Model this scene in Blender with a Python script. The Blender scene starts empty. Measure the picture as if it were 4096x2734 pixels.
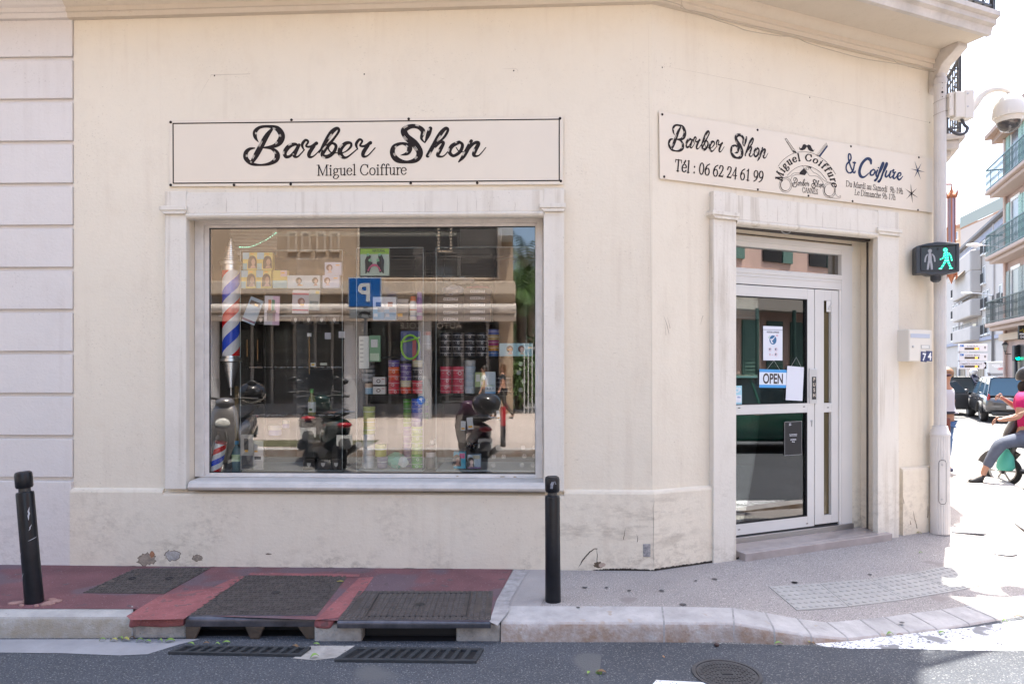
import bpy, bmesh, math, random
from math import sin, cos, pi, radians, sqrt, atan2, tan
from mathutils import Vector, Matrix
random.seed(7)
SC = bpy.context.scene
COL = SC.collection
# ---------------------------------------------------------------- camera, world, sun, exposure
F, CX, HY, H = 2730.7, 2048.0, 1473.5, 1.6        # photo geometry: focal length, principal column, horizon row, eye height
cam = bpy.data.objects.new("camera", bpy.data.cameras.new("camera")); COL.objects.link(cam)
cam.location = (0, 0, H); cam.rotation_euler = (pi/2, 0, 0)
cam.data.sensor_width = 36; cam.data.lens = F/4096*36
cam.data.shift_y = (HY-1367)/4096
cam.data.clip_start = .05; cam.data.clip_end = 2000
SC.camera = cam
SUN_AZ = (0.55, 0.835); SUN_EL = radians(68)
sl = bpy.data.lights.new("sun", 'SUN'); sl.energy = 3.5; sl.angle = radians(.55); sl.color = (1, .955, .88)
sun = bpy.data.objects.new("sun", sl); COL.objects.link(sun)
sd = Vector((SUN_AZ[0]*cos(SUN_EL), SUN_AZ[1]*cos(SUN_EL), sin(SUN_EL)))
sun.rotation_euler = sd.to_track_quat('Z', 'Y').to_euler()
w = bpy.data.worlds.new("World"); SC.world = w; w.use_nodes = True
nt = w.node_tree; bg = nt.nodes['Background']
sky = nt.nodes.new('ShaderNodeTexSky'); sky.sky_type = 'NISHITA'; sky.sun_disc = False
sky.sun_elevation = SUN_EL; sky.sun_rotation = atan2(SUN_AZ[0], SUN_AZ[1])
sky.dust_density = 3.5; sky.air_density = 1.0; sky.ozone_density = 1.0
nt.links.new(sky.outputs[0], bg.inputs[0]); bg.inputs[1].default_value = 0.128
SC.view_settings.view_transform = 'Standard'; SC.view_settings.look = 'None'
SC.view_settings.gamma = 1; SC.view_settings.exposure = 2.36
SC.cycles.use_denoising = True
SC.cycles.max_bounces = 8; SC.cycles.transparent_max_bounces = 24; SC.cycles.glossy_bounces = 4
SC.cycles.sample_clamp_indirect = 6
# ---------------------------------------------------------------- projection helpers (photo pixel -> real place)
def ray(px, py): return Vector(((px-CX)/F, 1.0, (HY-py)/F))
def Wp(px, py, Y): return Vector(((px-CX)/F*Y, Y, H+(HY-py)/F*Y))
def G(px, py, z=0.0):
    d = ray(px, py); t = (z-H)/d.z
    return Vector((d.x*t, t, z))
class Frame:
    def __init__(s, o, a):
        s.o = Vector((o[0], o[1], 0)); s.a = a
        s.ux = Vector((cos(a), sin(a), 0)); s.N = Vector((sin(a), -cos(a), 0))
        s.M = Matrix.Translation(s.o) @ Matrix.Rotation(a, 4, 'Z')
    def sz(s, px, py, n=0.0):
        d = ray(px, py); C = Vector((0, 0, H))
        t = (n-(C-s.o).dot(s.N))/d.dot(s.N)
        P = C+d*t
        return (P-s.o).dot(s.ux), P.z
    def w(s, x, n, z=0.0): return s.o+s.ux*x+s.N*n+Vector((0, 0, z))
FA = -math.atan(.029)
FR = Frame((0, 5.473), FA)
cs = FR.sz(2610, 1400)[0]
CORNER = FR.w(cs, 0)
DG = Frame((CORNER.x, CORNER.y), radians(23.5))
def refl(px, py, V, n=-.16):              # where something seen mirrored in the shop window really stands
    M_ = Wp(px, py, V); d = (M_-FR.o).dot(FR.N)-n
    return M_-FR.N*2*d
# ---------------------------------------------------------------- materials
MT = {}
def _n(nt, t, **k):
    n = nt.nodes.new(t)
    for a, b in k.items(): setattr(n, a, b)
    return n
def mat(name, col, rough=.6, metal=0, var=.0, vs=3.0, bump=0, bs=60, spec=.5, coat=0, speck=None, sp_s=220, emit=None, es=1, alpha=1, stretch=None, trans=0, ior=1.5, var2=None):
    if name in MT: return MT[name]
    m = bpy.data.materials.new(name); m.use_nodes = True; nt = m.node_tree
    b = nt.nodes['Principled BSDF']; L = nt.links
    b.inputs['Roughness'].default_value = rough; b.inputs['Metallic'].default_value = metal
    b.inputs['Specular IOR Level'].default_value = spec; b.inputs['Coat Weight'].default_value = coat
    b.inputs['Transmission Weight'].default_value = trans; b.inputs['IOR'].default_value = ior
    b.inputs['Alpha'].default_value = alpha
    c = (*col, 1); b.inputs['Base Color'].default_value = c
    geo = _n(nt, 'ShaderNodeTexCoord'); src = geo.outputs['Object']
    if stretch:
        mp = _n(nt, 'ShaderNodeMapping'); mp.inputs['Scale'].default_value = stretch
        L.new(src, mp.inputs[0]); src = mp.outputs[0]
    last = None
    if var:
        no = _n(nt, 'ShaderNodeTexNoise'); no.inputs['Scale'].default_value = vs; no.inputs['Detail'].default_value = 6; no.inputs['Roughness'].default_value = .6
        L.new(src, no.inputs['Vector'])
        cr = _n(nt, 'ShaderNodeValToRGB'); cr.color_ramp.elements[0].position = .3; cr.color_ramp.elements[1].position = .7
        lo = var2 if var2 else tuple(x*(1-var) for x in col)
        cr.color_ramp.elements[0].color = (*lo, 1); cr.color_ramp.elements[1].color = tuple(min(1, x*(1+var*.5)) for x in col)+(1,)
        L.new(no.outputs[0], cr.inputs[0]); last = cr.outputs[0]
        L.new(last, b.inputs['Base Color'])
    if speck:
        for i, (sc_, thr, sc_col) in enumerate(speck):
            n2 = _n(nt, 'ShaderNodeTexNoise'); n2.inputs['Scale'].default_value = sc_; n2.inputs['Detail'].default_value = 2
            L.new(geo.outputs['Object'], n2.inputs['Vector'])
            r2 = _n(nt, 'ShaderNodeValToRGB'); r2.color_ramp.elements[0].position = thr; r2.color_ramp.elements[1].position = thr+.05
            L.new(n2.outputs[0], r2.inputs[0])
            mx = _n(nt, 'ShaderNodeMix', data_type='RGBA'); L.new(r2.outputs[0], mx.inputs[0])
            if last: L.new(last, mx.inputs[6])
            else: mx.inputs[6].default_value = c
            mx.inputs[7].default_value = (*sc_col, 1); last = mx.outputs[2]
            L.new(last, b.inputs['Base Color'])
    if bump:
        n3 = _n(nt, 'ShaderNodeTexNoise'); n3.inputs['Scale'].default_value = bs; n3.inputs['Detail'].default_value = 5
        L.new(src, n3.inputs['Vector'])
        bp = _n(nt, 'ShaderNodeBump'); bp.inputs['Strength'].default_value = bump; bp.inputs['Distance'].default_value = .01
        L.new(n3.outputs[0], bp.inputs['Height']); L.new(bp.outputs[0], b.inputs['Normal'])
    if emit:
        b.inputs['Emission Color'].default_value = (*emit, 1); b.inputs['Emission Strength'].default_value = es
    MT[name] = m
    return m
def glass(name, refl_=.1, tint=(1, 1, 1), rough=0.0):
    if name in MT: return MT[name]
    m = bpy.data.materials.new(name); m.use_nodes = True; nt = m.node_tree; nt.nodes.clear(); L = nt.links
    o = _n(nt, 'ShaderNodeOutputMaterial'); mx = _n(nt, 'ShaderNodeMixShader')
    t = _n(nt, 'ShaderNodeBsdfTransparent'); t.inputs[0].default_value = (*tint, 1)
    g = _n(nt, 'ShaderNodeBsdfGlossy'); g.inputs['Roughness'].default_value = rough
    fr = _n(nt, 'ShaderNodeFresnel'); fr.inputs[0].default_value = 1.45
    ad = _n(nt, 'ShaderNodeMath', operation='ADD', use_clamp=True); ad.inputs[1].default_value = refl_
    L.new(fr.outputs[0], ad.inputs[0]); L.new(ad.outputs[0], mx.inputs[0])
    L.new(t.outputs[0], mx.inputs[1]); L.new(g.outputs[0], mx.inputs[2]); L.new(mx.outputs[0], o.inputs[0])
    MT[name] = m
    return m
def face_dirt(m, col, lo=.35, hi=.8):
    nt = m.node_tree; L = nt.links; b = nt.nodes['Principled BSDF']; src = b.inputs['Base Color'].links[0].from_socket
    g = _n(nt, 'ShaderNodeNewGeometry'); sx = _n(nt, 'ShaderNodeSeparateXYZ'); L.new(g.outputs['True Normal'], sx.inputs[0])
    r = _n(nt, 'ShaderNodeMapRange'); r.inputs[1].default_value = hi; r.inputs[2].default_value = lo; L.new(sx.outputs[2], r.inputs[0])
    no = _n(nt, 'ShaderNodeTexNoise'); no.inputs['Scale'].default_value = 7; no.inputs['Detail'].default_value = 8; no.inputs['Roughness'].default_value = .75; L.new(g.outputs['Position'], no.inputs['Vector'])
    r2 = _n(nt, 'ShaderNodeMapRange'); r2.inputs[1].default_value = .3; r2.inputs[2].default_value = .6; L.new(no.outputs[0], r2.inputs[0])
    mu = _n(nt, 'ShaderNodeMath', operation='MULTIPLY'); L.new(r.outputs[0], mu.inputs[0]); L.new(r2.outputs[0], mu.inputs[1])
    mx = _n(nt, 'ShaderNodeMix', data_type='RGBA'); L.new(mu.outputs[0], mx.inputs[0]); L.new(src, mx.inputs[6]); mx.inputs[7].default_value = (*col, 1); L.new(mx.outputs[2], b.inputs['Base Color'])
def plaster(name, col, dirt, dirt_amt=.5, streak=.25, low=None):
    """painted render: broad patchiness, vertical run-off streaks, small scuffs, grime spots near the foot"""
    if name in MT: return MT[name]
    m = bpy.data.materials.new(name); m.use_nodes = True; nt = m.node_tree; L = nt.links
    b = nt.nodes['Principled BSDF']; b.inputs['Roughness'].default_value = .85; b.inputs['Specular IOR Level'].default_value = .25
    g = _n(nt, 'ShaderNodeNewGeometry'); P = g.outputs['Position']
    def noise(scale, det=5, st=(1, 1, 1), ro=.6):
        mp = _n(nt, 'ShaderNodeMapping'); mp.inputs['Scale'].default_value = st; L.new(P, mp.inputs[0])
        n = _n(nt, 'ShaderNodeTexNoise'); n.inputs['Scale'].default_value = scale; n.inputs['Detail'].default_value = det; n.inputs['Roughness'].default_value = ro
        L.new(mp.outputs[0], n.inputs['Vector']); return n.outputs[0]
    def ramp(v, a, b_, lo=0, hi=1):
        r = _n(nt, 'ShaderNodeMapRange'); r.inputs[1].default_value = a; r.inputs[2].default_value = b_; r.inputs[3].default_value = lo; r.inputs[4].default_value = hi
        L.new(v, r.inputs[0]); return r.outputs[0]
    def math_(op, a, b_):
        k = _n(nt, 'ShaderNodeMath', operation=op)
        for i, v in enumerate((a, b_)):
            if isinstance(v, (int, float)): k.inputs[i].default_value = v
            else: L.new(v, k.inputs[i])
        return k.outputs[0]
    def mix(f, a, b_):
        k = _n(nt, 'ShaderNodeMix', data_type='RGBA')
        if isinstance(f, (int, float)): k.inputs[0].default_value = f
        else: L.new(f, k.inputs[0])
        for i, v in ((6, a), (7, b_)):
            if isinstance(v, tuple): k.inputs[i].default_value = (*v, 1)
            else: L.new(v, k.inputs[i])
        return k.outputs[2]
    c = mix(ramp(noise(1.1, 6), .35, .68), col, tuple(x*.96 for x in col))
    c = mix(ramp(noise(5, 8, (1, 1, .6), .7), .5, .8, 0, .16), c, dirt)
    st = math_('MULTIPLY', ramp(noise(13, 4, (1, 1, .05)), .53, .66), ramp(noise(1.3, 3), .38, .6))
    c = mix(math_('MULTIPLY', st, streak), c, dirt)
    c = mix(math_('MULTIPLY', ramp(noise(60, 3, (1, 1, 1.2)), .62, .7), ramp(noise(2.1, 3), .45, .62, 0, .35)), c, tuple(x*.7 for x in dirt))
    sp = math_('MULTIPLY', ramp(noise(34, 5, (1, 1, 1.8), .75), .6, .72), ramp(noise(1.7, 3), .48, .66))
    c = mix(math_('MULTIPLY', sp, dirt_amt), c, tuple(x*.6 for x in dirt))
    sx = _n(nt, 'ShaderNodeSeparateXYZ'); L.new(P, sx.inputs[0])
    z = sx.outputs[2]
    foot = ramp(z, .75, 0.0)
    ft = math_('MULTIPLY', foot, ramp(noise(12, 7, (1, 1, 1.6), .75), .46, .66))
    ft = math_('MULTIPLY', ft, ramp(noise(1.6, 2), .42, .6))
    c = mix(math_('MULTIPLY', ft, dirt_amt*1.2), c, tuple(x*.55 for x in dirt))
    if low:      # scuffed band on the plinth beside the bollard
        mx_ = math_('MULTIPLY', ramp(sx.outputs[0], low[0], low[0]+.25), ramp(sx.outputs[0], low[1]+.25, low[1]))
        band = math_('MULTIPLY', mx_, math_('MULTIPLY', ramp(z, .66, .5), ramp(z, .1, .25)))
        sc = ramp(noise(2.6, 7, (1, 1, 3.2), .68), .5, .62)
        c = mix(math_('MULTIPLY', math_('MULTIPLY', band, sc), .38), c, tuple(x*.5 for x in dirt))
    L.new(c, b.inputs['Base Color'])
    bp = _n(nt, 'ShaderNodeBump'); bp.inputs['Strength'].default_value = .28; bp.inputs['Distance'].default_value = .008
    L.new(math_('ADD', noise(45, 6), noise(7, 4, (1, 1, 2.5))), bp.inputs['Height']); L.new(bp.outputs[0], b.inputs['Normal'])
    MT[name] = m
    return m
M_WALL = plaster('cream_render', (.72, .64, .515), (.45, .34, .25), .5, .14, (.15, 1.35))
M_SURR = plaster('surround_render', (.69, .635, .55), (.38, .31, .23), .45, .5)
M_WHITE_WALL = plaster('white_render', (.67, .62, .575), (.45, .38, .33), .35, .12)
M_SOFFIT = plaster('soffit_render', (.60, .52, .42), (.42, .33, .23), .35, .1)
M_STONE = mat('balcony_stone', (.55, .50, .45), .8, var=.25, vs=4, bump=.3, bs=30)
M_PVC = mat('white_pvc', (.62, .60, .565), .35, var=.05, vs=2)
M_WPAINT = mat('white_wood_paint', (.68, .63, .58), .55, var=.14, vs=9, bump=.15, bs=25)
M_SILL = mat('sill_paint', (.56, .52, .475), .6, var=.14, vs=8, bump=.15, bs=30)
M_BLACK = mat('black_gap', (.012, .012, .014), .6)
M_DARK = mat('dark_rubber', (.03, .03, .033), .5)
M_GLASS = glass('window_glass', .075)
M_GLASS_D = glass('door_glass', .12, (.75, .78, .76))
M_ACRYL = glass('clear_acrylic', .0, (.96, .97, .97))
M_CHROME = mat('chrome', (.8, .8, .8), .12, 1)
M_STEEL = mat('brushed_steel', (.45, .45, .46), .35, 1)
M_SIGN = mat('sign_cream', (.68, .595, .48), .35, var=.03, vs=1.5)
M_INK = mat('sign_ink', (.014, .008, .006), .45, spec=.2)
M_BLUEINK = mat('blue_ink', (.012, .026, .075), .45, spec=.2)
M_WHITE = mat('white_plastic', (.78, .77, .75), .4)
M_IRON = mat('cast_iron', (.085, .072, .066), .55, .35, var=.35, vs=12, bump=.35, bs=70)
M_IRON2 = mat('grate_iron', (.055, .06, .065), .5, .4, var=.3, vs=12, bump=.3, bs=80)
# ---------------------------------------------------------------- mesh builder
class MB:
    def __init__(s, T=None): s.v = []; s.f = []; s.m = []; s.k = 0; s.T = T
    def add(s, vs, fs):
        o = len(s.v)
        for p in vs:
            p = Vector(p); s.v.append(s.T @ p if s.T else p)
        for f in fs: s.f.append([o+i for i in f]); s.m.append(s.k)
        return s
    def box(s, x0, x1, y0, y1, z0, z1, M=None):
        x0, x1 = sorted((x0, x1)); y0, y1 = sorted((y0, y1)); z0, z1 = sorted((z0, z1))
        vs = [Vector(p) for p in ((x0, y0, z0), (x1, y0, z0), (x1, y1, z0), (x0, y1, z0), (x0, y0, z1), (x1, y0, z1), (x1, y1, z1), (x0, y1, z1))]
        if M: vs = [M @ v for v in vs]
        return s.add(vs, ((0, 3, 2, 1), (4, 5, 6, 7), (0, 1, 5, 4), (1, 2, 6, 5), (2, 3, 7, 6), (3, 0, 4, 7)))
    def hexa(s, a, b):       # a,b: two quads (loops of 4 pts) joined
        return s.add(list(a)+list(b), ((3, 2, 1, 0), (4, 5, 6, 7), (0, 1, 5, 4), (1, 2, 6, 5), (2, 3, 7, 6), (3, 0, 4, 7)))
    def prism(s, pts, d, plane='xz', o=0.0):   # extrude polygon pts (a,b) along the third axis from o to o+d
        n = len(pts)
        def P(a, b, c): return {'xz': (a, c, b), 'xy': (a, b, c), 'yz': (c, a, b)}[plane]
        vs = [P(a, b, o) for a, b in pts]+[P(a, b, o+d) for a, b in pts]
        fs = [list(range(n))[::-1], [n+i for i in range(n)]]+[[i, (i+1) % n, n+(i+1) % n, n+i] for i in range(n)]
        return s.add(vs, fs)
    def poly(s, pts): return s.add(pts, [list(range(len(pts)))])
    def tube(s, path, r, seg=10, caps=True, flat=None, up=None):
        path = [Vector(p) for p in path]; n = len(path); rs = r if isinstance(r, (list, tuple)) else [r]*n
        rings = []; prev = None
        for i, p in enumerate(path):
            t = (path[min(i+1, n-1)]-path[max(i-1, 0)])
            t = t.normalized() if t.length > 1e-9 else Vector((0, 0, 1))
            if prev is None:
                a = Vector(up) if up else (Vector((0, 0, 1)) if abs(t.z) < .9 else Vector((0, 1, 0)))
                x = (a-t*a.dot(t)).normalized()
            else: x = (prev-t*prev.dot(t)).normalized()
            prev = x; y = t.cross(x); q = rs[i]; qa, qb = q if isinstance(q, (list, tuple)) else (q, q)
            rings.append([p+x*cos(2*pi*k/seg)*qa+y*sin(2*pi*k/seg)*qb for k in range(seg)])
        vs = [v for rr in rings for v in rr]; fs = []
        for i in range(n-1):
            for k in range(seg):
                k2 = (k+1) % seg; fs.append((i*seg+k, i*seg+k2, (i+1)*seg+k2, (i+1)*seg+k))
        if caps: fs.append(tuple(range(seg))[::-1]); fs.append(tuple((n-1)*seg+k for k in range(seg)))
        return s.add(vs, fs)
    def lathe(s, prof, c=(0, 0, 0), seg=20, M=None, caps=True):     # prof [(r,z)]
        vs = []; fs = []; n = len(prof)
        for r, z in prof:
            for k in range(seg): vs.append(Vector((c[0]+r*cos(2*pi*k/seg), c[1]+r*sin(2*pi*k/seg), c[2]+z)))
        if M: vs = [M @ v for v in vs]
        for i in range(n-1):
            for k in range(seg):
                k2 = (k+1) % seg; fs.append((i*seg+k, i*seg+k2, (i+1)*seg+k2, (i+1)*seg+k))
        if caps: fs.append(tuple(range(seg))[::-1]); fs.append(tuple((n-1)*seg+k for k in range(seg)))
        return s.add(vs, fs)
    def ell(s, c, r, su=16, sv=10, M=None):
        prof = [(max(1e-4, sin(pi*i/sv)), -cos(pi*i/sv)) for i in range(sv+1)]
        vs = []; fs = []
        for a, z in prof:
            for k in range(su): vs.append(Vector((r[0]*a*cos(2*pi*k/su), r[1]*a*sin(2*pi*k/su), r[2]*z)))
        if M: vs = [M @ v for v in vs]
        vs = [v+Vector(c) for v in vs]
        for i in range(sv):
            for k in range(su):
                k2 = (k+1) % su; fs.append((i*su+k, i*su+k2, (i+1)*su+k2, (i+1)*su+k))
        return s.add(vs, fs)
    def build(s, name, m, parent=None, smooth=False, bevel=0, bseg=2, world=None):
        me = bpy.data.meshes.new(name); me.from_pydata([tuple(v) for v in s.v], [], s.f)
        ms = m if isinstance(m, (list, tuple)) else [m]
        for q in ms: me.materials.append(q)
        if len(ms) > 1: me.polygons.foreach_set('material_index', s.m)
        if smooth:
            me.polygons.foreach_set('use_smooth', [True]*len(me.polygons))
            try: me.set_sharp_from_angle(angle=radians(40))
            except Exception: pass
        me.update()
        o = bpy.data.objects.new(name, me); COL.objects.link(o)
        if parent: o.parent = parent
        if world is not None: o.matrix_world = world
        if bevel:
            b = o.modifiers.new('bevel', 'BEVEL'); b.width = bevel; b.segments = bseg; b.limit_method = 'ANGLE'; b.angle_limit = radians(40)
        return o
def tag(o, label=None, cat=None, group=None, kind=None):
    if label: o['label'] = label
    if cat: o['category'] = cat
    if group: o['group'] = group
    if kind: o['kind'] = kind
    return o
def thing(name, label, cat, M=None, group=None, loc=None, rz=0):
    o = bpy.data.objects.new(name, None); COL.objects.link(o); o.empty_display_size = .1
    if M is not None: o.matrix_world = M
    if loc is not None: o.location = loc; o.rotation_euler = (0, 0, rz)
    return tag(o, label, cat, group)
def copy_tree(o, parent=None):
    c = o.copy(); COL.objects.link(c)
    if parent: c.parent = parent
    for ch in [x for x in KIDS.get(o.name, [])]: copy_tree(ch, c)
    return c
KIDS = {}
def index_kids():
    KIDS.clear()
    for o in bpy.data.objects:
        if o.parent: KIDS.setdefault(o.parent.name, []).append(o)
def struct(o): o['kind'] = 'structure'; return o
def sweep(mb, prof, line, zoff=None, closed=False, cap=True):
    """profile [(n outward, z)] swept along a plan polyline (outward = right-hand side of travel), mitred"""
    L_ = [Vector((p[0], p[1])) for p in line]; n = len(L_); rings = []
    for i in range(n):
        d0 = (L_[i]-L_[i-1]).normalized() if i else (L_[1]-L_[0]).normalized()
        d1 = (L_[i+1]-L_[i]).normalized() if i < n-1 else d0
        n0 = Vector((d0.y, -d0.x)); n1 = Vector((d1.y, -d1.x)); m = (n0+n1); m = m/(m.dot(n0)) if m.length > 1e-6 else n0
        zo = zoff[i] if zoff else 0
        rings.append([Vector((L_[i].x+m.x*a, L_[i].y+m.y*a, z+zo)) for a, z in prof])
    k = len(prof); fs = []
    for i in range(n-1):
        for j in range(k-1 if not closed else k):
            j2 = (j+1) % k; fs.append((i*k+j, (i+1)*k+j, (i+1)*k+j2, i*k+j2))
    if closed and cap: fs.append(tuple(range(k))); fs.append(tuple((n-1)*k+j for j in range(k))[::-1])
    mb.add([v for r in rings for v in r], fs)
# ---------------------------------------------------------------- lettering
def spline(pts, closed=False, sub=8):
    out = []; n = len(pts)
    for i in range(n if closed else n-1):
        if closed: p = [pts[(i+j-1) % n] for j in range(4)]
        else: p = [pts[max(0, i-1)], pts[i], pts[i+1], pts[min(n-1, i+2)]]
        for k in range(sub):
            t = k/sub
            out.append(tuple(.5*((2*p[1][q])+(-p[0][q]+p[2][q])*t+(2*p[0][q]-5*p[1][q]+4*p[2][q]-p[3][q])*t*t+(-p[0][q]+3*p[1][q]-3*p[2][q]+p[3][q])*t**3) for q in range(len(pts[0]))))
    if not closed: out.append(tuple(pts[-1]))
    return out
def ribbon(mb, pts, X, eps=0.0, closed=False):
    """pts [(x,y,w)] -> flat ribbon with round ends; X maps (x,y,eps) to 3-D"""
    n = len(pts); Lf = []; Rt = []
    for i, (x, y, w_) in enumerate(pts):
        a = pts[(i-1) % n] if closed or i else pts[0]; b = pts[(i+1) % n] if closed or i < n-1 else pts[-1]
        dx, dy = b[0]-a[0], b[1]-a[1]; l = math.hypot(dx, dy) or 1; nx, ny = -dy/l*w_/2, dx/l*w_/2
        Lf.append((x+nx, y+ny)); Rt.append((x-nx, y-ny))
    vs = [X(*p, eps) for p in Lf]+[X(*p, eps) for p in Rt]
    m_ = n if closed else n-1
    fs = [(i, (i+1) % n, n+(i+1) % n, n+i) for i in range(m_)]
    mb.add(vs, fs)
    if not closed:
        for e in (0, n-1):
            x, y, w_ = pts[e]
            if w_ > 1e-9: mb.poly([X(x+cos(2*pi*k/10)*w_/2, y+sin(2*pi*k/10)*w_/2, eps+1e-5) for k in range(10)])
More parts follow.
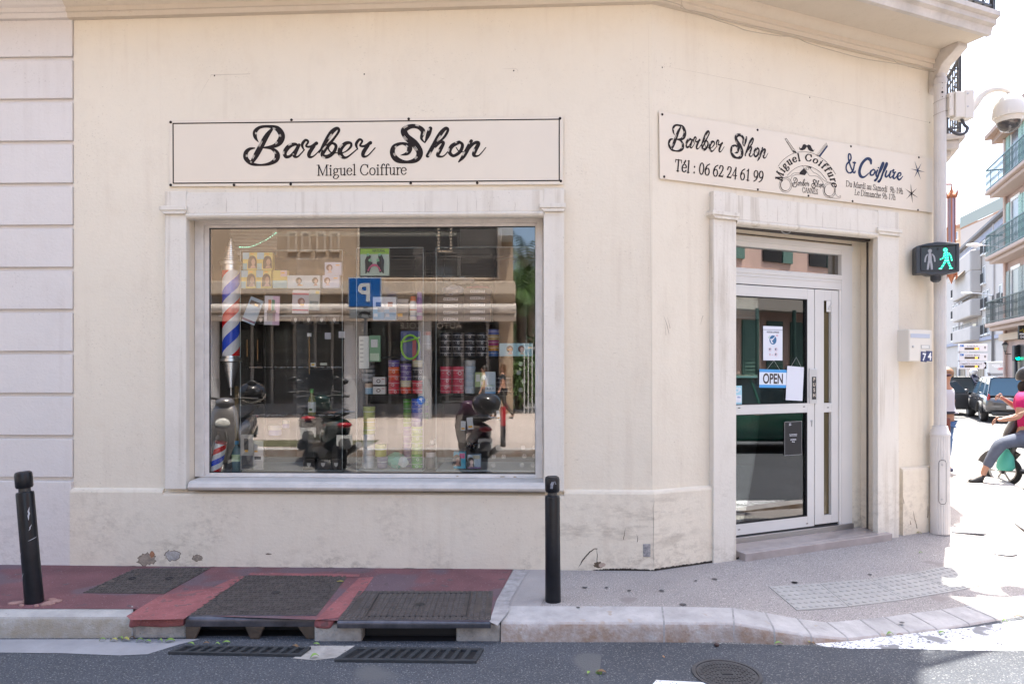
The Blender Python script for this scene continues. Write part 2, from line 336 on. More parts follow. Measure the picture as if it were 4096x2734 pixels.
# small serif face: glyph -> (advance, [paths]); s=smooth c=closed smooth l=line ; width follows the pen angle; bars are serifs
A_ = lambda cx, cy, rx, ry, a0, a1, n=14: [(cx+rx*cos(radians(a0+(a1-a0)*i/n)), cy+ry*sin(radians(a0+(a1-a0)*i/n))) for i in range(n+1)]
def _sf(x, y, w_=.2): return ('h', [(x-w_/2, y), (x+w_/2, y)])
SERIF = {
 'M': (.86, [('l', [(.14, 0), (.14, .66)]), ('k', [(.14, .66), (.43, .02)]), ('t', [(.43, .02), (.70, .66)]), ('l', [(.72, 0), (.72, .66)]), _sf(.14, .01), _sf(.72, .01, .24), _sf(.1, .65, .18), _sf(.76, .65, .18)]),
 'i': (.28, [('l', [(.14, 0), (.14, .44)]), ('d', [(.14, .6)]), _sf(.14, .01), _sf(.1, .43, .12)]),
 'g': (.48, [('c', A_(.22, .3, .13, .14, 0, 360)), ('s', [(.12, .18), (.08, .1), (.2, .04), (.36, .02), (.42, -.08), (.3, -.2), (.14, -.2), (.05, -.12), (.12, -.02), (.2, .02)]), ('h', [(.33, .41), (.46, .41)])]),
 'u': (.5, [('l', [(.12, .44), (.12, .12)]), ('s', [(.12, .12), (.15, .02), (.26, .01), (.37, .1)]), ('l', [(.38, 0), (.38, .44)]), _sf(.08, .43, .14), _sf(.34, .43, .14), _sf(.42, .01, .12)]),
 'e': (.44, [('s', [(.07, .26), (.37, .26), (.36, .38), (.22, .45), (.09, .36), (.05, .22), (.11, .06), (.25, 0), (.39, .1)])]),
 'l': (.28, [('l', [(.14, 0), (.14, .68)]), _sf(.14, .01), _sf(.1, .67, .12)]),
 'C': (.66, [('s', [(.58, .48), (.52, .6), (.36, .67), (.16, .58), (.06, .33), (.14, .1), (.34, -.01), (.5, .04), (.59, .16)]), ('t', [(.58, .46), (.58, .66)])]),
 'o': (.5, [('c', A_(.25, .22, .19, .225, 0, 360))]),
 'f': (.32, [('s', [(.34, .6), (.28, .68), (.18, .64), (.14, .5)]), ('l', [(.14, 0), (.14, .52)]), ('h', [(.03, .43), (.3, .43)]), _sf(.15, .01)]),
 'r': (.34, [('l', [(.12, 0), (.12, .44)]), ('s', [(.13, .3), (.2, .42), (.3, .44), (.33, .4)]), _sf(.13, .01), _sf(.08, .43, .12)]),
 'T': (.6, [('l', [(.3, 0), (.3, .65)]), ('h', [(.04, .65), (.56, .65)]), ('t', [(.05, .66), (.04, .5)]), ('t', [(.55, .66), (.56, .5)]), _sf(.3, .01)]),
 'D': (.7, [('l', [(.14, 0), (.14, .66)]), ('s', [(.14, .65), (.36, .65), (.56, .56), (.63, .33), (.56, .1), (.36, .01), (.14, .01)]), _sf(.1, .01, .16), _sf(.1, .65, .16)]),
 'a': (.44, [('s', [(.07, .34), (.14, .43), (.27, .42), (.31, .32)]), ('l', [(.31, .34), (.31, .05)]), ('s', [(.31, .26), (.14, .2), (.05, .12), (.1, .01), (.22, .03), (.31, .1)]), ('s', [(.31, .06), (.36, .0), (.43, .05)])]),
 'd': (.5, [('l', [(.38, 0), (.38, .68)]), ('s', [(.37, .36), (.25, .45), (.1, .36), (.05, .2), (.12, .04), (.24, .0), (.37, .08)]), _sf(.34, .67, .12), _sf(.42, .01, .12)]),
 'S': (.54, [('s', [(.45, .5), (.4, .62), (.26, .67), (.12, .6), (.09, .48), (.18, .38), (.36, .28), (.46, .16), (.4, .04), (.24, -.01), (.1, .05), (.06, .17)])]),
 'm': (.78, [('l', [(.12, 0), (.12, .44)]), ('s', [(.13, .34), (.22, .44), (.33, .43), (.37, .3)]), ('l', [(.37, 0), (.37, .33)]), ('s', [(.38, .34), (.48, .44), (.59, .43), (.63, .3)]), ('l', [(.63, 0), (.63, .33)]), _sf(.12, .01), _sf(.37, .01), _sf(.63, .01), _sf(.08, .43, .12)]),
 'L': (.58, [('l', [(.16, 0), (.16, .66)]), ('h', [(.06, .01), (.52, .01)]), ('t', [(.52, .0), (.55, .17)]), _sf(.16, .65, .22)]),
 'n': (.5, [('l', [(.12, 0), (.12, .44)]), ('s', [(.13, .33), (.22, .44), (.33, .43), (.38, .3)]), ('l', [(.38, 0), (.38, .32)]), _sf(.12, .01), _sf(.38, .01), _sf(.08, .43, .12)]),
 'c': (.42, [('s', [(.37, .34), (.32, .44), (.2, .45), (.08, .36), (.05, .2), (.12, .04), (.24, .0), (.38, .1)])]),
 'h': (.5, [('l', [(.12, 0), (.12, .68)]), ('s', [(.13, .33), (.22, .44), (.33, .43), (.38, .3)]), ('l', [(.38, 0), (.38, .32)]), _sf(.12, .01), _sf(.38, .01), _sf(.08, .67, .12)]),
 '-': (.3, [('h', [(.05, .2), (.26, .2)])]), ':': (.28, [('d', [(.14, .05)]), ('d', [(.14, .38)])]), ' ': (.24, []),
 'A': (.68, [('t', [(.06, 0), (.34, .66)]), ('k', [(.34, .66), (.62, 0)]), ('h', [(.17, .22), (.5, .22)]), _sf(.07, .01, .16), _sf(.62, .01, .2)]),
 'N': (.7, [('t', [(.12, 0), (.12, .65)]), ('k', [(.12, .65), (.58, .01)]), ('t', [(.58, 0), (.58, .65)]), _sf(.12, .01, .16), _sf(.08, .65, .16), _sf(.58, .65, .16)]),
 'E': (.6, [('l', [(.14, 0), (.14, .66)]), ('h', [(.05, .01), (.52, .01)]), ('h', [(.05, .65), (.5, .65)]), ('h', [(.14, .34), (.42, .34)]), ('t', [(.52, 0), (.54, .14)]), ('t', [(.5, .66), (.5, .52)])]),
 '0': (.5, [('c', A_(.25, .33, .18, .335, 0, 360))]),
 '1': (.5, [('l', [(.26, 0), (.26, .66)]), ('t', [(.26, .65), (.12, .56)]), _sf(.26, .01, .24)]),
 '2': (.5, [('s', [(.08, .5), (.14, .64), (.26, .67), (.38, .6), (.38, .46), (.28, .28), (.08, .03)]), ('l2', [(.07, .04), (.42, .04)]), ('t', [(.42, .02), (.45, .14)])]),
 '4': (.5, [('l', [(.33, 0), (.33, .66)]), ('t', [(.33, .65), (.05, .2)]), ('h', [(.05, .19), (.46, .19)])]),
 '6': (.5, [('s', [(.42, .66), (.22, .56), (.09, .36), (.09, .14), (.2, .0), (.34, .02), (.43, .18), (.36, .36), (.22, .4), (.1, .28)])]),
 '7': (.5, [('h', [(.07, .63), (.44, .63)]), ('t', [(.07, .64), (.06, .5)]), ('k', [(.44, .63), (.2, 0)])]),
 '9': (.5, [('s', [(.08, .0), (.28, .1), (.41, .3), (.41, .52), (.3, .66), (.16, .64), (.07, .48), (.14, .3), (.28, .26), (.4, .38)])]),
 '&': (.8, [('s', [(.72, .38), (.6, .1), (.4, -.01), (.2, .0), (.07, .12), (.12, .28), (.32, .4), (.44, .52), (.4, .65), (.28, .66), (.24, .52), (.34, .32), (.5, .12), (.66, .01), (.76, .06)]), ('h', [(.58, .38), (.8, .38)])]),
}
SERIF['é'] = (SERIF['e'][0], SERIF['e'][1]+[('k', [(.19, .52), (.3, .66)])])
def serif_text(mb, txt, X, size, x0=0, y0=0, slant=0, thick=.105, thin=.032, track=0, bold=False, serif=True, arc=None, center=False):
    adv = sum(SERIF[c][0]+track for c in txt)
    x = x0-(adv*size/2 if center else 0); k = 0
    for c in txt:
        a, paths = SERIF[c]
        def XX(px, py, e, x=x, a=a):
            if arc:      # arc = (cx, cy, radius, start angle): set along a circle, clockwise
                ccx, ccy, R_, a0 = arc; s_ = (x-x0+a*size/2); th = a0-s_/R_
                lx = (px-a/2)*size+slant*py*size; ly = py*size
                return X(ccx+(R_+ly)*cos(th)+lx*sin(th), ccy+(R_+ly)*sin(th)-lx*cos(th), e)
            return X(x+px*size+slant*py*size, y0+py*size, e)
        for kind, pts in paths:
            if kind == 'h' and not serif and abs(pts[1][0]-pts[0][0]) < .26 and c not in 'ftz': continue
            k += 1; e = 2e-5*(k % 40)
            if kind == 'd':
                px, py = pts[0]; r_ = .065
                mb.poly([XX(px+cos(2*pi*q/12)*r_, py+sin(2*pi*q/12)*r_, e) for q in range(12)]); continue
            if kind == 's': pts = spline(pts, sub=5)
            elif kind == 'c': pts = pts[:-1]
            wpts = []; n = len(pts)
            for i, p in enumerate(pts):
                if kind in ('h',): w_ = thin*1.2
                elif kind == 't': w_ = thin*1.3
                elif kind in ('l', 'k'): w_ = thick
                elif kind == 'l2': w_ = thick*.8
                else:
                    A = pts[(i-1) % n] if kind == 'c' or i else pts[0]; B = pts[(i+1) % n] if kind == 'c' or i < n-1 else pts[-1]
                    dx, dy = B[0]-A[0], B[1]-A[1]; w_ = thin+(thick-thin)*abs(dy)/(math.hypot(dx, dy) or 1)
                wpts.append((p[0], p[1], w_))
            ribbon(mb, wpts, XX, e, closed=(kind == 'c'))
        x += (a+track)*size
    return adv*size
def sans(name, txt, m, parent, M, size, align='CENTER', ext=.001, bold=0, sx=1.0, spacing=1.0):
    cu = bpy.data.curves.new(name, 'FONT'); cu.body = txt; cu.size = size; cu.align_x = align; cu.extrude = ext; cu.offset = bold; cu.space_character = spacing
    t = bpy.data.objects.new(name+'_t', cu); COL.objects.link(t)
    bpy.context.view_layer.update()
    me = bpy.data.meshes.new_from_object(t.evaluated_get(bpy.context.evaluated_depsgraph_get()))
    bpy.data.objects.remove(t); me.name = name; me.materials.clear(); me.materials.append(m)
    me.transform(M @ Matrix.Diagonal((sx, 1, 1, 1)))
    o = bpy.data.objects.new(name, me); COL.objects.link(o)
    if parent: o.parent = parent
    return o
def WALLTXT(x, y, z): return Matrix.Translation((x, y, z)) @ Matrix.Rotation(pi/2, 4, 'X')   # text standing in a local xz plane, facing -y
BARBER1 = [  # brush strokes x,y,width read off the sign (2.61x enlargement with its corner at 600,400)
 [(1270,308,30),(1215,380,52),(1150,500,60),(1100,590,56),(1062,652,36)],
 [(1132,440,6),(1100,390,36),(1098,330,44),(1150,285,32),(1240,276,30),(1330,300,56),(1376,370,66),(1352,440,66),(1290,482,40),(1190,496,14)],
 [(1175,500,10),(1270,508,30),(1325,560,54),(1318,620,56),(1250,664,36),(1150,678,22),(1060,664,38),(1002,610,48),(1002,550,46),(1040,512,32),(1092,502,14)],
 [(1552,480,18),(1512,462,34),(1450,486,48),(1408,545,46),(1420,592,36),(1470,580,28),(1535,505,26)],
 [(1556,470,34),(1520,540,42),(1508,585,36),(1545,590,18),(1612,520,12)],
 [(1606,520,12),(1588,468,30),(1622,420,28),(1652,436,22),(1630,482,22),(1680,486,26),(1738,452,38)],
 [(1712,480,36),(1665,550,42),(1664,592,32),(1710,585,15),(1790,505,12)],
 [(1765,552,12),(1820,460,40),(1890,345,48),(1950,297,36),(1972,325,26),(1915,410,26),(1830,510,44),(1800,575,40),(1850,592,42),(1915,550,36),(1942,480,32),(1900,452,24),(1862,500,18),(1892,548,14),(1962,552,12)],
 [(1962,565,12),(2040,540,14),(2095,490,26),(2095,450,26),(2040,455,40),(1985,520,50),(1998,582,48),(2055,598,22),(2160,515,12)],
 [(2168,515,12),(2152,462,30),(2186,414,28),(2216,430,22),(2194,476,22),(2244,480,26),(2302,447,38)],
 [(2276,475,36),(2229,545,42),(2228,587,32),(2274,580,15),(2350,500,12)]]
BARBER2 = [  # (2.4726x enlargement with its corner at 1400,400)
 [(742,424,10),(706,380,26),(722,310,48),(670,266,42),(600,262,46),(535,300,64),(560,365,68),(640,435,74),(690,520,66),(655,590,54),(560,614,30),(465,590,56),(420,525,52),(440,458,42),(520,430,28),(588,465,52),(570,525,40),(500,547,5)],
 [(795,282,40),(775,340,46),(745,415,14)],
 [(768,552,40),(820,460,42),(890,340,44),(945,282,34),(968,300,28),(930,370,24),(860,430,16)],
 [(845,470,12),(890,420,28),(925,425,30),(888,500,40),(868,550,32),(925,555,14),(992,480,12)],
 [(1080,418,34),(1010,455,42),(985,515,38),(1025,552,30),(1090,510,34),(1112,445,32),(1082,414,24)],
 [(1050,470,10),(1080,510,10),(1120,512,10),(1170,490,10)],
 [(1200,405,34),(1165,480,44),(1120,560,40),(1075,612,14)],
 [(1160,510,10),(1225,430,28),(1272,428,36),(1240,495,42),(1225,545,34),(1275,548,14),(1344,470,9)]]
def barber_strokes():
    out = []
    for st in BARBER1: out.append([(600+x/2.61, 400+y/2.61, w_/2.61) for x, y, w_ in st])
    for st in BARBER2: out.append([(1400+x/2.4726, 400+y/2.4726, w_/2.4726) for x, y, w_ in st])
    return out
def barber_text(X, name, parent, m_ink, m_hi, scale, fat=1.0):
    """X maps photo-sign pixels to 3-D"""
    ink = MB(); hi = MB()
    for k, st in enumerate(barber_strokes()):
        sm = spline(st, sub=7); ribbon(ink, [(x, y, w_*fat) for x, y, w_ in sm], X, 3e-5*k)
        for off in (.16, .30, .42):        # engraved highlights on the swelling strokes
            seg = []
            for i, (x, y, w_) in enumerate(sm):
                a = sm[max(0, i-1)]; b = sm[min(len(sm)-1, i+1)]; dx, dy = b[0]-a[0], b[1]-a[1]; l = math.hypot(dx, dy) or 1
                if w_ > 14.5 and (i//5) % 2 == 0: seg.append((x-dy/l*w_*off, y+dx/l*w_*off, 1.5))
                else:
                    if len(seg) > 2: seg[0] = (*seg[0][:2], .2); seg[-1] = (*seg[-1][:2], .2); ribbon(hi, seg, X, .0012)
                    seg = []
    ink.build('lettering', m_ink, parent)
    if hi.v: hi.build('lettering_highlight', m_hi, parent)
# ================================================================ THE CORNER BUILDING
D_ = 1.74372                       # the layout was measured on a 2349 px wide view
def fq(x, y, n=0.0): return FR.sz(x*D_, y*D_, n)
def dq(x, y, n=0.0): return DG.sz(x*D_, y*D_, n)
sL = fq(169, 700)[0]               # left edge of the cream front
dE = 3.42                          # length of the chamfered corner wall
bld = thing('corner_building', 'cream rendered corner building with shop window and chamfered entrance', 'building', Matrix.Identity(4))
TOP = 12.5
# --- walls
wo = [fq(430, 497)[0], fq(1250, 497)[0]]; wz0 = fq(800, 1128)[1]; wz1 = fq(800, 492)[1]
do0 = dq(1688, 800)[0]; do1 = dq(2016, 800)[0]; dz1 = (dq(1688, 503)[1]+dq(2016, 537)[1])/2
TH = .34
wl = MB(FR.M)
wl.box(sL, wo[0], 0, TH, -.3, TOP); wl.box(wo[1], cs, 0, TH, -.3, TOP)
wl.box(wo[0], wo[1], 0, TH, -.3, wz0); wl.box(wo[0], wo[1], 0, TH, wz1, TOP)
wl.T = DG.M
wl.box(0, do0, 0, TH, -.3, TOP); wl.box(do1, dE, 0, TH, -.3, TOP); wl.box(do0, do1, 0, TH, dz1, TOP); wl.box(do0, do1, 0, TH, -.3, .02)
SE = DG.w(dE, 0)                   # far end of the chamfer; street side wall runs on from here
ST = Frame((SE.x, SE.y), atan2(.93, .36))
wl.T = ST.M; wl.box(0, 16, .002, TH, -.3, TOP)
wl.T = None
B0 = FR.w(sL, -8); B1 = ST.w(16, -TH)
wl.build('wall', M_WALL, bld)
roofm = MB(); a = FR.w(sL, 0, TOP); b_ = CORNER+Vector((0, 0, TOP)); c_ = SE+Vector((0, 0, TOP)); d_ = ST.w(16, 0, TOP); e_ = FR.w(sL, -16, TOP)
up = Vector((0, 0, .3)); pts = [a, b_, c_, d_, e_]
roofm.prism([(p.x, p.y) for p in pts], .3, 'xy', TOP+.001)
roofm.build('roof', M_STONE, bld)
# --- plinth (mitred round the corner), stopping at pilasters and openings
def plinth_prof(zt): return [(0, -.25), (.035, -.25), (.035, zt-.03), (.028, zt-.012), (0, zt)]
zp = fq(1400, 1122)[1]; zpl = fq(270, 1118)[1]; zpr = dq(2100, 1069)[1]
pA = FR.w(fq(160, 1200, .035)[0], 0); pB = FR.w(wo[0]+.002, 0)
for z_, ln in ((zpl, [pA, FR.w(fq(378, 1100)[0], 0)]), (wz0-.002, [FR.w(fq(378, 1100)[0], 0), FR.w(fq(1294, 1100)[0], 0)]), (zp, [FR.w(fq(1294, 1100)[0], 0), CORNER, DG.w(dq(1645, 1100)[0], 0)]), (zpr, [DG.w(dq(2064, 1100)[0], 0), DG.w(dE, 0), ST.w(3, 0)])):
    pm = MB(); sweep(pm, plinth_prof(z_), ln, closed=True); pm.build('plinth', M_WALL, bld)
# --- window surround: pilasters, capitals, lintel with a run moulding
def surround(fr, q, xl, xr, ytop, zs, parent, prj=.055, M=M_SURR, name='window_surround', dz=0):
    """xl/xr: (outer, inner) photo columns of each pilaster; zs: dict of heights"""
    sm = MB()
    (a0, a1), (b0, b1) = xl, xr
    zt, zc1, zc0, zl, zb = zs['top'], zs['cap1'], zs['cap0'], zs['lint'], zs['base']
    zt2, zc1b, zc0b, zlb = zt+dz, zc1+dz, zc0+dz, zl+dz
    def B(x0, x1, n, z0, z1, z0b=None, z1b=None):
        z0b = z0 if z0b is None else z0b; z1b = z1 if z1b is None else z1b
        sm.hexa([(x0, -n, z0), (x1, -n, z0b), (x1, 0.003, z0b), (x0, 0.003, z0)], [(x0, -n, z1), (x1, -n, z1b), (x1, 0.003, z1b), (x0, 0.003, z1)])
    B(a0, a1, prj, zb, zc0); B(b0, b1, prj, zb, zc0b)
    B(a0, a1, prj+.002, zc1, zt+.012); B(b0, b1, prj+.002, zc1b, zt2+.012)
    B(a1, b0, prj, zl, zt, zlb, zt2)
    # capitals: three stepped courses
    for x0, x1, c0, c1 in ((a0, a1, zc0, zc1), (b0, b1, zc0b, zc1b)):
        h = c1-c0
        B(x0-.032, x1+.012, prj+.03, c0+h*.45, c1)
        prof = [(x0-.032, c0+h*.449), (x1+.012, c0+h*.449), (x1+.002, c0+h*.2), (x1, c0), (x0, c0), (x0-.012, c0+h*.2)]
        sm.prism([(p, z) for p, z in prof][::-1], prj+.022, 'xz', -(prj+.022))
    # moulding under the lintel
    k = 10; r = .028
    ring = [(-prj-.004+.0, zl+.0)]
    vs = []
    pr = [(prj-.002, 0), (prj+.01, -.006), (prj+.012, -.02), (prj+.002, -.034), (prj-.016, -.042), (-.02, -.042)]
    for x0, zz in ((a1, zl), (b0, zlb)):
        for n_, z_ in pr: vs.append((x0, -n_, zz+z_))
    m_ = len(pr)
    sm.add(vs, [(j, m_+j, m_+j+1, j+1) for j in range(m_-1)])
    return sm.build(name, M, parent, bevel=.004, world=fr.M)
sx = lambda x, y=800, n=.055: fq(x, y, n)[0]
zf = lambda y, x=800, n=.055: fq(x, y, n)[1]
surround(FR, fq, (sx(378), sx(427)), (sx(1247), sx(1294)), None, dict(top=zf(439), cap1=zf(471), cap0=zf(489), lint=zf(487), base=zpl-.0), bld)
# scotia band between lintel and sign (a soft raised band in the render)
tx = lambda x, y=800, n=.055: dq(x, y, n)[0]
zd = lambda y, x, n=.055: dq(x, y, n)[1]
zsd = dict(top=zd(441, 1641), cap1=zd(483, 1630), cap0=zd(501, 1640), lint=zd(503, 1690), base=-.12)
surround(DG, dq, (tx(1637), tx(1689)), (tx(2014), tx(2062)), None, zsd, bld, name='door_surround', dz=(zd(490, 2056)-zd(441, 1641)))
# --- sill
szt = fq(800, 1101, .02)[1]; szb = fq(800, 1127, .085)[1]
slm = MB()
prof = [(-.16, szt), (.05, szt-.006), (.078, szt-.02), (.09, szt-.05), (.082, szb+.012), (.06, szb), (.0, szb)]
sweep(slm, prof, [FR.w(fq(431, 1110, .08)[0], 0), FR.w(fq(1252, 1110, .08)[0], 0)], closed=True)
slm.build('window_sill', M_SILL, bld, bevel=.003)
# --- shop window frame and pane
NW = -.115
fo = [fq(447, 800, NW)[0], fq(1245, 800, NW)[0]]; fz1 = fq(800, 504, NW)[1]; fz0 = szt-.001
gi = [fq(480, 800, NW-.03)[0], fq(1228, 800, NW-.03)[0]]; gz1 = fq(800, 521, NW-.03)[1]; gz0 = fq(800, 1085, NW-.03)[1]
wf = MB()
def rim(mb, x0, x1, z0, z1, xi0, xi1, zi0, zi1, y0, y1):
    mb.box(x0, xi0, y0, y1, z0, z1); mb.box(xi1, x1, y0, y1, z0, z1); mb.box(xi0, xi1, y0, y1, zi1, z1); mb.box(xi0, xi1, y0, y1, z0, zi0)
rim(wf, wo[0]+.001, wo[1]-.001, fz0, wz1-.0, fo[0]+.012, fo[1]-.001, fz0+.004, fz1, -NW+.012, -NW+.10)
rim(wf, fo[0], fo[1], fz0+.002, fz1+.01, gi[0]-.035, gi[1]+.012, gz0-.02, gz1+.022, -NW-.004, -NW+.03)
rim(wf, fo[0]+.01, fo[1]-.004, fz0+.004, fz1, gi[0], gi[1], gz0, gz1, -NW+.0305, -NW+.075)
wframe = wf.build('window_frame', M_WPAINT, bld, bevel=.004, world=FR.M)
gs = MB(); t_ = .006
rim(gs, gi[0]-.004, gi[1]+.004, gz0-.004, gz1+.004, gi[0]+.006, gi[1]-.003, gz0+.006, gz1-.007, -NW+.0312, -NW+.04)
gs.build('glazing_seal', M_BLACK, bld, world=FR.M)
gp = MB(); YG = -NW+.036
gp.box(gi[0]+.001, gi[1]-.001, YG, YG+.006, gz0+.001, gz1-.001)
gp.build('window_pane', M_GLASS, bld, world=FR.M)
# --- blistered paint and chips on the bottom rail
for (x, y, w_, h_) in ((880, 1913, 40, 9), (2010, 1905, 26, 6), (2060, 1906, 16, 5), (1830, 1903, 14, 4), (1265, 1917, 8, 3)):
    ch = MB(); s_, z_ = FR.sz(x, y, NW+.006); r_ = w_/F*5.5/2; rh = h_/F*5.5/2
    ch.poly([(s_+r_*cos(k*.7)*random.uniform(.7, 1.1), -NW-.0058, z_+rh*sin(k*.7)*random.uniform(.6, 1.1)) for k in range(9)]); ch.build('paint_chip', mat('bare_wood', (.33, .26, .17), .8), bld, world=FR.M)
# --- recess of the entrance, white frame, door leaf, side light
ND = -.19; y0 = -ND
q = lambda x, y, n=ND: dq(x, y, n)
jl = do0-.12; jr = q(1955, 800)[0]
zfr1 = (q(1690, 541)[1]+q(1955, 563)[1])/2
zfl = q(1870, 1207)[1]
# reveal lining on the right and roller shutter slot + bar under the lintel
rv = MB()
rv.box(jr, do1+.002, y0+.005, y0+.2, 0.02, dz1)
rv.box(do0-.02, jr-.001, y0+.012, y0+.2, zfr1, dz1)
rv.build('reveal', M_WALL, bld, world=DG.M)
rl = MB(); xs = dq(1979.5, 800, -.118)[0]
rl.box(do1-.012, do1+.001, .112, .126, .06, dz1-.05)
rl.box(do0-.0, do1-.02, .075, .14, dz1-.05, dz1-.012)
rl.box(do0, jr, y0+.004, y0+.011, zfr1+.012, zfr1+.02)
rl.build('roller_shutter', mat('shutter_dark', (.06, .05, .045), .6), bld, world=DG.M)
rg = MB(); rg.tube([(do0+.62+.055*cos(t), .06, dz1-.035-.03*sin(t)) for t in [i*pi/8 for i in range(9)]], .005, 8)
rg.build('shutter_ring', M_STEEL, bld, world=DG.M, smooth=True)
fr_ = MB()
ztop = zfr1; zt1 = (q(1690, 563.6)[1]+q(1930, 583.7)[1])/2; zt0 = (q(1690, 613.5)[1]+q(1930, 630)[1])/2
zh = (q(1690, 656)[1]+q(1920, 668)[1])/2; xg1 = q(1930.5, 600)[0]; xsd1 = q(1924.5, 900)[0]; xle = q(1869.5, 900)[0]
fr_.box(xg1+.001, jr, y0+.0, y0+.08, .04, ztop)
fr_.box(jl, xg1, y0, y0+.08, zt1, ztop)
fr_.box(jl, xg1, y0, y0+.08, zh+.02, zt0)
fr_.box(jl, xg1, y0-.006, y0-.0005, zt0-.075, zt0-.062)
fr_.box(jl, xg1, y0-.006, y0-.0005, zt0-.045, zt0-.012)
fr_.box(xsd1+.006, xg1, y0+.001, y0+.08, .04, zh+.02)
fr_.box(jl, jr, y0-.012, y0-.001, ztop-.05, ztop-.001)
fr_.build('door_frame', M_PVC, bld, bevel=.003, world=DG.M)
tp = MB(); tp.box(jl, xg1, y0+.04, y0+.046, zt0, zt1); tp.build('transom_pane', glass('transom_glass', .3, (.35, .33, .3)), bld, world=DG.M)
door = thing('entrance_door', 'white framed glass entrance door with PUSH plate in the chamfered corner', 'door', DG.M)
zlb = q(1850, 1208)[1]; zl2 = zlb
gx = q(1852.5, 900)[0]
gzA1 = (q(1690, 677.7)[1]+q(1852, 686)[1])/2; gzA0 = (q(1690, 928.7)[1]+q(1852, 924)[1])/2
gzB1 = (q(1690, 950.7)[1]+q(1852, 946)[1])/2; gzB0 = (q(1690, 1200.8)[1]+q(1852, 1184.7)[1])/2
lf = MB(); yl = y0+.004
lf.box(gx, xle-.004, yl, yl+.05, zlb, zh+.012); lf.box(jl, gx, yl, yl+.05, gzA1, zh+.012)
lf.box(jl, gx, yl, yl+.05, gzB1, gzA0); lf.box(jl, gx, yl, yl+.05, zlb, gzB0)
lf.build('door_leaf', M_PVC, door, bevel=.003)
dp = MB(); dp.box(jl, gx, yl+.022, yl+.027, gzB0, gzB1); dp.box(jl, gx, yl+.022, yl+.027, gzA0, gzA1); dp.build('door_pane', M_GLASS_D, door)
gk = MB()
for z0_, z1_ in ((gzB0, gzB1), (gzA0, gzA1)):
    gk.box(gx-.007, gx, yl-.001, yl+.02, z0_, z1_); gk.box(jl, gx-.007, yl-.001, yl+.02, z1_-.005, z1_); gk.box(jl, gx-.007, yl-.001, yl+.02, z0_, z0_+.005)
gk.build('door_seal', M_BLACK, door)
sd_ = MB(); s0 = xle+.004; a_ = q(1891, 900)[0]; b2 = q(1908, 900)[0]
zs1 = q(1900, 689)[1]; zs0 = q(1900, 924)[1]; zt_ = q(1900, 945)[1]; zu = q(1905, 1180)[1]
sd_.box(s0, a_, yl, yl+.05, zlb+.01, zh+.012); sd_.box(b2, xsd1, yl, yl+.05, zlb+.01, zh+.012)
for c0, c1 in ((zs1, zh+.012), (zt_, zs0), (zlb+.01, zu)): sd_.box(a_, b2, yl, yl+.05, c0, c1)
sd_.build('side_panel', M_PVC, door, bevel=.003)
sg = MB(); sg.box(a_, b2, yl+.03, yl+.035, zu, zt_); sg.box(a_, b2, yl+.03, yl+.035, zs0, zs1)
sg.build('side_pane', mat('brown_film_glass', (.10, .075, .035), .12, var=.3, vs=3, stretch=(1, 1, .15)), door)
bk = MB()
bk.box(xle-.004, s0, yl+.02, yl+.045, zlb, zh+.016); bk.box(xsd1, xsd1+.006, yl+.012, yl+.04, zlb, zh+.016); bk.box(jl, xsd1, yl+.012, yl+.04, zh+.012, zh+.02)
bk.box(jl, xsd1, yl+.01, yl+.05, zlb-.012, zlb)
for (x, y) in ((1696, 935), (1845, 932), (1900, 934), (1852, 1200), (1905, 1199), (1696, 1214)):
    s_, z_ = q(x, y); bk.box(s_-.013, s_+.013, yl-.0012, yl-.0005, z_-.004, z_+.003)
bk.build('door_gap', M_BLACK, door)
th_ = MB(); th_.box(jl, jr, y0-.02, y0+.06, zlb-.066, zlb-.013); th_.build('threshold_bar', M_STEEL, door, bevel=.003)
hp = MB(); hx0, hz1 = q(1855.6, 845); hx1, hz0 = q(1873, 924.5)
hp.box(hx0, hx1, yl-.014, yl-.001, hz0, hz1); hp.build('push_plate', mat('plate_alu', (.62, .62, .63), .35, .6), door, bevel=.003)
px0, pz1 = q(1860.5, 863.7); px1, pz0 = q(1870, 915.3)
pp = MB(); pp.box(px0, px1, yl-.0165, yl-.0145, pz0, pz1); ps = pp.build('push_label', M_DARK, door)
for i, ch_ in enumerate('PUSH'):
    sans('push_letter', ch_, M_SIGN, door, WALLTXT((px0+px1)/2, yl-.017, pz1-(i+.82)*(pz1-pz0)/4.3), (pz1-pz0)/4.5, ext=.0003, bold=.0008)
kh = MB(); s_, z_ = q(1862.5, 970)
kh.lathe([(.012, 0), (.012, .004), (.009, .006), (.0, .006)], seg=16, M=Matrix.Translation((s_, yl, z_+.02)) @ Matrix.Rotation(pi/2, 4, 'X')); kh.box(s_-.004, s_+.004, yl-.005, yl, z_-.03, z_+.01)
kh.build('keyhole', M_STEEL, door)
# marble step
stp = MB(); xL, zz = dq(1696, 1268, .04); xR = dq(2033, 1220, .05)[0]
zsx = zlb-.046
zsx -= .018; stp.box(do0-.001, do1+.001, -.05, y0+.1, zsx-.15, zsx); stp.box(do0+.0, xR, -.115, -.0505, zsx-.15, zsx-.0)
stp.build('door_step', mat('pinkish_marble', (.36, .31, .29), .16, var=.2, vs=5, coat=.3), bld, bevel=.006, world=DG.M)
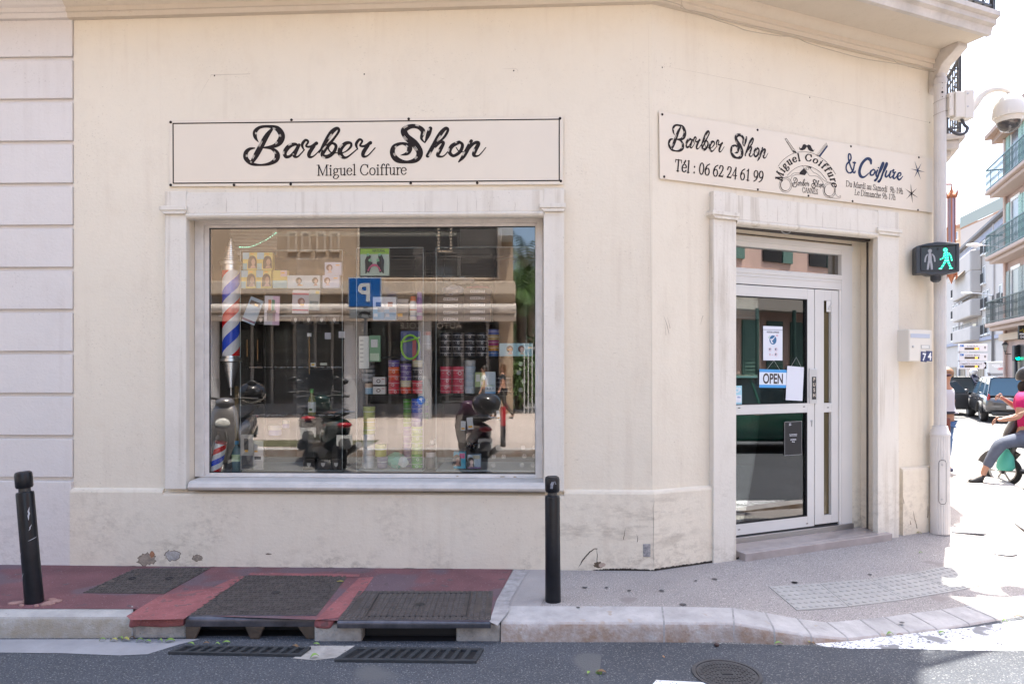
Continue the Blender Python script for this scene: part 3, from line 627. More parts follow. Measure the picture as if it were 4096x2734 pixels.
# --- cornice and balcony slab
crn = MB()
zc = [4.44, 4.50, 4.545, 4.545]
cprof = [(0, 0), (.05, 0), (.055, .035), (.07, .04), (.07, .075), (.09, .085), (.115, .12), (.12, .155), (0, .155)]
cline = [FR.w(sL-.02, 0), CORNER, DG.w(dE, 0), ST.w(8, 0)]
sweep(crn, cprof, cline, zc, closed=True)
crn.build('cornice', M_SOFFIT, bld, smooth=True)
slab = MB()
ol = [FR.w(sL-3, .5), FR.w(cs, .5)]
BP = .56
bp_ = [(0, .15), (BP-.09, .15), (BP-.09, .135), (BP-.05, .135), (BP-.035, .20), (BP, .215), (BP, .26), (BP+.035, .275), (BP+.035, .32), (0, .32)]
sweep(slab, bp_, [FR.w(sL-.02, 0), CORNER, DG.w(dE-.02, 0)], [4.445, 4.505, 4.55], closed=True)
balc = slab.build('balcony_slab', M_STONE, bld, smooth=False)
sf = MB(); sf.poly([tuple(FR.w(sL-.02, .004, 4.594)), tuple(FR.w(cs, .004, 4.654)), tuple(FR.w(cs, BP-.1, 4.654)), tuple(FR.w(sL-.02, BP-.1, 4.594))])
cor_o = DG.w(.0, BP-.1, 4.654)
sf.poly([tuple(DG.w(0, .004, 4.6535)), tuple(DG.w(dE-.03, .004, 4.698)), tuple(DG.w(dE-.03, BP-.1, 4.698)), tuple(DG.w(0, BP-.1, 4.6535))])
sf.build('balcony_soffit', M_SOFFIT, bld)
# console under the balcony end
cn = MB(DG.M)
cn.prism([(-.0, 4.30), (-.06, 4.40), (-.14, 4.55), (-.30, 4.66), (-.30, 4.70), (0, 4.70)], .14, 'yz', dE-.16)
cn.build('console_bracket', M_STONE, bld, bevel=.01)
def railing(name, m, parent, fr, x0, x1, n, z0, h, step=.13):
    rr = MB(fr.M)
    rr.box(x0, x1, -n-.02, -n+.02, z0+h-.025, z0+h); rr.box(x0, x1, -n-.012, -n+.012, z0+.06, z0+.08); rr.box(x0, x1, -n-.01, -n+.01, z0+h-.16, z0+h-.145)
    k = int(abs(x1-x0)/step)
    for i in range(k+1):
        x = x0+(x1-x0)*i/k
        rr.box(x-.007, x+.007, -n-.007, -n+.007, z0, z0+h-.02)
        if i < k:
            xm = x+(x1-x0)/k/2; R_ = abs(x1-x0)/k*.36
            for zc_ in (z0+.2, z0+.5*h, z0+h-.3):
                rr.tube([(xm+R_*cos(t)*(1-.08*t/2), -n, zc_+R_*sin(t)*(1-.08*t/2)) for t in [q_*.7 for q_ in range(11)]], .006, 5)
    for x in (x0, x1): rr.box(x-.018, x+.018, -n-.018, -n+.018, z0, z0+h+.03)
    return rr.build(name, m, parent)
M_RAIL = mat('wrought_iron', (.05, .048, .05), .5)
railing('balcony_railing', M_RAIL, bld, DG, -.1, dE-.05, BP-.02, 4.86, .95)
er = Frame((DG.w(dE-.05, BP-.02).x, DG.w(dE-.05, BP-.02).y), DG.a+pi/2)
railing('balcony_railing', M_RAIL, bld, er, .0, BP-.05, 0, 4.86, .95)
railing('balcony_railing', M_RAIL, bld, FR, sL+.1, cs-.1, BP-.02, 4.80, .95)
# second balcony, on the street side, seen past the pole
b2m = MB(); LL = [ST.w(2.6, 0), ST.w(5.4, 0)]
b2m.T = ST.M
b2m.box(2.6, 5.4, -.8, -.001, 4.62, 4.70); b2m.box(2.64, 5.36, -.74, -.001, 4.50, 4.62); b2m.box(2.7, 5.3, -.66, -.001, 4.42, 4.5)
for x in (2.75, 5.05): b2m.prism([(-.001, 3.75), (-.12, 3.85), (-.25, 4.05), (-.6, 4.42), (-.001, 4.42)], .22, 'yz', x)
b2m.build('side_balcony', M_STONE, bld, bevel=.012)
railing('side_balcony_railing', M_RAIL, bld, ST, 2.63, 5.37, .74, 4.70, 1.0)
e2 = Frame((ST.w(2.63, .74).x, ST.w(2.63, .74).y), ST.a+pi/2); railing('side_balcony_railing', M_RAIL, bld, e2, 0, .72, 0, 4.70, 1.0)
# upper floor windows with shutters, never in frame directly but they throw the shade and fill reflections
M_SHUT = mat('green_shutter', (.09, .17, .14), .6)
# --- plaster damage, cracks, scuffs (thin marks sitting on the render)
def crack(pts, name='hairline_crack', fr=FR, n=.0362, w_=.004, m=None):
    mb = MB(); P = []
    for x, y in pts:
        s_, z_ = fr.sz(x, y, n); P.append((s_, z_, w_*random.uniform(.6, 1.4)))
    P[0] = (*P[0][:2], w_*.2)
    out = []
    for i in range(len(P)-1):
        for k in range(4):
            t = k/4; out.append(tuple(P[i][q]*(1-t)+P[i+1][q]*t+(random.uniform(-.002, .002) if q < 2 and k else 0) for q in range(3)))
    out.append(P[-1])
    ribbon(mb, out, lambda a, b, e: (a, -n-e, b)); return mb.build(name, m or mat('crack_dark', (.05, .035, .025), .9), bld, world=fr.M)
crack([(2314, 2268), (2330, 2240), (2345, 2222), (2360, 2205), (2378, 2193), (2388, 2193)], w_=.007)
crack([(2388, 2193), (2389, 2215), (2388, 2250), (2389, 2268)], w_=.006)
crack([(2546, 2135), (2551, 2150), (2549, 2165)]); crack([(2502, 2110), (2498, 2130), (2494, 2155)])
crack([(1838, 650), (1845, 640)], n=.0012, w_=.002)
crack([(2619, 2000), (2612, 2030), (2614, 2100), (2612, 2200), (2616, 2262)], w_=.0022, m=mat('crack_soft', (.25, .2, .15), .9))
def patch(x, y, w_, h_, m, name='bare_plaster_patch', n=.0364, fr=FR, seed=0, k=26):
    random.seed(seed); mb = MB(); P = []
    for i in range(k):
        a = 2*pi*i/k; P.append(fr.sz(x+w_/2*cos(a)*random.uniform(.72, 1.15), y+h_/2*sin(a)*random.uniform(.66, 1.15), n))
    mb.poly([(p[0], -n, p[1]) for p in P][::-1]); return mb.build(name, m, bld, world=fr.M)
M_BARE = mat('bare_mortar', (.33, .27, .21), .95, var=.4, vs=25, bump=.6, bs=40); M_BARE2 = mat('bare_mortar_grey', (.40, .37, .34), .95, var=.3, vs=30, bump=.6, bs=50)
M_BRICK = mat('exposed_brick', (.36, .17, .09), .9, var=.3, vs=30)
patch(585, 2236, 82, 56, mat('patch_edge', (.13, .09, .06), .95), n=.0360, seed=1); patch(585, 2236, 76, 50, M_BARE, seed=1); patch(608, 2216, 22, 26, M_BRICK, n=.0368, seed=2)
patch(692, 2220, 66, 50, mat('patch_edge', (.1, .08, .06), .95), n=.0360, seed=3); patch(692, 2220, 61, 45, M_BARE2, seed=3)
patch(791, 2230, 46, 28, mat('patch_edge', (.1, .08, .06), .95), n=.0360, seed=4); patch(791, 2230, 41, 23, M_BARE, seed=4)
patch(1074, 2214, 26, 6, mat('patch_edge', (.1, .08, .06), .95), seed=5)
patch(2395, 2258, 44, 26, mat('patch_edge', (.1, .08, .06), .95), n=.0360, seed=6); patch(2408, 2258, 30, 20, mat('exposed_stone', (.5, .38, .3), .9, var=.3, vs=20), n=.0366, seed=7)
# small worn metal plate on the plinth near the corner
pm_ = MB(); a_, z1_ = FR.sz(2573, 2174, .04); b_, z0_ = FR.sz(2602, 2226, .04)
pm_.box(a_, b_, -.041, -.036, z0_, z1_); tag(pm_.build('wall_plate', mat('worn_plate', (.12, .12, .14), .5, .5, var=.6, vs=40, var2=(.45, .43, .42)), None, bevel=.003, world=FR.M), 'small worn grey metal plate on the plinth near the wall corner', 'plate')
for pts in ([(2655, 1262), (2668, 1300), (2676, 1335)], [(2670, 1268), (2680, 1312)], [(2800, 1300), (2812, 1262)], [(2660, 1290), (2664, 1340)]):
    crack(pts, 'scuff_mark', DG, .0012, .0035, mat('scuff', (.2, .15, .11), .9))
M_SOFT = mat('old_sign_ghost', (.47, .40, .32), .9)
for pts, fr, w_ in (([(842, 312), (843, 300), (1000, 296)], FR, .003), ([(2010, 276), (2062, 274), (2072, 284)], FR, .003), ([(790, 395), (835, 318)], FR, .0025), ([(2636, 262), (2800, 292), (3100, 352), (3400, 418), (3717, 490)], DG, .003), ([(2594, 100), (2598, 600), (2604, 1200), (2606, 1900)], FR, .0016)):
    crack(pts, 'old_sign_outline', fr, .0012, w_, M_SOFT)
for x, y, fr in ((858, 303, FR), (1457, 297, FR), (2055, 283, FR), (2649, 270, DG), (3239, 390, DG), (3719, 490, DG), (3690, 980, DG)):
    s_, z_ = fr.sz(x, y, .0012); k = MB(); k.poly([(s_+.006*cos(q*.9), -.0014, z_+.007*sin(q*.9)) for q in range(7)]); k.build('anchor_hole', mat('crack_dark', (.05, .035, .025), .9), bld, world=fr.M)
M_DRIP = mat('drip_stain', (.30, .235, .17), .9, var=.4, vs=60)
for pts in ([(3652, 2040), (3656, 2062), (3664, 2092), (3668, 2110)], [(3711, 2020), (3712, 2050), (3710, 2068)], [(3640, 2078), (3643, 2094)], [(3560, 2060), (3562, 2085)], [(3612, 1985), (3616, 2010)]):
    crack(pts, 'drip_stain', DG, .0366, .011, M_DRIP)
for x in (905, 1030, 1180, 1320, 1400, 1530, 1700, 1830, 1905, 1960, 2060):
    crack([(x, 778+random.randint(0, 30)), (x+1, 815), (x, 846)], 'drip_stain', FR, .0566, random.uniform(.002, .005), mat('run_off', (.50, .44, .37), .9))
for x in (2960, 3020, 3110, 3180, 3290, 3345, 3400):
    yy = 850+(x-2940)*.14; crack([(x, yy-50), (x+1, yy-20), (x, yy+10)], 'drip_stain', DG, .0566, random.uniform(.003, .006), mat('run_off', (.50, .44, .37), .9))
# ragged strip painting gap shade and dirt where the corner render stops short of the ground
random.seed(3)
gapm = MB()
def foot_line(fr, x0, x1, n, m_name, h0, h1, k=60):
    P = []
    for i in range(k+1):
        t = i/k; P.append((x0+(x1-x0)*t, (h0+(h1-h0)*sin(pi*t)**.7)*.6+random.uniform(-.004, .003)))
    vs = [fr.w(x, n, -.05) for x, h in P]+[fr.w(x, n, max(.001, h)) for x, h in P]
    gapm.add(vs, [(i, i+1, len(P)+i+1, len(P)+i) for i in range(k)])
foot_line(FR, FR.sz(2370, 2260)[0], cs+.02, .0366, '', .004, .03)
foot_line(DG, -.01, dq(1690, 1270)[0], .0370, '', .03, .03)
foot_line(FR, sL+.1, FR.sz(2100, 2260)[0], .0366, '', .004, .009)
gapm.build('foot_gap', mat('gap_shade_dirt', (.035, .028, .022), .95), bld)

# ================================================================ NEIGHBOUR on the left: white banded render
nb = thing('neighbouring_building', 'pinkish white banded building wall left of the cream shopfront', 'building', FR.M)
nm = MB(); xl = sL-7
nm.box(xl, sL-.001, .012, TH, -.3, TOP)
gy = [37, 131.5, 227.5, 324, 420.5, 516.5, 613, 709, 805, 901, 997.5, 1093.5]; gw = 9.0
zs_ = [fq(90, y)[1] for y in gy]; gh = gw/ (F/D_)*5.5
edges = [TOP-.0] + zs_
for i in range(len(zs_)):
    top = zs_[i]-gh; bot = zs_[i+1] if i+1 < len(zs_) else -.25
    nm.box(xl, sL-.004 if i+1 < len(zs_) else sL-.001, -.014 if i+1 < len(zs_) else -.03, .0115, bot, top)
nm.box(xl, sL-.003, -.001, .0115, zs_[0], 4.45)
nm.box(xl, sL-.003, -.001, .0115, 4.5, TOP)
nm.build('wall', M_WHITE_WALL, nb, bevel=.006)
nc = MB(); sweep(nc, [(a, b) for a, b in cprof], [Vector((xl, 0)), Vector((sL-.022, 0))], [4.42, 4.44], closed=True)
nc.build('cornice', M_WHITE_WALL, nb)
ns = MB(); sweep(ns, bp_, [Vector((xl, 0)), Vector((sL-.022, 0))], [4.425, 4.445], closed=True); ns.build('balcony_slab', M_WHITE_WALL, nb)
nr = MB(); nr.box(xl, sL-.01, .4, 16, TOP+.0, TOP+.25); nr.build('roof', M_STONE, nb)

# ================================================================ GROUND
def sm_(t): t = max(0, min(1, t)); return t*t*(3-2*t)
def zpav(X, Y):
    n = (Vector((X, Y, 0))-DG.o).dot(DG.N)
    t = (Vector((X, Y, 0))-DG.o).dot(DG.ux)
    return -.1*sm_((X-1.35)/.75)*max(0, min(1, (n-.1)/1.15))*sm_((6.2-X)/1.2)
def Gp(px, py, lift=0.0):
    z = 0
    for _ in range(12):
        P = G(px, py, z+lift); z = zpav(P.x, P.y)
    return P
ROADZ = -.14
def asphalt_mat():
    return mat('asphalt', (.105, .103, .099), .85, var=.22, vs=.8, bump=.6, bs=140, speck=[(110, .58, (.38, .37, .35)), (160, .62, (.08, .08, .08))])
rd = MB(); R_ = 400
rd.poly([(-R_, -R_, ROADZ), (R_, -R_, ROADZ), (R_, R_, ROADZ), (-R_, R_, ROADZ)])
struct(rd.build('road', asphalt_mat()))
# near kerb line: photo columns/rows -> world, with the drop of the lowered kerb
KI = [(-2600, 2423), (0, 2424), (1000, 2425), (2000, 2424), (2648, 2426), (2930, 2431), (3074, 2453.5), (3200, 2476), (3309, 2490), (3430, 2479), (3538, 2468), (3641, 2454), (3749, 2440), (3847, 2427), (3936, 2409.6), (4034, 2391), (4096, 2378)]
KO = [(-2600, 2466), (0, 2466), (1000, 2466), (2000, 2486), (2652, 2487), (2934, 2489), (3082, 2514), (3240, 2537), (3393, 2551), (3524, 2538), (3641, 2526.7), (3749, 2513), (3880, 2493), (3964, 2478), (4072, 2458), (4170, 2436), (4240, 2420)]
KH = [.13, .13, .13, .12, .12, .115, .09, .055, .022, .016, .015, .015, .015, .015, .015, .02, .03]
kin = [Gp(*p) for p in KI]; kout = [G(x, y, ROADZ+h) for (x, y), h in zip(KO, KH)]
far_k = [Vector((4.5, 5.5, -.06)), Vector((5.2, 5.95, -.02)), Vector((5.9, 6.8, 0)), Vector((6.35, 7.9, 0))]+[G(4096, 2010, 0), G(3960, 1925, 0), G(3811, 1853, 0)]
last = far_k[-1]; dv = Vector((.36, .93, 0))
far_k += [last+dv*k for k in (4, 12, 30, 70)]
def outw(i, pts, d):
    a = pts[max(0, i-1)]; b = pts[min(len(pts)-1, i+1)]; t = (b-a).normalized(); return pts[i]+Vector((t.y, -t.x, 0))*d
far_o = [outw(i, far_k, .28) for i in range(len(far_k))]
for p in far_o: p.z -= .01
# pavement: strip from wall foot to kerb
wallpts = []
for p in kin+far_k:
    n = (p-DG.o).dot(DG.N); t = (p-DG.o).dot(DG.ux); sF = (p-FR.o).dot(FR.ux)
    if sF < cs and t < 0: q_ = FR.w(sF, -.1)
    else:
        q_ = DG.w(max(0, min(dE-.1, t)), -.1)
        if t > dE-.1:
            ts = (p-ST.o).dot(ST.ux); q_ = ST.w(max(0, ts), -.1) if ts > 0 else DG.w(dE-.1, -.1)
    wallpts.append(q_)
pv = MB(); K = 16; A = kin+far_k; n_ = len(A); dense = []
for i in range(n_-1):
    m_ = 8 if (A[i+1]-A[i]).length < 3 else 10
    for j in range(m_): t = j/m_; dense.append((A[i].lerp(A[i+1], t), wallpts[i].lerp(wallpts[i+1], t)))
dense.append((A[-1], wallpts[-1]))
vs = []
for a, b in dense:
    for k in range(K+1):
        p = b.lerp(a, k/K); vs.append((p.x, p.y, zpav(p.x, p.y)))
pv.add(vs, [(i*(K+1)+k, i*(K+1)+k+1, (i+1)*(K+1)+k+1, (i+1)*(K+1)+k) for i in range(len(dense)-1) for k in range(K)])
M_PAVE = mat('grey_pink_pavement', (.32, .29, .27), .85, var=.16, vs=1.3, bump=.7, bs=120, speck=[(95, .58, (.48, .44, .41)), (120, .58, (.15, .135, .13)), (3.0, .66, (.25, .22, .205))])
struct(pv.build('pavement', M_PAVE, smooth=True))
# kerb stones with mortar joints
M_KERB = mat('kerb_stone', (.42, .40, .385), .75, var=.3, vs=5, bump=.45, bs=60, speck=[(9, .66, (.36, .31, .26)), (60, .70, (.3, .27, .25))])
M_KERBC = mat('kerb_concrete', (.40, .385, .36), .85, var=.25, vs=5, bump=.5, bs=110, speck=[(90, .68, (.25, .23, .2))])
face_dirt(M_KERB, (.25, .17, .12)); face_dirt(M_KERBC, (.27, .235, .18))
M_JOINT = mat('mortar_joint', (.30, .29, .28), .9, var=.3, vs=30)
def kerb_block(mb, i0, o0, i1, o1, g=.004):
    """one stone between two cross lines; rounded outer arris and a battered face down to the road"""
    t = (i1-i0).normalized()*g; u = (o1-o0).normalized()*g
    secs = []
    for I, O, a, b in ((i0, o0, t, u), (i1, o1, -t, -u)):
        I = I+a; O = O+b; d = (O-I); dn = Vector((d.x, d.y, 0)).normalized(); zb = ROADZ-.05
        P = [Vector((I.x, I.y, zb)), Vector((I.x, I.y, I.z+.004)), I.lerp(O, .82)+Vector((0, 0, .003)), I.lerp(O, .95)+Vector((0, 0, -.002)), O+Vector((0, 0, -.014)), O+dn*.012+Vector((0, 0, -.045)), Vector((O.x+dn.x*.03, O.y+dn.y*.03, zb))]
        P[5].z = max(P[5].z, zb+.001)
        secs.append(P)
    k = len(secs[0]); fs = [(j, j+1, k+j+1, k+j) for j in range(k-1)]+[tuple(range(k)), tuple(k+j for j in range(k))[::-1]]
    mb.add(secs[0]+secs[1], fs)
kb = MB(); jn = MB()
def lerp_at(pts, x, key):
    if x >= key[-1]: return pts[-1]+(pts[-1]-pts[-2]).normalized()*(x-key[-1])*.002
    for i in range(len(pts)-1):
        if key[i] <= x <= key[i+1]: return pts[i].lerp(pts[i+1], (x-key[i])/(key[i+1]-key[i]))
def kerb_run(xs, blk, mb):
    kx = [p[0] for p in KI]; ko = [p[0] for p in KO]
    def pair(x, xo): return lerp_at(kin, x, kx), lerp_at(kout, xo, ko)
    for (a, ao), (b, bo) in zip(xs[:-1], xs[1:]):
        m_ = 3
        for q_ in range(m_):
            A_1 = pair(a+(b-a)*q_/m_, ao+(bo-ao)*q_/m_); B_1 = pair(a+(b-a)*(q_+1)/m_, ao+(bo-ao)*(q_+1)/m_)
            kerb_block(mb, *A_1, *B_1, g=0)
        I, O = pair(b, bo); i2, o2 = pair(b+10, bo+10)
        d = (i2-I).normalized()*.006
        kerb_block(jn, I-d+Vector((0, 0, .0015)), O-d+Vector((0, 0, .0015)), I+d+Vector((0, 0, .0015)), O+d+Vector((0, 0, .0015)), 0)
kl = MB(); kerb_run([(-2600, -2600), (-1400, -1420), (-20, -60), (529, 529)], None, kl)
struct(kl.build('kerb', M_KERBC, smooth=True))
kerb_run([(2010, 2004), (2648, 2656), (2930, 2936), (3062, 3097), (3190, 3245), (3309, 3393), (3440, 3524), (3538, 3641), (3641, 3749), (3765, 3880), (3860, 3985), (3960, 4090), (4050, 4200), (4096, 4240)], None, kb)
far2 = far_k; 
for i in range(len(far_k)-1):
    m_ = 1 if (far_k[i+1]-far_k[i]).length > 6 else 2
    for q_ in range(m_):
        kerb_block(kb, far_k[i].lerp(far_k[i+1], q_/m_), far_o[i].lerp(far_o[i+1], q_/m_), far_k[i].lerp(far_k[i+1], (q_+1)/m_), far_o[i].lerp(far_o[i+1], (q_+1)/m_), .003)
kerb_block(kb, kin[-1], kout[-1], far_k[0], far_o[0], .003)
struct(kb.build('kerb', M_KERB, smooth=True)); struct(jn.build('kerb', M_JOINT, smooth=True))
# pale inner slab band on the sunny pavement edge
# red painted pavement
M_RED = mat('red_paint', (.165, .068, .074), .8, var=.3, vs=3.0, bump=.5, bs=120, speck=[(1.6, .50, (.125, .080, .092)), (9, .64, (.10, .065, .07)), (110, .68, (.36, .27, .27))])
M_RED2 = mat('fresh_red_paint', (.29, .095, .095), .8, var=.35, vs=7, bump=.7, bs=60, speck=[(14, .6, (.17, .08, .08)), (90, .68, (.42, .28, .27))])
rp = MB(); z = .004
def g3(x, y, z): p = G(x, y, z); return (p.x, p.y, z)
a = FR.w(-7, -.02); b = g3(2056, 2276, z); b = (FR.w((Vector(b)-FR.o).dot(FR.ux), -.02).x, FR.w((Vector(b)-FR.o).dot(FR.ux), -.02).y, z)
rp.poly([(a.x, a.y, z), (-7, 4.563, z), g3(529, 2433, z), g3(745, 2458, z), g3(1352, 2480, z), g3(1960, 2483, z), g3(1985, 2400, z), b])
struct(rp.build('pavement', M_RED))
rp2 = MB(); z = .0072
rp2.poly([g3(843, 2350, z), g3(640, 2380, z), g3(505, 2462, z), g3(525, 2478, z), g3(735, 2474, z), g3(985, 2300, z), g3(945, 2305, z)])
rp2.poly([g3(1436, 2309, z), g3(1495, 2305, z), g3(1455, 2362, z), g3(1352, 2468, z), g3(1262, 2478, z)])
rp2.poly([g3(1004, 2288, z), g3(1440, 2295, z), g3(1436, 2306, z), g3(992, 2297, z)])
struct(rp2.build('pavement', M_RED2))
M_CONC = mat('rough_concrete', (.36, .34, .31), .9, var=.35, vs=10, bump=.8, bs=45, speck=[(50, .66, (.2, .18, .16))])
# mortar strip beside the red area, and paler poured slab by the right bollard
cp = MB(); z = .006
cp.poly([g3(2056, 2276, z), g3(1985, 2400, z), g3(1958, 2484, z), g3(1990, 2500, z), g3(2036, 2440, z), g3(2040, 2400, z), g3(2110, 2285, z)])
struct(cp.build('pavement', mat('mortar_pale', (.36, .34, .33), .9, var=.3, vs=14, bump=.7, bs=40)))
cp = MB(); z = .0025
cp.poly([g3(2020, 2425, z), g3(2160, 2424, z), g3(2180, 2385, z), g3(2188, 2272, z), g3(2060, 2274, z)])
struct(cp.build('pavement', mat('poured_slab', (.33, .305, .29), .85, var=.16, vs=3, bump=.3, bs=120, speck=[(150, .64, (.26, .22, .21))])))
# concrete cheeks under the drain covers
cc = MB()
def gl(x, y, z): p = G(x, y, z); return p
Yk = 4.40
def xat(px, Y=4.4): return (px-CX)/F*Y
cc.box(xat(500), xat(742), 4.42, 4.62, ROADZ-.02, -.004)
cc.box(xat(1262), xat(1452), 4.36, 4.60, ROADZ-.02, -.030)
cc.box(xat(1826), xat(2004), 4.36, 4.62, ROADZ-.02, -.030)
cc.box(xat(1452), xat(1826), 4.62, 4.66, ROADZ-.02, -.03)
struct(cc.build('kerb', M_CONC, bevel=.02))
rk = MB()      # the red painted lumps lapping over the kerb each side of the first drain
rk.prism([(xat(509), -.075), (xat(560), -.062), (xat(640), -.07), (xat(735), -.062), (xat(742), .004), (xat(520), .004)], .14, 'xz', 4.395)
rk.prism([(xat(1263), -.055), (xat(1330), -.062), (xat(1350), .002), (xat(1264), .002)], .12, 'xz', 4.345)
struct(rk.build('kerb', M_RED2, bevel=.022, bseg=3))
# gutter strip
gu = MB(); z = ROADZ+.004
gu.poly([(-8, 4.36, z), (-8, 4.10, z), g3(0, 2607, z), g3(250, 2610, z), g3(480, 2619, z), g3(590, 2614, z), g3(716, 2575, z), (-2.0, 4.39, z)])
struct(gu.build('road', mat('gutter_concrete', (.29, .29, .30), .85, var=.2, vs=4, bump=.3, bs=90)))
gu = MB()
gu.poly([g3(1243, 2580, z), g3(1420, 2580, z), g3(1345, 2628, z), g3(1255, 2638, z), g3(1170, 2630, z), g3(1200, 2615, z)])
struct(gu.build('road', M_CONC))
# lighter asphalt patch boundary and white markings
wm = MB(); z = ROADZ+.004
random.seed(11)
M_MARK = mat('road_paint', (.66, .68, .70), .7, var=.15, vs=6, speck=[(48, .55, (.15, .15, .155))])
wm.poly([g3(2625, 2717, z), g3(2850, 2728, z), g3(2990, 2745, z), g3(3050, 2790, z), g3(2560, 2790, z)])
struct(wm.build('road', mat('road_paint_fresh', (.7, .72, .74), .7, speck=[(60, .62, (.2, .2, .2))])))
wm = MB()
P = [(3260, 2572), (3420, 2560), (3560, 2536), (3700, 2520), (3800, 2514), (3880, 2508), (3990, 2492), (4130, 2470), (4400, 2420), (4800, 2380), (4800, 2580), (4400, 2590), (4130, 2600), (3900, 2600), (3760, 2596), (3600, 2592), (3400, 2592), (3300, 2584)]
wm.poly([g3(x, y, z) for x, y in P])
struct(wm.build('road', mat('worn_road_paint', (.68, .69, .71), .75, speck=[(70, .555, (.13, .13, .14)), (6, .60, (.2, .2, .205))])))
# darker re-laid asphalt on the right
dk = MB(); z = ROADZ+.0018
dk.poly([g3(2412, 2560, z), g3(3300, 2583, z), (2.9, 5.1, z), (5, 6.4, z), (22, 6.0, z), (22, .9, z), (2.2, 1.2, z), g3(2390, 2900, z), g3(2396, 2700, z), g3(2404, 2640, z)])
struct(dk.build('road', mat('newer_asphalt', (.058, .065, .077), .85, var=.25, vs=1.5, bump=.8, bs=120, speck=[(105, .60, (.19, .19, .19)), (130, .58, (.028, .028, .03))])))
dk = MB(); z = ROADZ+.0014
dk.poly([(-9, 4.62, z), (-9, 1.2, z), g3(2392, 2900, z), g3(2397, 2700, z), g3(2406, 2640, z), g3(2414, 2560, z), (.62, 4.62, z)])
struct(dk.build('road', mat('old_asphalt', (.066, .074, .088), .85, var=.25, vs=1.1, bump=.8, bs=120, speck=[(95, .60, (.21, .21, .21)), (120, .58, (.035, .035, .038)), (1.4, .60, (.10, .102, .105))])))
# markings across the sunny street
lm = MB(); z = ROADZ+.004
for (x, y, w_, l_) in ((6.6, 13.5, .12, 1.6), (9.1, 16.2, .14, 2.0), (10.5, 20.5, .14, 2.4), (12.5, 27, .14, 3)):
    d = Vector((.36, .93, 0)); nn = Vector((.93, -.36, 0)); p = Vector((x+1.3, y, z))
    lm.poly([tuple(p+nn*w_/2), tuple(p+nn*w_/2+d*l_), tuple(p-nn*w_/2+d*l_), tuple(p-nn*w_/2)])
for k in range(5):
    p = Vector((9.0+k*.9, 17.5-k*.25, z)); lm.poly([tuple(p), tuple(p+Vector((.5, -.14, 0))), tuple(p+Vector((.5+.9, 2.2, 0))), tuple(p+Vector((.9, 2.34, 0)))])
struct(lm.build('road', mat('road_paint_fresh', (.7, .72, .74), .7)))

# ================================================================ drains, covers, tactile paving
# checker plate cover 1
def quad_plate(name, corners, z, thick, m, label, cat, pattern, group=None):
    """corners TL TR BR BL in photo px, lying at height z; pattern raised studs"""
    C_ = [G(x, y, z) for x, y in corners]; mb = MB()
    mb.hexa([(p.x, p.y, z-thick) for p in C_[::-1]], [(p.x, p.y, z) for p in C_[::-1]])
    def uv(u, v): return (C_[0].lerp(C_[1], u)).lerp(C_[3].lerp(C_[2], u), v)
    pattern(mb, uv, z)
    o = mb.build(name, m); return tag(o, label, cat, group), uv
def stars(nx, ny):
    def f(mb, uv, z):
        for i in range(nx):
            for j in range(ny):
                if (i+j*2) % 7 in (0,): continue
                u = (i+.5+(.25 if j % 2 else -.25)*.6)/nx; v = (j+.5)/ny
                if not (.02 < u < .98): continue
                p = uv(u, v)
                for a in (.5, 2.05):
                    d = Vector((cos(a), sin(a), 0))*.013; e = Vector((-sin(a), cos(a), 0))*.0035
                    mb.add([tuple(p-d-e), tuple(p+d-e), tuple(p+d+e), tuple(p-d+e)]+[tuple(q_+Vector((0, 0, .004))) for q_ in (p-d-e*.5, p+d-e*.5, p+d+e*.5, p-d+e*.5)],
                           [(4, 5, 6, 7), (0, 1, 5, 4), (1, 2, 6, 5), (2, 3, 7, 6), (3, 0, 4, 7)])
    return f
o, uv = quad_plate('manhole_cover', [(538, 2272), (843, 2268), (655, 2372), (333, 2367)], .0085, .012, M_IRON, 'flat cast iron cover set in red pavement against the wall', 'manhole cover', stars(17, 14))
for u, v in ((.25, .45), (.72, .45)):
    hl = MB(); p = uv(u, v); hl.lathe([(.028, 0), (.028, .005), (.02, .005), (.018, .001)], (p.x, p.y, .0085), 16); hl.build('lifting_hole', M_BLACK, o)
# drain 1: plate with front lip on three legs
g1 = thing('storm_drain', 'iron storm drain cover with star studs and open mouth between red strips', 'storm drain', Matrix.Identity(4))
xa, xb = -2.10, -1.265; yb, yf = 5.27, 4.425
gm = MB(); z = .006
gm.box(xa, xb, yf, yb, z-.03, z)
def uv1(u, v): return Vector((xa+(xb-xa)*u, yb+(yf-yb)*v, z))
stars(24, 20)(gm, uv1, z)
# circular lid seam
gm.build('cover', M_IRON, g1)
ring = MB(); cxm, cym = (xa+xb)/2, 4.84; N_ = 60
rin = [(cxm+.385*cos(2*pi*i/N_), cym+.37*sin(2*pi*i/N_), .004) for i in range(N_)]
ribbon(ring, rin, lambda a, b, e: (a, b, z+.0045), closed=True)
ring.lathe([(.03, 0), (.03, .0046)], (cxm, cym+.02, z), 16)
ring.build('lid_seam', M_BLACK, g1)
lip = MB()
k = 8; prof = [(yf+.001, z)]+[(yf-.035*sin(i*pi/2/k)-.0, z-.035*(1-cos(i*pi/2/k))) for i in range(1, k+1)]+[(yf-.037, z-.062)]
inner = [(yf-.007, z-.062), (yf+.001, z-.04)]
lip.prism(prof+inner, xb-xa, 'yz', xa)
lip.build('lip', mat('worn_iron', (.10, .10, .115), .38, .6, var=.4, vs=10), g1, smooth=True)
zb = ROADZ+.003; zl_ = z-.063
L3 = xb-xa
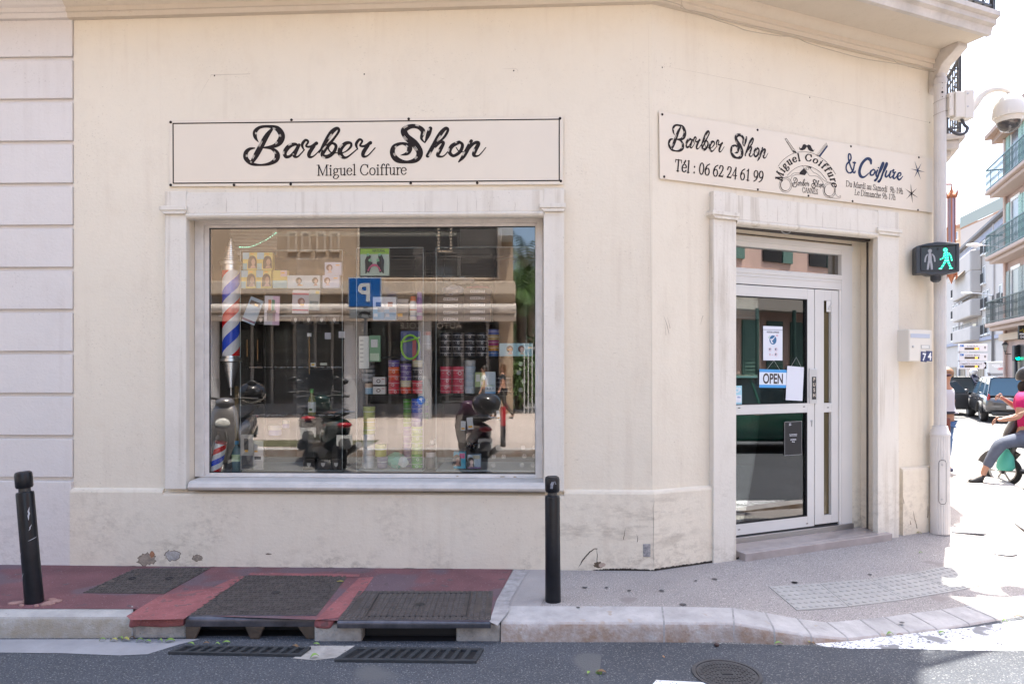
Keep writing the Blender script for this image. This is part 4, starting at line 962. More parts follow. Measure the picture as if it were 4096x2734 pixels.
for a0, a1, b0, b1 in ((0, .075, 0, .12), (.50, .565, .455, .61), (.93, 1, .86, 1)):
    lg = MB(); lg.hexa([(xa+a0*L3, yf-.036, zb), (xa+a1*L3, yf-.036, zb), (xa+a1*L3, yf-.012, zb), (xa+a0*L3, yf-.012, zb)], [(xa+b0*L3, yf-.036, zl_), (xa+b1*L3, yf-.036, zl_), (xa+b1*L3, yf-.008, zl_), (xa+b0*L3, yf-.008, zl_)])
    lg.build('front_leg', mat('rusty_iron', (.10, .075, .055), .7, .3, var=.4, vs=8, bump=.4), g1, bevel=.006)
pit = MB(); pit.box(xa, xb, yf+.02, yf+.5, ROADZ+.001, ROADZ+.003); pit.box(xa, xb, yf+.12, yf+.13, ROADZ+.003, z-.03); pit.build('mouth', M_BLACK, g1)
# drain 2
g2 = thing('storm_drain', 'iron storm drain cover with brick pattern lid between concrete cheeks', 'storm drain', Matrix.Identity(4))
xc, xd = -1.105, -.135; yb2, yf2 = 4.90, 4.335
g2m = MB(); g2m.box(xc, xd, yf2, yb2, z-.03, z)
nx, ny = 26, 17
for i in range(nx):
    for j in range(ny):
        x0 = xc+(xd-xc)*(i+.12+(.0 if j % 2 else .0))/nx; x1 = xc+(xd-xc)*(i+.88)/nx; y0_ = yf2+(yb2-yf2)*(j+.14)/ny; y1_ = yf2+(yb2-yf2)*(j+.86)/ny
        u = (i+.5)/nx; v = (j+.5)/ny
        if abs(u-.5) < .03 and abs(v-.5) < .05: continue
        if (abs(u-.17) < .012 or abs(u-.83) < .012) and .1 < v < .9: continue
        if (u < .12 or u > .88) and .25 < v < .75 and i % 2: continue
        g2m.add([(x0, y0_, z), (x1, y0_, z), (x1, y1_, z), (x0, y1_, z), (x0+.003, y0_+.003, z+.004), (x1-.003, y0_+.003, z+.004), (x1-.003, y1_-.003, z+.004), (x0+.003, y1_-.003, z+.004)], [(4, 5, 6, 7), (0, 1, 5, 4), (1, 2, 6, 5), (2, 3, 7, 6), (3, 0, 4, 7)])
g2m.build('cover', M_IRON, g2)
sm2 = MB(); fx = lambda u: xc+(xd-xc)*u; fy = lambda v: yf2+(yb2-yf2)*v
for a, b, c, d in ((.165, .168, .1, .9), (.832, .835, .1, .9), (.168, .832, .1, .105), (.168, .832, .895, .9)): sm2.box(fx(a), fx(b)+.002, fy(c), fy(d)+.002, z, z+.0046)
sm2.lathe([(.03, 0), (.03, .0046)], (fx(.5), fy(.5), z), 16)
sm2.build('lid_seam', M_BLACK, g2)
l2 = MB(); k = 6
prof = [(yf2+.001, z)]+[(yf2-.022*sin(i*pi/2/k), z-.022*(1-cos(i*pi/2/k))) for i in range(1, k+1)]+[(yf2-.02, z-.045), (yf2+.03, z-.06), (yf2+.03, z-.031)]
l2.prism(prof, xd-xc, 'yz', xc); l2.build('lip', mat('worn_iron', (.10, .10, .115), .38, .6), g2, smooth=True)
p2 = MB(); p2.box(xat(1454), xat(1824), 4.36, 4.61, ROADZ+.001, ROADZ+.003); p2.box(xat(1454), xat(1824), 4.45, 4.455, ROADZ+.003, -.032); p2.build('mouth', M_BLACK, g2)
def grate(corners, nb, label):
    C_ = [G(x, y, ROADZ+.02) for x, y in corners]; zt = ROADZ+.02
    def uv(u, v): return (C_[0].lerp(C_[1], u)).lerp(C_[3].lerp(C_[2], u), v)
    mb = MB()
    def bar(u0, u1, v0, v1, w_=0):
        q_ = [uv(u0, v0), uv(u1, v0), uv(u1, v1), uv(u0, v1)]
        if w_: q_ = [uv(u0, v0), uv(u1, v0), uv(u1-w_, v1), uv(u0-w_, v1)]
        mb.hexa([(p.x, p.y, zt-.018) for p in q_[::-1]], [(p.x, p.y, zt) for p in q_[::-1]])
    bar(0, 1, 0, .13); bar(0, 1, .87, 1); bar(0, .035, .1301, .8699); bar(.965, 1, .1301, .8699)
    for i in range(1, nb): bar(.035+.93*i/nb-.016+.008, .035+.93*i/nb+.016+.008, .1302, .8698)
    root = tag(mb.build('drain_grate', M_IRON2, bevel=.002), label, 'grate')
    pt = MB(); q_ = [uv(.02, .08), uv(.98, .08), uv(.98, .92), uv(.02, .92)]; pt.poly([(p.x, p.y, ROADZ+.0046) for p in q_]); pt.build('pit_shade', M_BLACK, root)  # flat black sheet painted for the shaded depth under the bars
grate([(1424, 2584), (1935, 2588), (1905, 2640), (1337, 2634)], 12, 'black slotted gutter grate before the brick pattern drain')
grate([(735, 2576), (1245, 2583), (1204, 2614), (672, 2604)], 12, 'black slotted gutter grate before the star studded drain')
# round manhole at the bottom edge
mc = G(2907, 2697, ROADZ); rr_ = .17
mh = MB(); mh.lathe([(rr_+.022, 0), (rr_+.022, .010), (rr_+.004, .010), (rr_+.003, .004), (rr_-.002, .004), (rr_-.004, .009), (0.0, .009)], (mc.x, mc.y, ROADZ), 48)
for i in range(-8, 9):
    x = i*.0185; hh = sqrt(max(0, (rr_-.02)**2-x*x))
    segs = ((-hh, hh),) if abs(i) > 2 else ((-hh, -.035), (.035, hh))
    for s0_, s1_ in segs:
        if s1_-s0_ < .02: continue
        n2 = max(1, int((s1_-s0_)/.035))
        for q_ in range(n2):
            a0 = s0_+(s1_-s0_)*(q_+.1)/n2; a1 = s0_+(s1_-s0_)*(q_+.9)/n2
            mh.box(mc.x+x-.0055, mc.x+x+.0055, mc.y+a0, mc.y+a1, ROADZ+.009, ROADZ+.0125)
tag(mh.build('manhole_cover', mat('manhole_iron', (.075, .075, .08), .55, .4, var=.3, vs=15), smooth=False), 'round ribbed manhole cover in the asphalt at the bottom edge', 'manhole cover')
mo = MB(); mo.box(mc.x-.03, mc.x+.03, mc.y-.02, mc.y+.02, ROADZ+.009, ROADZ+.0135); mo.box(mc.x-.018, mc.x+.018, mc.y-.01, mc.y+.01, ROADZ+.0135, ROADZ+.0142)
mo.build('keyhole', M_DARK, bpy.data.objects['manhole_cover.001'])
# tactile slabs: four
M_TACT = mat('tactile_concrete', (.36, .345, .32), .85, var=.12, vs=5, bump=.25, bs=90)
T_ = [[(3075, 2346.5), (3187, 2441.5)], [(3278, 2333), (3397, 2427)], [(3472, 2316), (3622, 2399)], [(3652, 2291), (3818, 2365)], [(3796, 2261.5), (3978, 2331)]]
for i in range(4):
    q_ = [Gp(*T_[i][0]), Gp(*T_[i+1][0]), Gp(*T_[i+1][1]), Gp(*T_[i][1])]
    if i < 3 or 1:
        c = sum(q_, Vector())/4; q_ = [c+(p-c)*.988 for p in q_]
    tm = MB(); tm.hexa([tuple(p-Vector((0, 0, .03))) for p in q_[::-1]], [tuple(p+Vector((0, 0, .006))) for p in q_[::-1]])
    for u in range(8):
        for v in range(6):
            p = (q_[0].lerp(q_[1], (u+.5)/8)).lerp(q_[3].lerp(q_[2], (u+.5)/8), (v+.5)/6)
            tm.lathe([(.017, 0), (.015, .004), (.009, .0065), (0, .0068)], (p.x, p.y, p.z+.006), 10, caps=False)
    tag(tm.build('tactile_slab', M_TACT, smooth=True), ['studded grey tactile slab nearest the manhole side, first of four', 'studded grey tactile slab second from the left end of the row', 'studded grey tactile slab third from the left, mostly in shade', 'studded grey tactile slab at the right end, half in sunlight'][i], 'tactile slab', 'tactile slabs set in the pavement')
# other covers on the sunny pavement
o, uvv = quad_plate('inspection_cover', [(3806, 2103), (3905, 2110), (3945, 2133), (3806, 2126)], .006, .01, mat('grey_cover', (.2, .2, .21), .6, .2, var=.3, vs=20), 'small patterned grey cover by the foot of the pole', 'inspection cover', stars(8, 4))
o, uvv = quad_plate('inspection_cover', [(4044, 2082), (4180, 2083), (4200, 2120), (4096, 2116)], .006, .01, mat('grey_cover', (.2, .2, .21), .6, .2), 'patterned grey cover cut by the right edge of the photo', 'inspection cover', stars(8, 5))
for (x, y, r_, lab) in ((3995, 2203.5, .135, 'round white pavement marker ringed in blue, the larger disc'), (3991, 2183, .055, 'small plain white disc on pavement behind the ringed marker')):
    p = Gp(x, y); dm = MB(); dm.lathe([(r_, 0), (r_, .004), (0, .004)], (p.x, p.y, p.z+.001), 32)
    o = tag(dm.build('pavement_disc', mat('disc_white', (.62, .62, .64), .6)), lab, 'pavement marker')
    if r_ > .1:
        dr = MB(); rin = [(p.x+.105*cos(2*pi*i/40), p.y+.105*sin(2*pi*i/40), .02) for i in range(40)]
        ribbon(dr, rin, lambda a, b, e: (a, b, p.z+.0062), closed=True)
        ribbon(dr, [(p.x-.05, p.y-.02, .02), (p.x, p.y+.03, .03), (p.x+.05, p.y, .02)], lambda a, b, e: (a, b, p.z+.0063))
        dr.build('disc_print', mat('disc_blue', (.25, .29, .42), .6), o)
# chewing gum spots
random.seed(5)
gm_ = MB()
for (x, y) in ((2338, 2350), (2425, 2350), (2517, 2362), (2647, 2363), (2783, 2323), (2858, 2316), (2733, 2418), (3178, 2330), (3480, 2298), (3608, 2491), (2313, 2430), (3178, 2330)):
    p = Gp(x, y); r_ = random.uniform(.011, .022)
    gm_.poly([(p.x+r_*cos(k*.63)*random.uniform(.8, 1.2), p.y+r_*sin(k*.63)*random.uniform(.8, 1.2), p.z+.0058) for k in range(10)])
struct(gm_.build('pavement', mat('gum', (.08, .075, .075), .8)))
# fallen leaves
random.seed(21)
M_LEAF = [mat('leaf_green', (.20, .33, .07), .6, var=.2, vs=30), mat('leaf_yellow', (.45, .42, .10), .6, var=.2, vs=30), mat('leaf_brown', (.20, .12, .06), .7, var=.3, vs=30)]
leafpts = [(410, 2562, 0, 'r'), (455, 2562, 1, 'r'), (482, 2557, 0, 'r'), (502, 2562, 1, 'r'), (560, 2566, 0, 'r'), (592, 2568, 0, 'r'), (640, 2567, 0, 'r'), (680, 2566, 0, 'r'), (528, 2557, 2, 'r'), (764, 2578, 0, 'r'), (870, 2580, 0, 'r'), (905, 2571, 0, 'r'), (825, 2575, 2, 'r'), (1266, 2577, 0, 'r'), (1258, 2628, 0, 'r'), (1180, 2592, 2, 'r'), (1360, 2328, 1, 'p'), (2356, 2558, 0, 'r'), (2430, 2555, 0, 'r'), (2480, 2554, 0, 'r'), (2890, 2554, 1, 'r'), (3115, 2577, 0, 'r'), (3245, 2570, 2, 'r'), (3185, 2205, 0, 'p'), (3267, 2189, 1, 'p'), (3313, 2193, 0, 'p'), (3683, 2212, 0, 'p'), (3676, 2134, 1, 'p'), (3712, 2120, 0, 'p'), (3230, 2568, 1, 'r'), (3560, 2540, 0, 'r'), (3768, 2532, 0, 'r'), (4020, 2489, 0, 'r'), (3600, 2540, 2, 'r'), (4075, 2470, 2, 'r'), (2354, 2692, 0, 'r'), (2406, 2690, 2, 'r'), (3957, 1986, 1, 'p'), (3945, 1918, 1, 'p')]
WH = {}
for i, (x, y, c, g_) in enumerate(leafpts):
    p = G(x, y, ROADZ+.006) if g_ == 'r' else Gp(x, y); L_ = random.uniform(.035, .06); wd = L_*random.uniform(.16, .26)
    mb = MB(); n_ = 7; up_ = random.uniform(.004, .018)
    vs = []
    for k in range(n_+1):
        t = k/n_; ww = wd*sin(pi*min(1, t*1.02))**.8+.0005; zz = up_*sin(pi*t)
        vs += [(L_*(t-.5), -ww, zz+.004), (L_*(t-.5), 0, zz), (L_*(t-.5), ww, zz+.004)]
    mb.add(vs, [(k*3+j, k*3+3+j, k*3+4+j, k*3+1+j) for k in range(n_) for j in range(2)])
    o = mb.build('fallen_leaf', M_LEAF[c], smooth=True)
    o.location = (p.x, p.y, p.z+.004); o.rotation_euler = (random.uniform(-.15, .15), random.uniform(-.1, .1), random.uniform(-.6, .6) if i < 16 else random.uniform(0, 6.28))
    col_ = ['green', 'yellow', 'brown'][c]
    where = 'in the gutter left of the drains' if x < 700 else 'beside the gutter grates' if x < 1300 and g_ == 'r' else 'along the foot of the kerb' if g_ == 'r' else 'on the drain cover' if x < 1400 else 'on the pavement by the doorstep'
    if g_ == 'p' and x > 3600: where = 'on the pavement near the pole'
    tag(o, f'{col_} fallen leaf lying {where}', 'leaf', f'{col_} leaves {where}')
ct = MB(); p = G(2652, 2625, ROADZ); ct.lathe([(.004, 0), (.004, .016)], (0, 0, 0), 10); o = ct.build('cigarette_butt', mat('butt', (.55, .3, .16), .7)); o.location = (p.x, p.y, ROADZ+.006); o.rotation_euler = (pi/2, 0, .3); tag(o, 'orange cigarette butt on the dark asphalt', 'cigarette butt')
ct = MB(); p = G(2867, 2584, ROADZ); ct.ell((0, 0, 0), (.016, .014, .012), 10, 8); o = ct.build('fallen_fruit', mat('dry_fruit', (.05, .025, .02), .5), smooth=True); o.location = (p.x, p.y, ROADZ+.012); tag(o, 'dark dried fruit lying on the road by the kerb', 'fruit')
wd_ = MB(); p = G(2395, 2692, ROADZ)
for k in range(40):
    a = random.uniform(0, 6.28); r_ = random.uniform(.0, .02); l_ = random.uniform(.01, .025)
    b = Vector((p.x+r_*cos(a), p.y+r_*sin(a), ROADZ)); t_2 = b+Vector((cos(a)*.008, sin(a)*.008, l_))
    wd_.add([tuple(b-Vector((.002, 0, 0))), tuple(b+Vector((.002, 0, 0))), tuple(t_2)], [(0, 1, 2)])
tag(wd_.build('weed', M_LEAF[0]), 'tiny green weed growing from the asphalt seam', 'weed')
# ================================================================ SIGNS ON THE WALL
def XF(fr, n): return lambda px, py, e=0: (lambda r: (r[0], -n-e, r[1]))(fr.sz(px, py, n))
S1 = [(677, 481), (2253, 464), (2253, 737.5), (677, 746)]
sg1 = MB(); X = XF(FR, .018); X0 = XF(FR, .006)
sg1.hexa([X0(*S1[3]), X0(*S1[2]), X0(*S1[1]), X0(*S1[0])][::-1], [X(*S1[3]), X(*S1[2]), X(*S1[1]), X(*S1[0])][::-1])
sign1 = tag(sg1.build('shop_sign', M_SIGN, bevel=.002, world=FR.M), 'long cream sign with black script lettering inside a thin border above the shop window', 'sign')
X = XF(FR, .0195)
bd = MB()
b4 = [(692, 494), (2237, 477), (2237, 722), (693, 733)]
for i in range(4):
    a, b = b4[i], b4[(i+1) % 4]; ribbon(bd, [(*a, 4.6), (*b, 4.6)], X, 1e-5*i)
bd.build('border_line', M_INK, sign1).matrix_parent_inverse = FR.M.inverted()@FR.M
def fixp(parent):      # children authored in the frame's own coordinates
    for o in bpy.data.objects:
        if o.parent is parent: o.matrix_parent_inverse = Matrix.Identity(4)
barber_text(X, 'lettering', sign1, M_INK, M_SIGN, 1)
def fit(fr, n, pl, pr, adv, asp=1.0):
    s0, z0 = fr.sz(*pl, n); s1, z1 = fr.sz(*pr, n); k = (s1-s0)/adv
    return lambda x, y, e=0: (s0+k*x, -n-e, z0+(z1-z0)*x/adv+y*k*asp)
def adv_of(t, track=0): return sum(SERIF[c][0]+track for c in t)
def ftext(fr, n, txt, pl, pr, m, parent, asp=1.0, name='lettering', **kw):
    mb = MB(); serif_text(mb, txt, fit(fr, n, pl, pr, adv_of(txt, kw.get('track', 0)), asp), 1.0, **kw)
    return mb.build(name, m, parent)
ftext(FR, .0195, 'Miguel Coiffure', (1267, 702), (1627, 698), M_INK, sign1, 1.12, thick=.085, thin=.036)
def screw_dots(fr, n, pts, parent, r=.011):
    for x, y in pts:
        mb = MB(); s_, z_ = fr.sz(x, y, n)
        mb.lathe([(r, 0), (r, .003), (r*.6, .005), (0, .0055)], (0, 0, 0), 12, M=Matrix.Translation((s_, -n, z_)) @ Matrix.Rotation(pi/2, 4, 'X'))
        mb.build('screw', M_INK, parent, smooth=True)
screw_dots(FR, .018, [(683, 489), (1166, 480), (1635, 476), (2240, 474), (683, 740), (936, 740), (1163, 737), (1643, 733), (1909, 732), (2243, 724)], sign1)
# --- sign over the door
S2 = [(2636, 445), (3728, 634), (3732, 851), (2639, 714)]
sg2 = MB(); X = XF(DG, .018); X0 = XF(DG, .006)
sg2.hexa([X0(*S2[3]), X0(*S2[2]), X0(*S2[1]), X0(*S2[0])][::-1], [X(*S2[3]), X(*S2[2]), X(*S2[1]), X(*S2[0])][::-1])
sign2 = tag(sg2.build('shop_sign', M_SIGN, bevel=.002, world=DG.M), 'cream sign with phone number and scissors emblem above the entrance door', 'sign')
n2 = .0195
sA, zA = DG.sz(2673, 601, n2); sB, zB = DG.sz(3072, 658, n2); kk = (sB-sA)/968
def XB(x, y, e=0):
    t = (x-975)/968; return (sA+(x-975)*kk, -n2-e, zA+(zB-zA)*t+(662-y)*kk*1.27)
barber_text(XB, 'lettering', sign2, M_INK, M_SIGN, 1, fat=1.05)
ftext(DG, n2, 'Tél : 06 62 24 61 99', (2697, 683), (3053, 730), M_INK, sign2, 1.22, slant=.12, thick=.115, thin=.045)
ftext(DG, n2, 'Du Mardi au Samedi  9h-19h', (3383, 745), (3612, 776), M_INK, sign2, 1.2, slant=.12, thick=.085, thin=.04)
ftext(DG, n2, 'Le Dimanche 9h-17h', (3417, 779), (3582, 800), M_INK, sign2, 1.2, slant=.12, thick=.085, thin=.04)
ftext(DG, n2, 'CANNES', (3209, 769), (3272, 777), M_INK, sign2, 1.4, thick=.10, thin=.045)
ftext(DG, n2, '&', (3381, 687), (3423, 693), M_BLUEINK, sign2, 1.5, thick=.11, thin=.05)
K4 = lambda x, y: (3100+x/3.136, 400+y/3.136)
XD = XF(DG, n2)
# script word Coiffure, stroke by stroke (enlargement coordinates)
COIF = [[(1205,800,22),(1195,750,40),(1150,738,34),(1090,800,34),(1060,890,34),(1075,955,36),(1120,965,22),(1180,915,10)],
 [(1235,870,18),(1200,900,24),(1200,940,22),(1235,935,20),(1255,890,18),(1232,868,14),(1265,900,8)],
 [(1285,880,20),(1268,930,24),(1280,965,18),(1300,950,8)],[(1296,848,16),(1299,852,16)],
 [(1290,960,8),(1335,870,22),(1362,800,22),(1350,785,16),(1325,850,22),(1290,960,24),(1262,1010,22),(1248,1005,14),(1290,970,10)],
 [(1335,960,8),(1380,870,22),(1408,805,22),(1395,790,16),(1370,860,22),(1335,970,24),(1308,1025,22),(1292,1018,14),(1340,980,10)],
 [(1400,890,20),(1385,945,24),(1400,965,20),(1440,920,12)],[(1452,895,22),(1435,950,24),(1450,975,18),(1475,950,8)],
 [(1465,890,10),(1490,875,20),(1478,910,14),(1510,905,20)],[(1500,915,20),(1482,965,24),(1498,985,18),(1530,950,8)],
 [(1535,965,8),(1575,945,14),(1575,915,18),(1550,920,22),(1535,965,26),(1560,1000,22),(1605,955,8)]]
cm = MB()
for k, st in enumerate(COIF): ribbon(cm, [(*K4(x, y), w_/3.136) for x, y, w_ in spline(st, sub=6)], XD, 3e-5*k)
cm.build('lettering', M_BLUEINK, sign2)
def unsk(x, y): return K4(x, (1054-y)+.15*(x-400))       # emblem drawn upright, then laid along the sign
XE = lambda x, y, e=0: XD(*unsk(x, y), e)
em = MB()
t1 = 'Miguel Coiffure'
serif_text(em, t1, XE, 128, x0=0, slant=.12, thick=.15, thin=.06, arc=(405, -20, 312, pi*1.0), track=.07)
em.build('lettering', M_INK, sign2)
em = MB()
def rib(pts, w_, sp=True, e=0):
    P = [(x, y, w_ if not isinstance(w_, (list, tuple)) else w_[i]) for i, (x, y) in enumerate(pts)]
    if sp: P = spline(P, sub=5)
    ribbon(em, [(*K4(x, y), q_/3.136) for x, y, q_ in P], XD, e)
rib([(40, 830), (110, 745), (230, 672), (370, 650), (500, 680), (620, 755), (700, 840), (760, 930)], 5)
rib([(155, 945), (235, 870), (340, 825), (450, 838), (560, 900), (620, 970), (650, 1010)], 5, e=1e-4)
rib([(125, 490), (235, 665)], 5, False); rib([(140, 480), (265, 655)], 5, False); rib([(125, 490), (140, 480)], 5, False); rib([(150, 520), (240, 650)], 3, False); rib([(232, 640), (262, 660)], 16, False)
for i in range(13):
    t = i/12; rib([(515+t*125, 690-t*155), (545+t*115, 710-t*130)], 3.4, False)
cmb = MB(); cmb.poly([XD(*K4(x, y), 2e-4) for x, y in ((548, 703), (655, 565), (662, 585), (565, 716))][::-1]); cmb.build('comb_emblem', M_BLUEINK, sign2)
mu = [(400, 572), (375, 553), (350, 560), (335, 600), (318, 608), (303, 585), (310, 625), (345, 632), (378, 620), (400, 585), (420, 625), (450, 645), (480, 650), (500, 615), (482, 632), (465, 610), (445, 568), (420, 558)]
em.poly([XD(*K4(x, y), 2e-4) for x, y in mu][::-1])
for cx_, cy_, rx, ry in ((132, 1065, 62, 74), (682, 1130, 62, 76)):
    for sc_ in (1.0, 1.28):
        P = [(cx_+rx*sc_*cos(a*pi/12), cy_+ry*sc_*sin(a*pi/12)) for a in range(25)]; rib(P, [9 if (sc_ == 1 and 6 <= i <= 14) else 4 for i in range(25)], False, e=1e-4*sc_)
rib([(75, 1000), (130, 970), (190, 955), (235, 918), (310, 915)], 4); rib([(195, 1010), (215, 960), (265, 935), (330, 935), (375, 942)], 4)
rib([(345, 825), (400, 900), (435, 950), (520, 955), (580, 1000), (610, 1060), (615, 1100)], 4); rib([(430, 840), (480, 905), (530, 930), (620, 1010), (700, 1045), (745, 1110), (750, 1160), (790, 1215), (820, 1200), (815, 1228), (740, 1232), (660, 1205)], 4)
em.poly([XD(*K4(x, y), 3e-4) for x, y in ((362, 855), (402, 908), (375, 943), (305, 928), (312, 905))]); em.poly([XD(*K4(x, y), 3e-4) for x, y in ((412, 826), (462, 846), (440, 862))])
P = [(405+18*cos(a*pi/8), 857+22*sin(a*pi/8)) for a in range(17)]; rib(P, 4, False, e=2e-4); rib([(390, 862), (420, 850)], 4, False, e=3e-4)
em.build('scissors_emblem', M_INK, sign2)
# little Barber Shop inside the scissors
s0_, z0_ = DG.sz(*K4(215, 1090), n2); s1_, z1_ = DG.sz(*K4(612, 1125), n2); k3 = (s1_-s0_)/968
barber_text(lambda x, y, e=0: (s0_+(x-975)*k3, -n2-e, z0_+(z1_-z0_)*(x-975)/968+(662-y)*k3*1.35), 'lettering', sign2, M_INK, M_SIGN, 1, fat=.9)
for (cx_, cy_, R, m_) in ((1790, 885, 90, M_BLUEINK), (1712, 1172, 85, M_INK)):
    st = MB()
    for k, (dx, dy) in enumerate(((-.45, -1.4), (.55, -1.1), (1.05, .22), (.45, 1.3), (-.5, 1.05), (-1.0, -.25)) if cy_ < 1000 else ((-.12, -1.5), (.85, -.8), (1.0, .65), (.18, 1.5), (-.8, .85), (-.95, -.7))):
        L_ = math.hypot(dx, dy); nx_, ny_ = -dy/L_*7, dx/L_*7
        st.poly([XD(*K4(cx_+nx_, cy_+ny_), 5e-5*k), XD(*K4(cx_+dx*R, cy_+dy*R), 5e-5*k), XD(*K4(cx_-nx_, cy_-ny_), 5e-5*k)])
    st.build('star_emblem', m_, sign2)
screw_dots(DG, .018, [(2649, 458), (3030, 520), (3403.5, 585.6), (3675, 629.5), (2656.5, 706.6), (3031, 758), (3233.5, 783), (3410, 804.5), (3671.5, 840)], sign2, .010)
# ================================================================ MAILBOX with house number
def item_frame(fr, px, n):      # empty placed on a wall
    return fr.M
mb_ = thing('mailbox', 'cream metal letterbox with house number 74 on the corner wall', 'mailbox', DG.M)
n_m = .17
m0, zt_m = DG.sz(3635, 1317, n_m); m1, zb_m = DG.sz(3726.5, 1445, n_m)
M_BOX = mat('box_cream', (.66, .61, .53), .4)
x = MB(); x.box(m0, m1, -n_m, -.002, zb_m, zt_m); x.build('box_body', M_BOX, mb_, bevel=.004)
x = MB(); x.box(m0+.006, m1-.006, -n_m-.004, -n_m, zb_m+.006, zt_m-.008); dd = x.build('box_door', M_BOX, mb_, bevel=.002)
def lb(x0, y0, x1, y1, nn, dn, mt, name, par, bev=.0):
    a, b = DG.sz(3580+x0/2.41, 850+y0/2.41, nn); c, d = DG.sz(3580+x1/2.41, 850+y1/2.41, nn); k = MB(); k.box(a, c, -nn-dn, -nn, d, b); return k.build(name, mt, par, bevel=bev)
lb(150, 1165, 333, 1210, n_m+.004, .003, mat('slot_grey', (.42, .45, .52), .35), 'letter_slot', dd)
lb(250, 1276, 333, 1312, n_m+.004, .003, M_STEEL, 'name_holder', dd); lb(257, 1282, 326, 1306, n_m+.0072, .0004, mat('paper', (.7, .68, .63), .7), 'name_card', dd)
k = MB(); a, b = DG.sz(3580+168/2.41, 850+1291/2.41, n_m); k.lathe([(.012, 0), (.012, .004), (.006, .006), (0, .006)], seg=14, M=Matrix.Translation((a, -n_m-.004, b)) @ Matrix.Rotation(pi/2, 4, 'X')); k.build('lock', M_STEEL, dd)
M_NAVY = mat('enamel_navy', (.02, .035, .12), .3)
for (x0, y0, x1, y1, t_, r_) in ((249, 1340, 303, 1438, '7', .06), (302, 1333, 354, 1432, '4', .03)):
    a, b = DG.sz(3580+x0/2.41, 850+y0/2.41, n_m+.006); c, d = DG.sz(3580+x1/2.41, 850+y1/2.41, n_m+.006)
    cxp, czp = (a+c)/2, (b+d)/2; R_m = Matrix.Translation((cxp, 0, czp)) @ Matrix.Rotation(r_, 4, 'Y')
    k = MB(); k.box(-(c-a)/2, (c-a)/2, -n_m-.010 - (.002 if t_ == '4' else 0), -n_m-.0045, -(b-d)/2, (b-d)/2, M=R_m); pl = k.build('number_plate', M_NAVY, mb_)
    sans('digit', t_, M_WHITE, pl, R_m @ WALLTXT(0, -n_m-.0112-(.002 if t_ == '4' else 0), -(b-d)*.36), (b-d)*1.02, ext=.0004, bold=.0025)
# ================================================================ POLE, PEDESTRIAN SIGNAL, CAMERA
pc = G(3776, 2139, 0); PX, PY = pc.x, pc.y+.08
sc_ = PY/F
pole = thing('signal_pole', 'fluted cream signal pole standing at the building corner', 'pole', loc=(PX+.012, PY, 0))
def fluted(r, z0, z1, nfl=20, d=.055):
    mb = MB(); P = []
    seg = nfl*4
    for z in (z0, z1):
        for k in range(seg): rr = r*(1-d*(k % 4 == 0)); P.append((rr*cos(2*pi*k/seg), rr*sin(2*pi*k/seg), z))
    mb.add(P, [(k, (k+1) % seg, seg+(k+1) % seg, seg+k) for k in range(seg)]+[tuple(range(seg, 2*seg))]); return mb
zq = lambda y: H+(HY-y)*sc_
M_POLE = mat('pole_paint', (.60, .565, .53), .5, var=.1, vs=4)
rb, rs = 35*sc_, 22.2*sc_
fluted(rb, 0, zq(1735), 24).build('pole_base', M_POLE, pole)
fluted(rs, zq(1705), zq(332), 18).build('shaft', M_POLE, pole)
k = MB(); z_a, z_b = zq(1735), zq(1703); k.lathe([(rb+.004, z_a-.012), (rb+.006, z_a), (rb, z_a+.015), (rb-.012, z_a+(z_b-z_a)*.55), (rs+.012, z_b), (rs, z_b+.005)], seg=40); k.build('collar', M_POLE, pole, smooth=True)
k = MB(); k.lathe([(rs*.8, zq(332)), (rs*.8, zq(298)), (0, zq(296))], seg=24); k.lathe([(rs+.004, zq(340)), (rs+.008, zq(322)), (rs-.002, zq(312)), (rs*.8, zq(310))], seg=24); k.build('pole_cap', mat('cap_grey', (.48, .45, .43), .6), pole, smooth=True)
# access panel (curved plate with seam)
k = MB(); a0, a1 = radians(-128), radians(-88); zp0, zp1 = zq(2008), zq(1835); N_ = 14; R2_ = rb+.0035
P = []
for i in range(N_+1):
    a = a0+(a1-a0)*i/N_; e = .025*abs(2*i/N_-1)**4
    P += [(R2_*cos(a), R2_*sin(a), zp0+e), (R2_*cos(a), R2_*sin(a), zp1-e)]
k.add(P, [(2*i, 2*i+2, 2*i+3, 2*i+1) for i in range(N_)]); pn = k.build('access_panel', M_POLE, pole, smooth=True)
k = MB(); ppth = []
for i in range(N_+1): a = a0+(a1-a0)*i/N_; e = .025*abs(2*i/N_-1)**4; ppth.append((a, zp0+e))
top = [(a, zp1-(z-zp0)) for a, z in ppth][::-1]; loop = ppth+top
k.tube([((R2_+.0005)*cos(a), (R2_+.0005)*sin(a), z) for a, z in loop+[loop[0]]], .0022, 5); k.build('panel_seam', M_DARK, pn)
for z_ in (zp0+.045, zp1-.045):
    k = MB(); a = (a0+a1)/2-.05; k.lathe([(.010, 0), (.010, .004), (0, .005)], seg=12, M=Matrix.Translation(((R2_)*cos(a), R2_*sin(a), z_)) @ Matrix.Rotation(pi/2, 4, 'X')); k.build('panel_bolt', M_STEEL, pn)
k = MB()
for y_, r_ in ((378, .011), (396, .0045), (362, .004), (341, .004)): k.lathe([(r_, 0), (r_, .002), (0, .002)], seg=12, M=Matrix.Translation((-.012, -rs-.0002, zq(y_))) @ Matrix.Rotation(pi/2, 4, 'X'))
k.build('cable_hole', M_BLACK, pole)
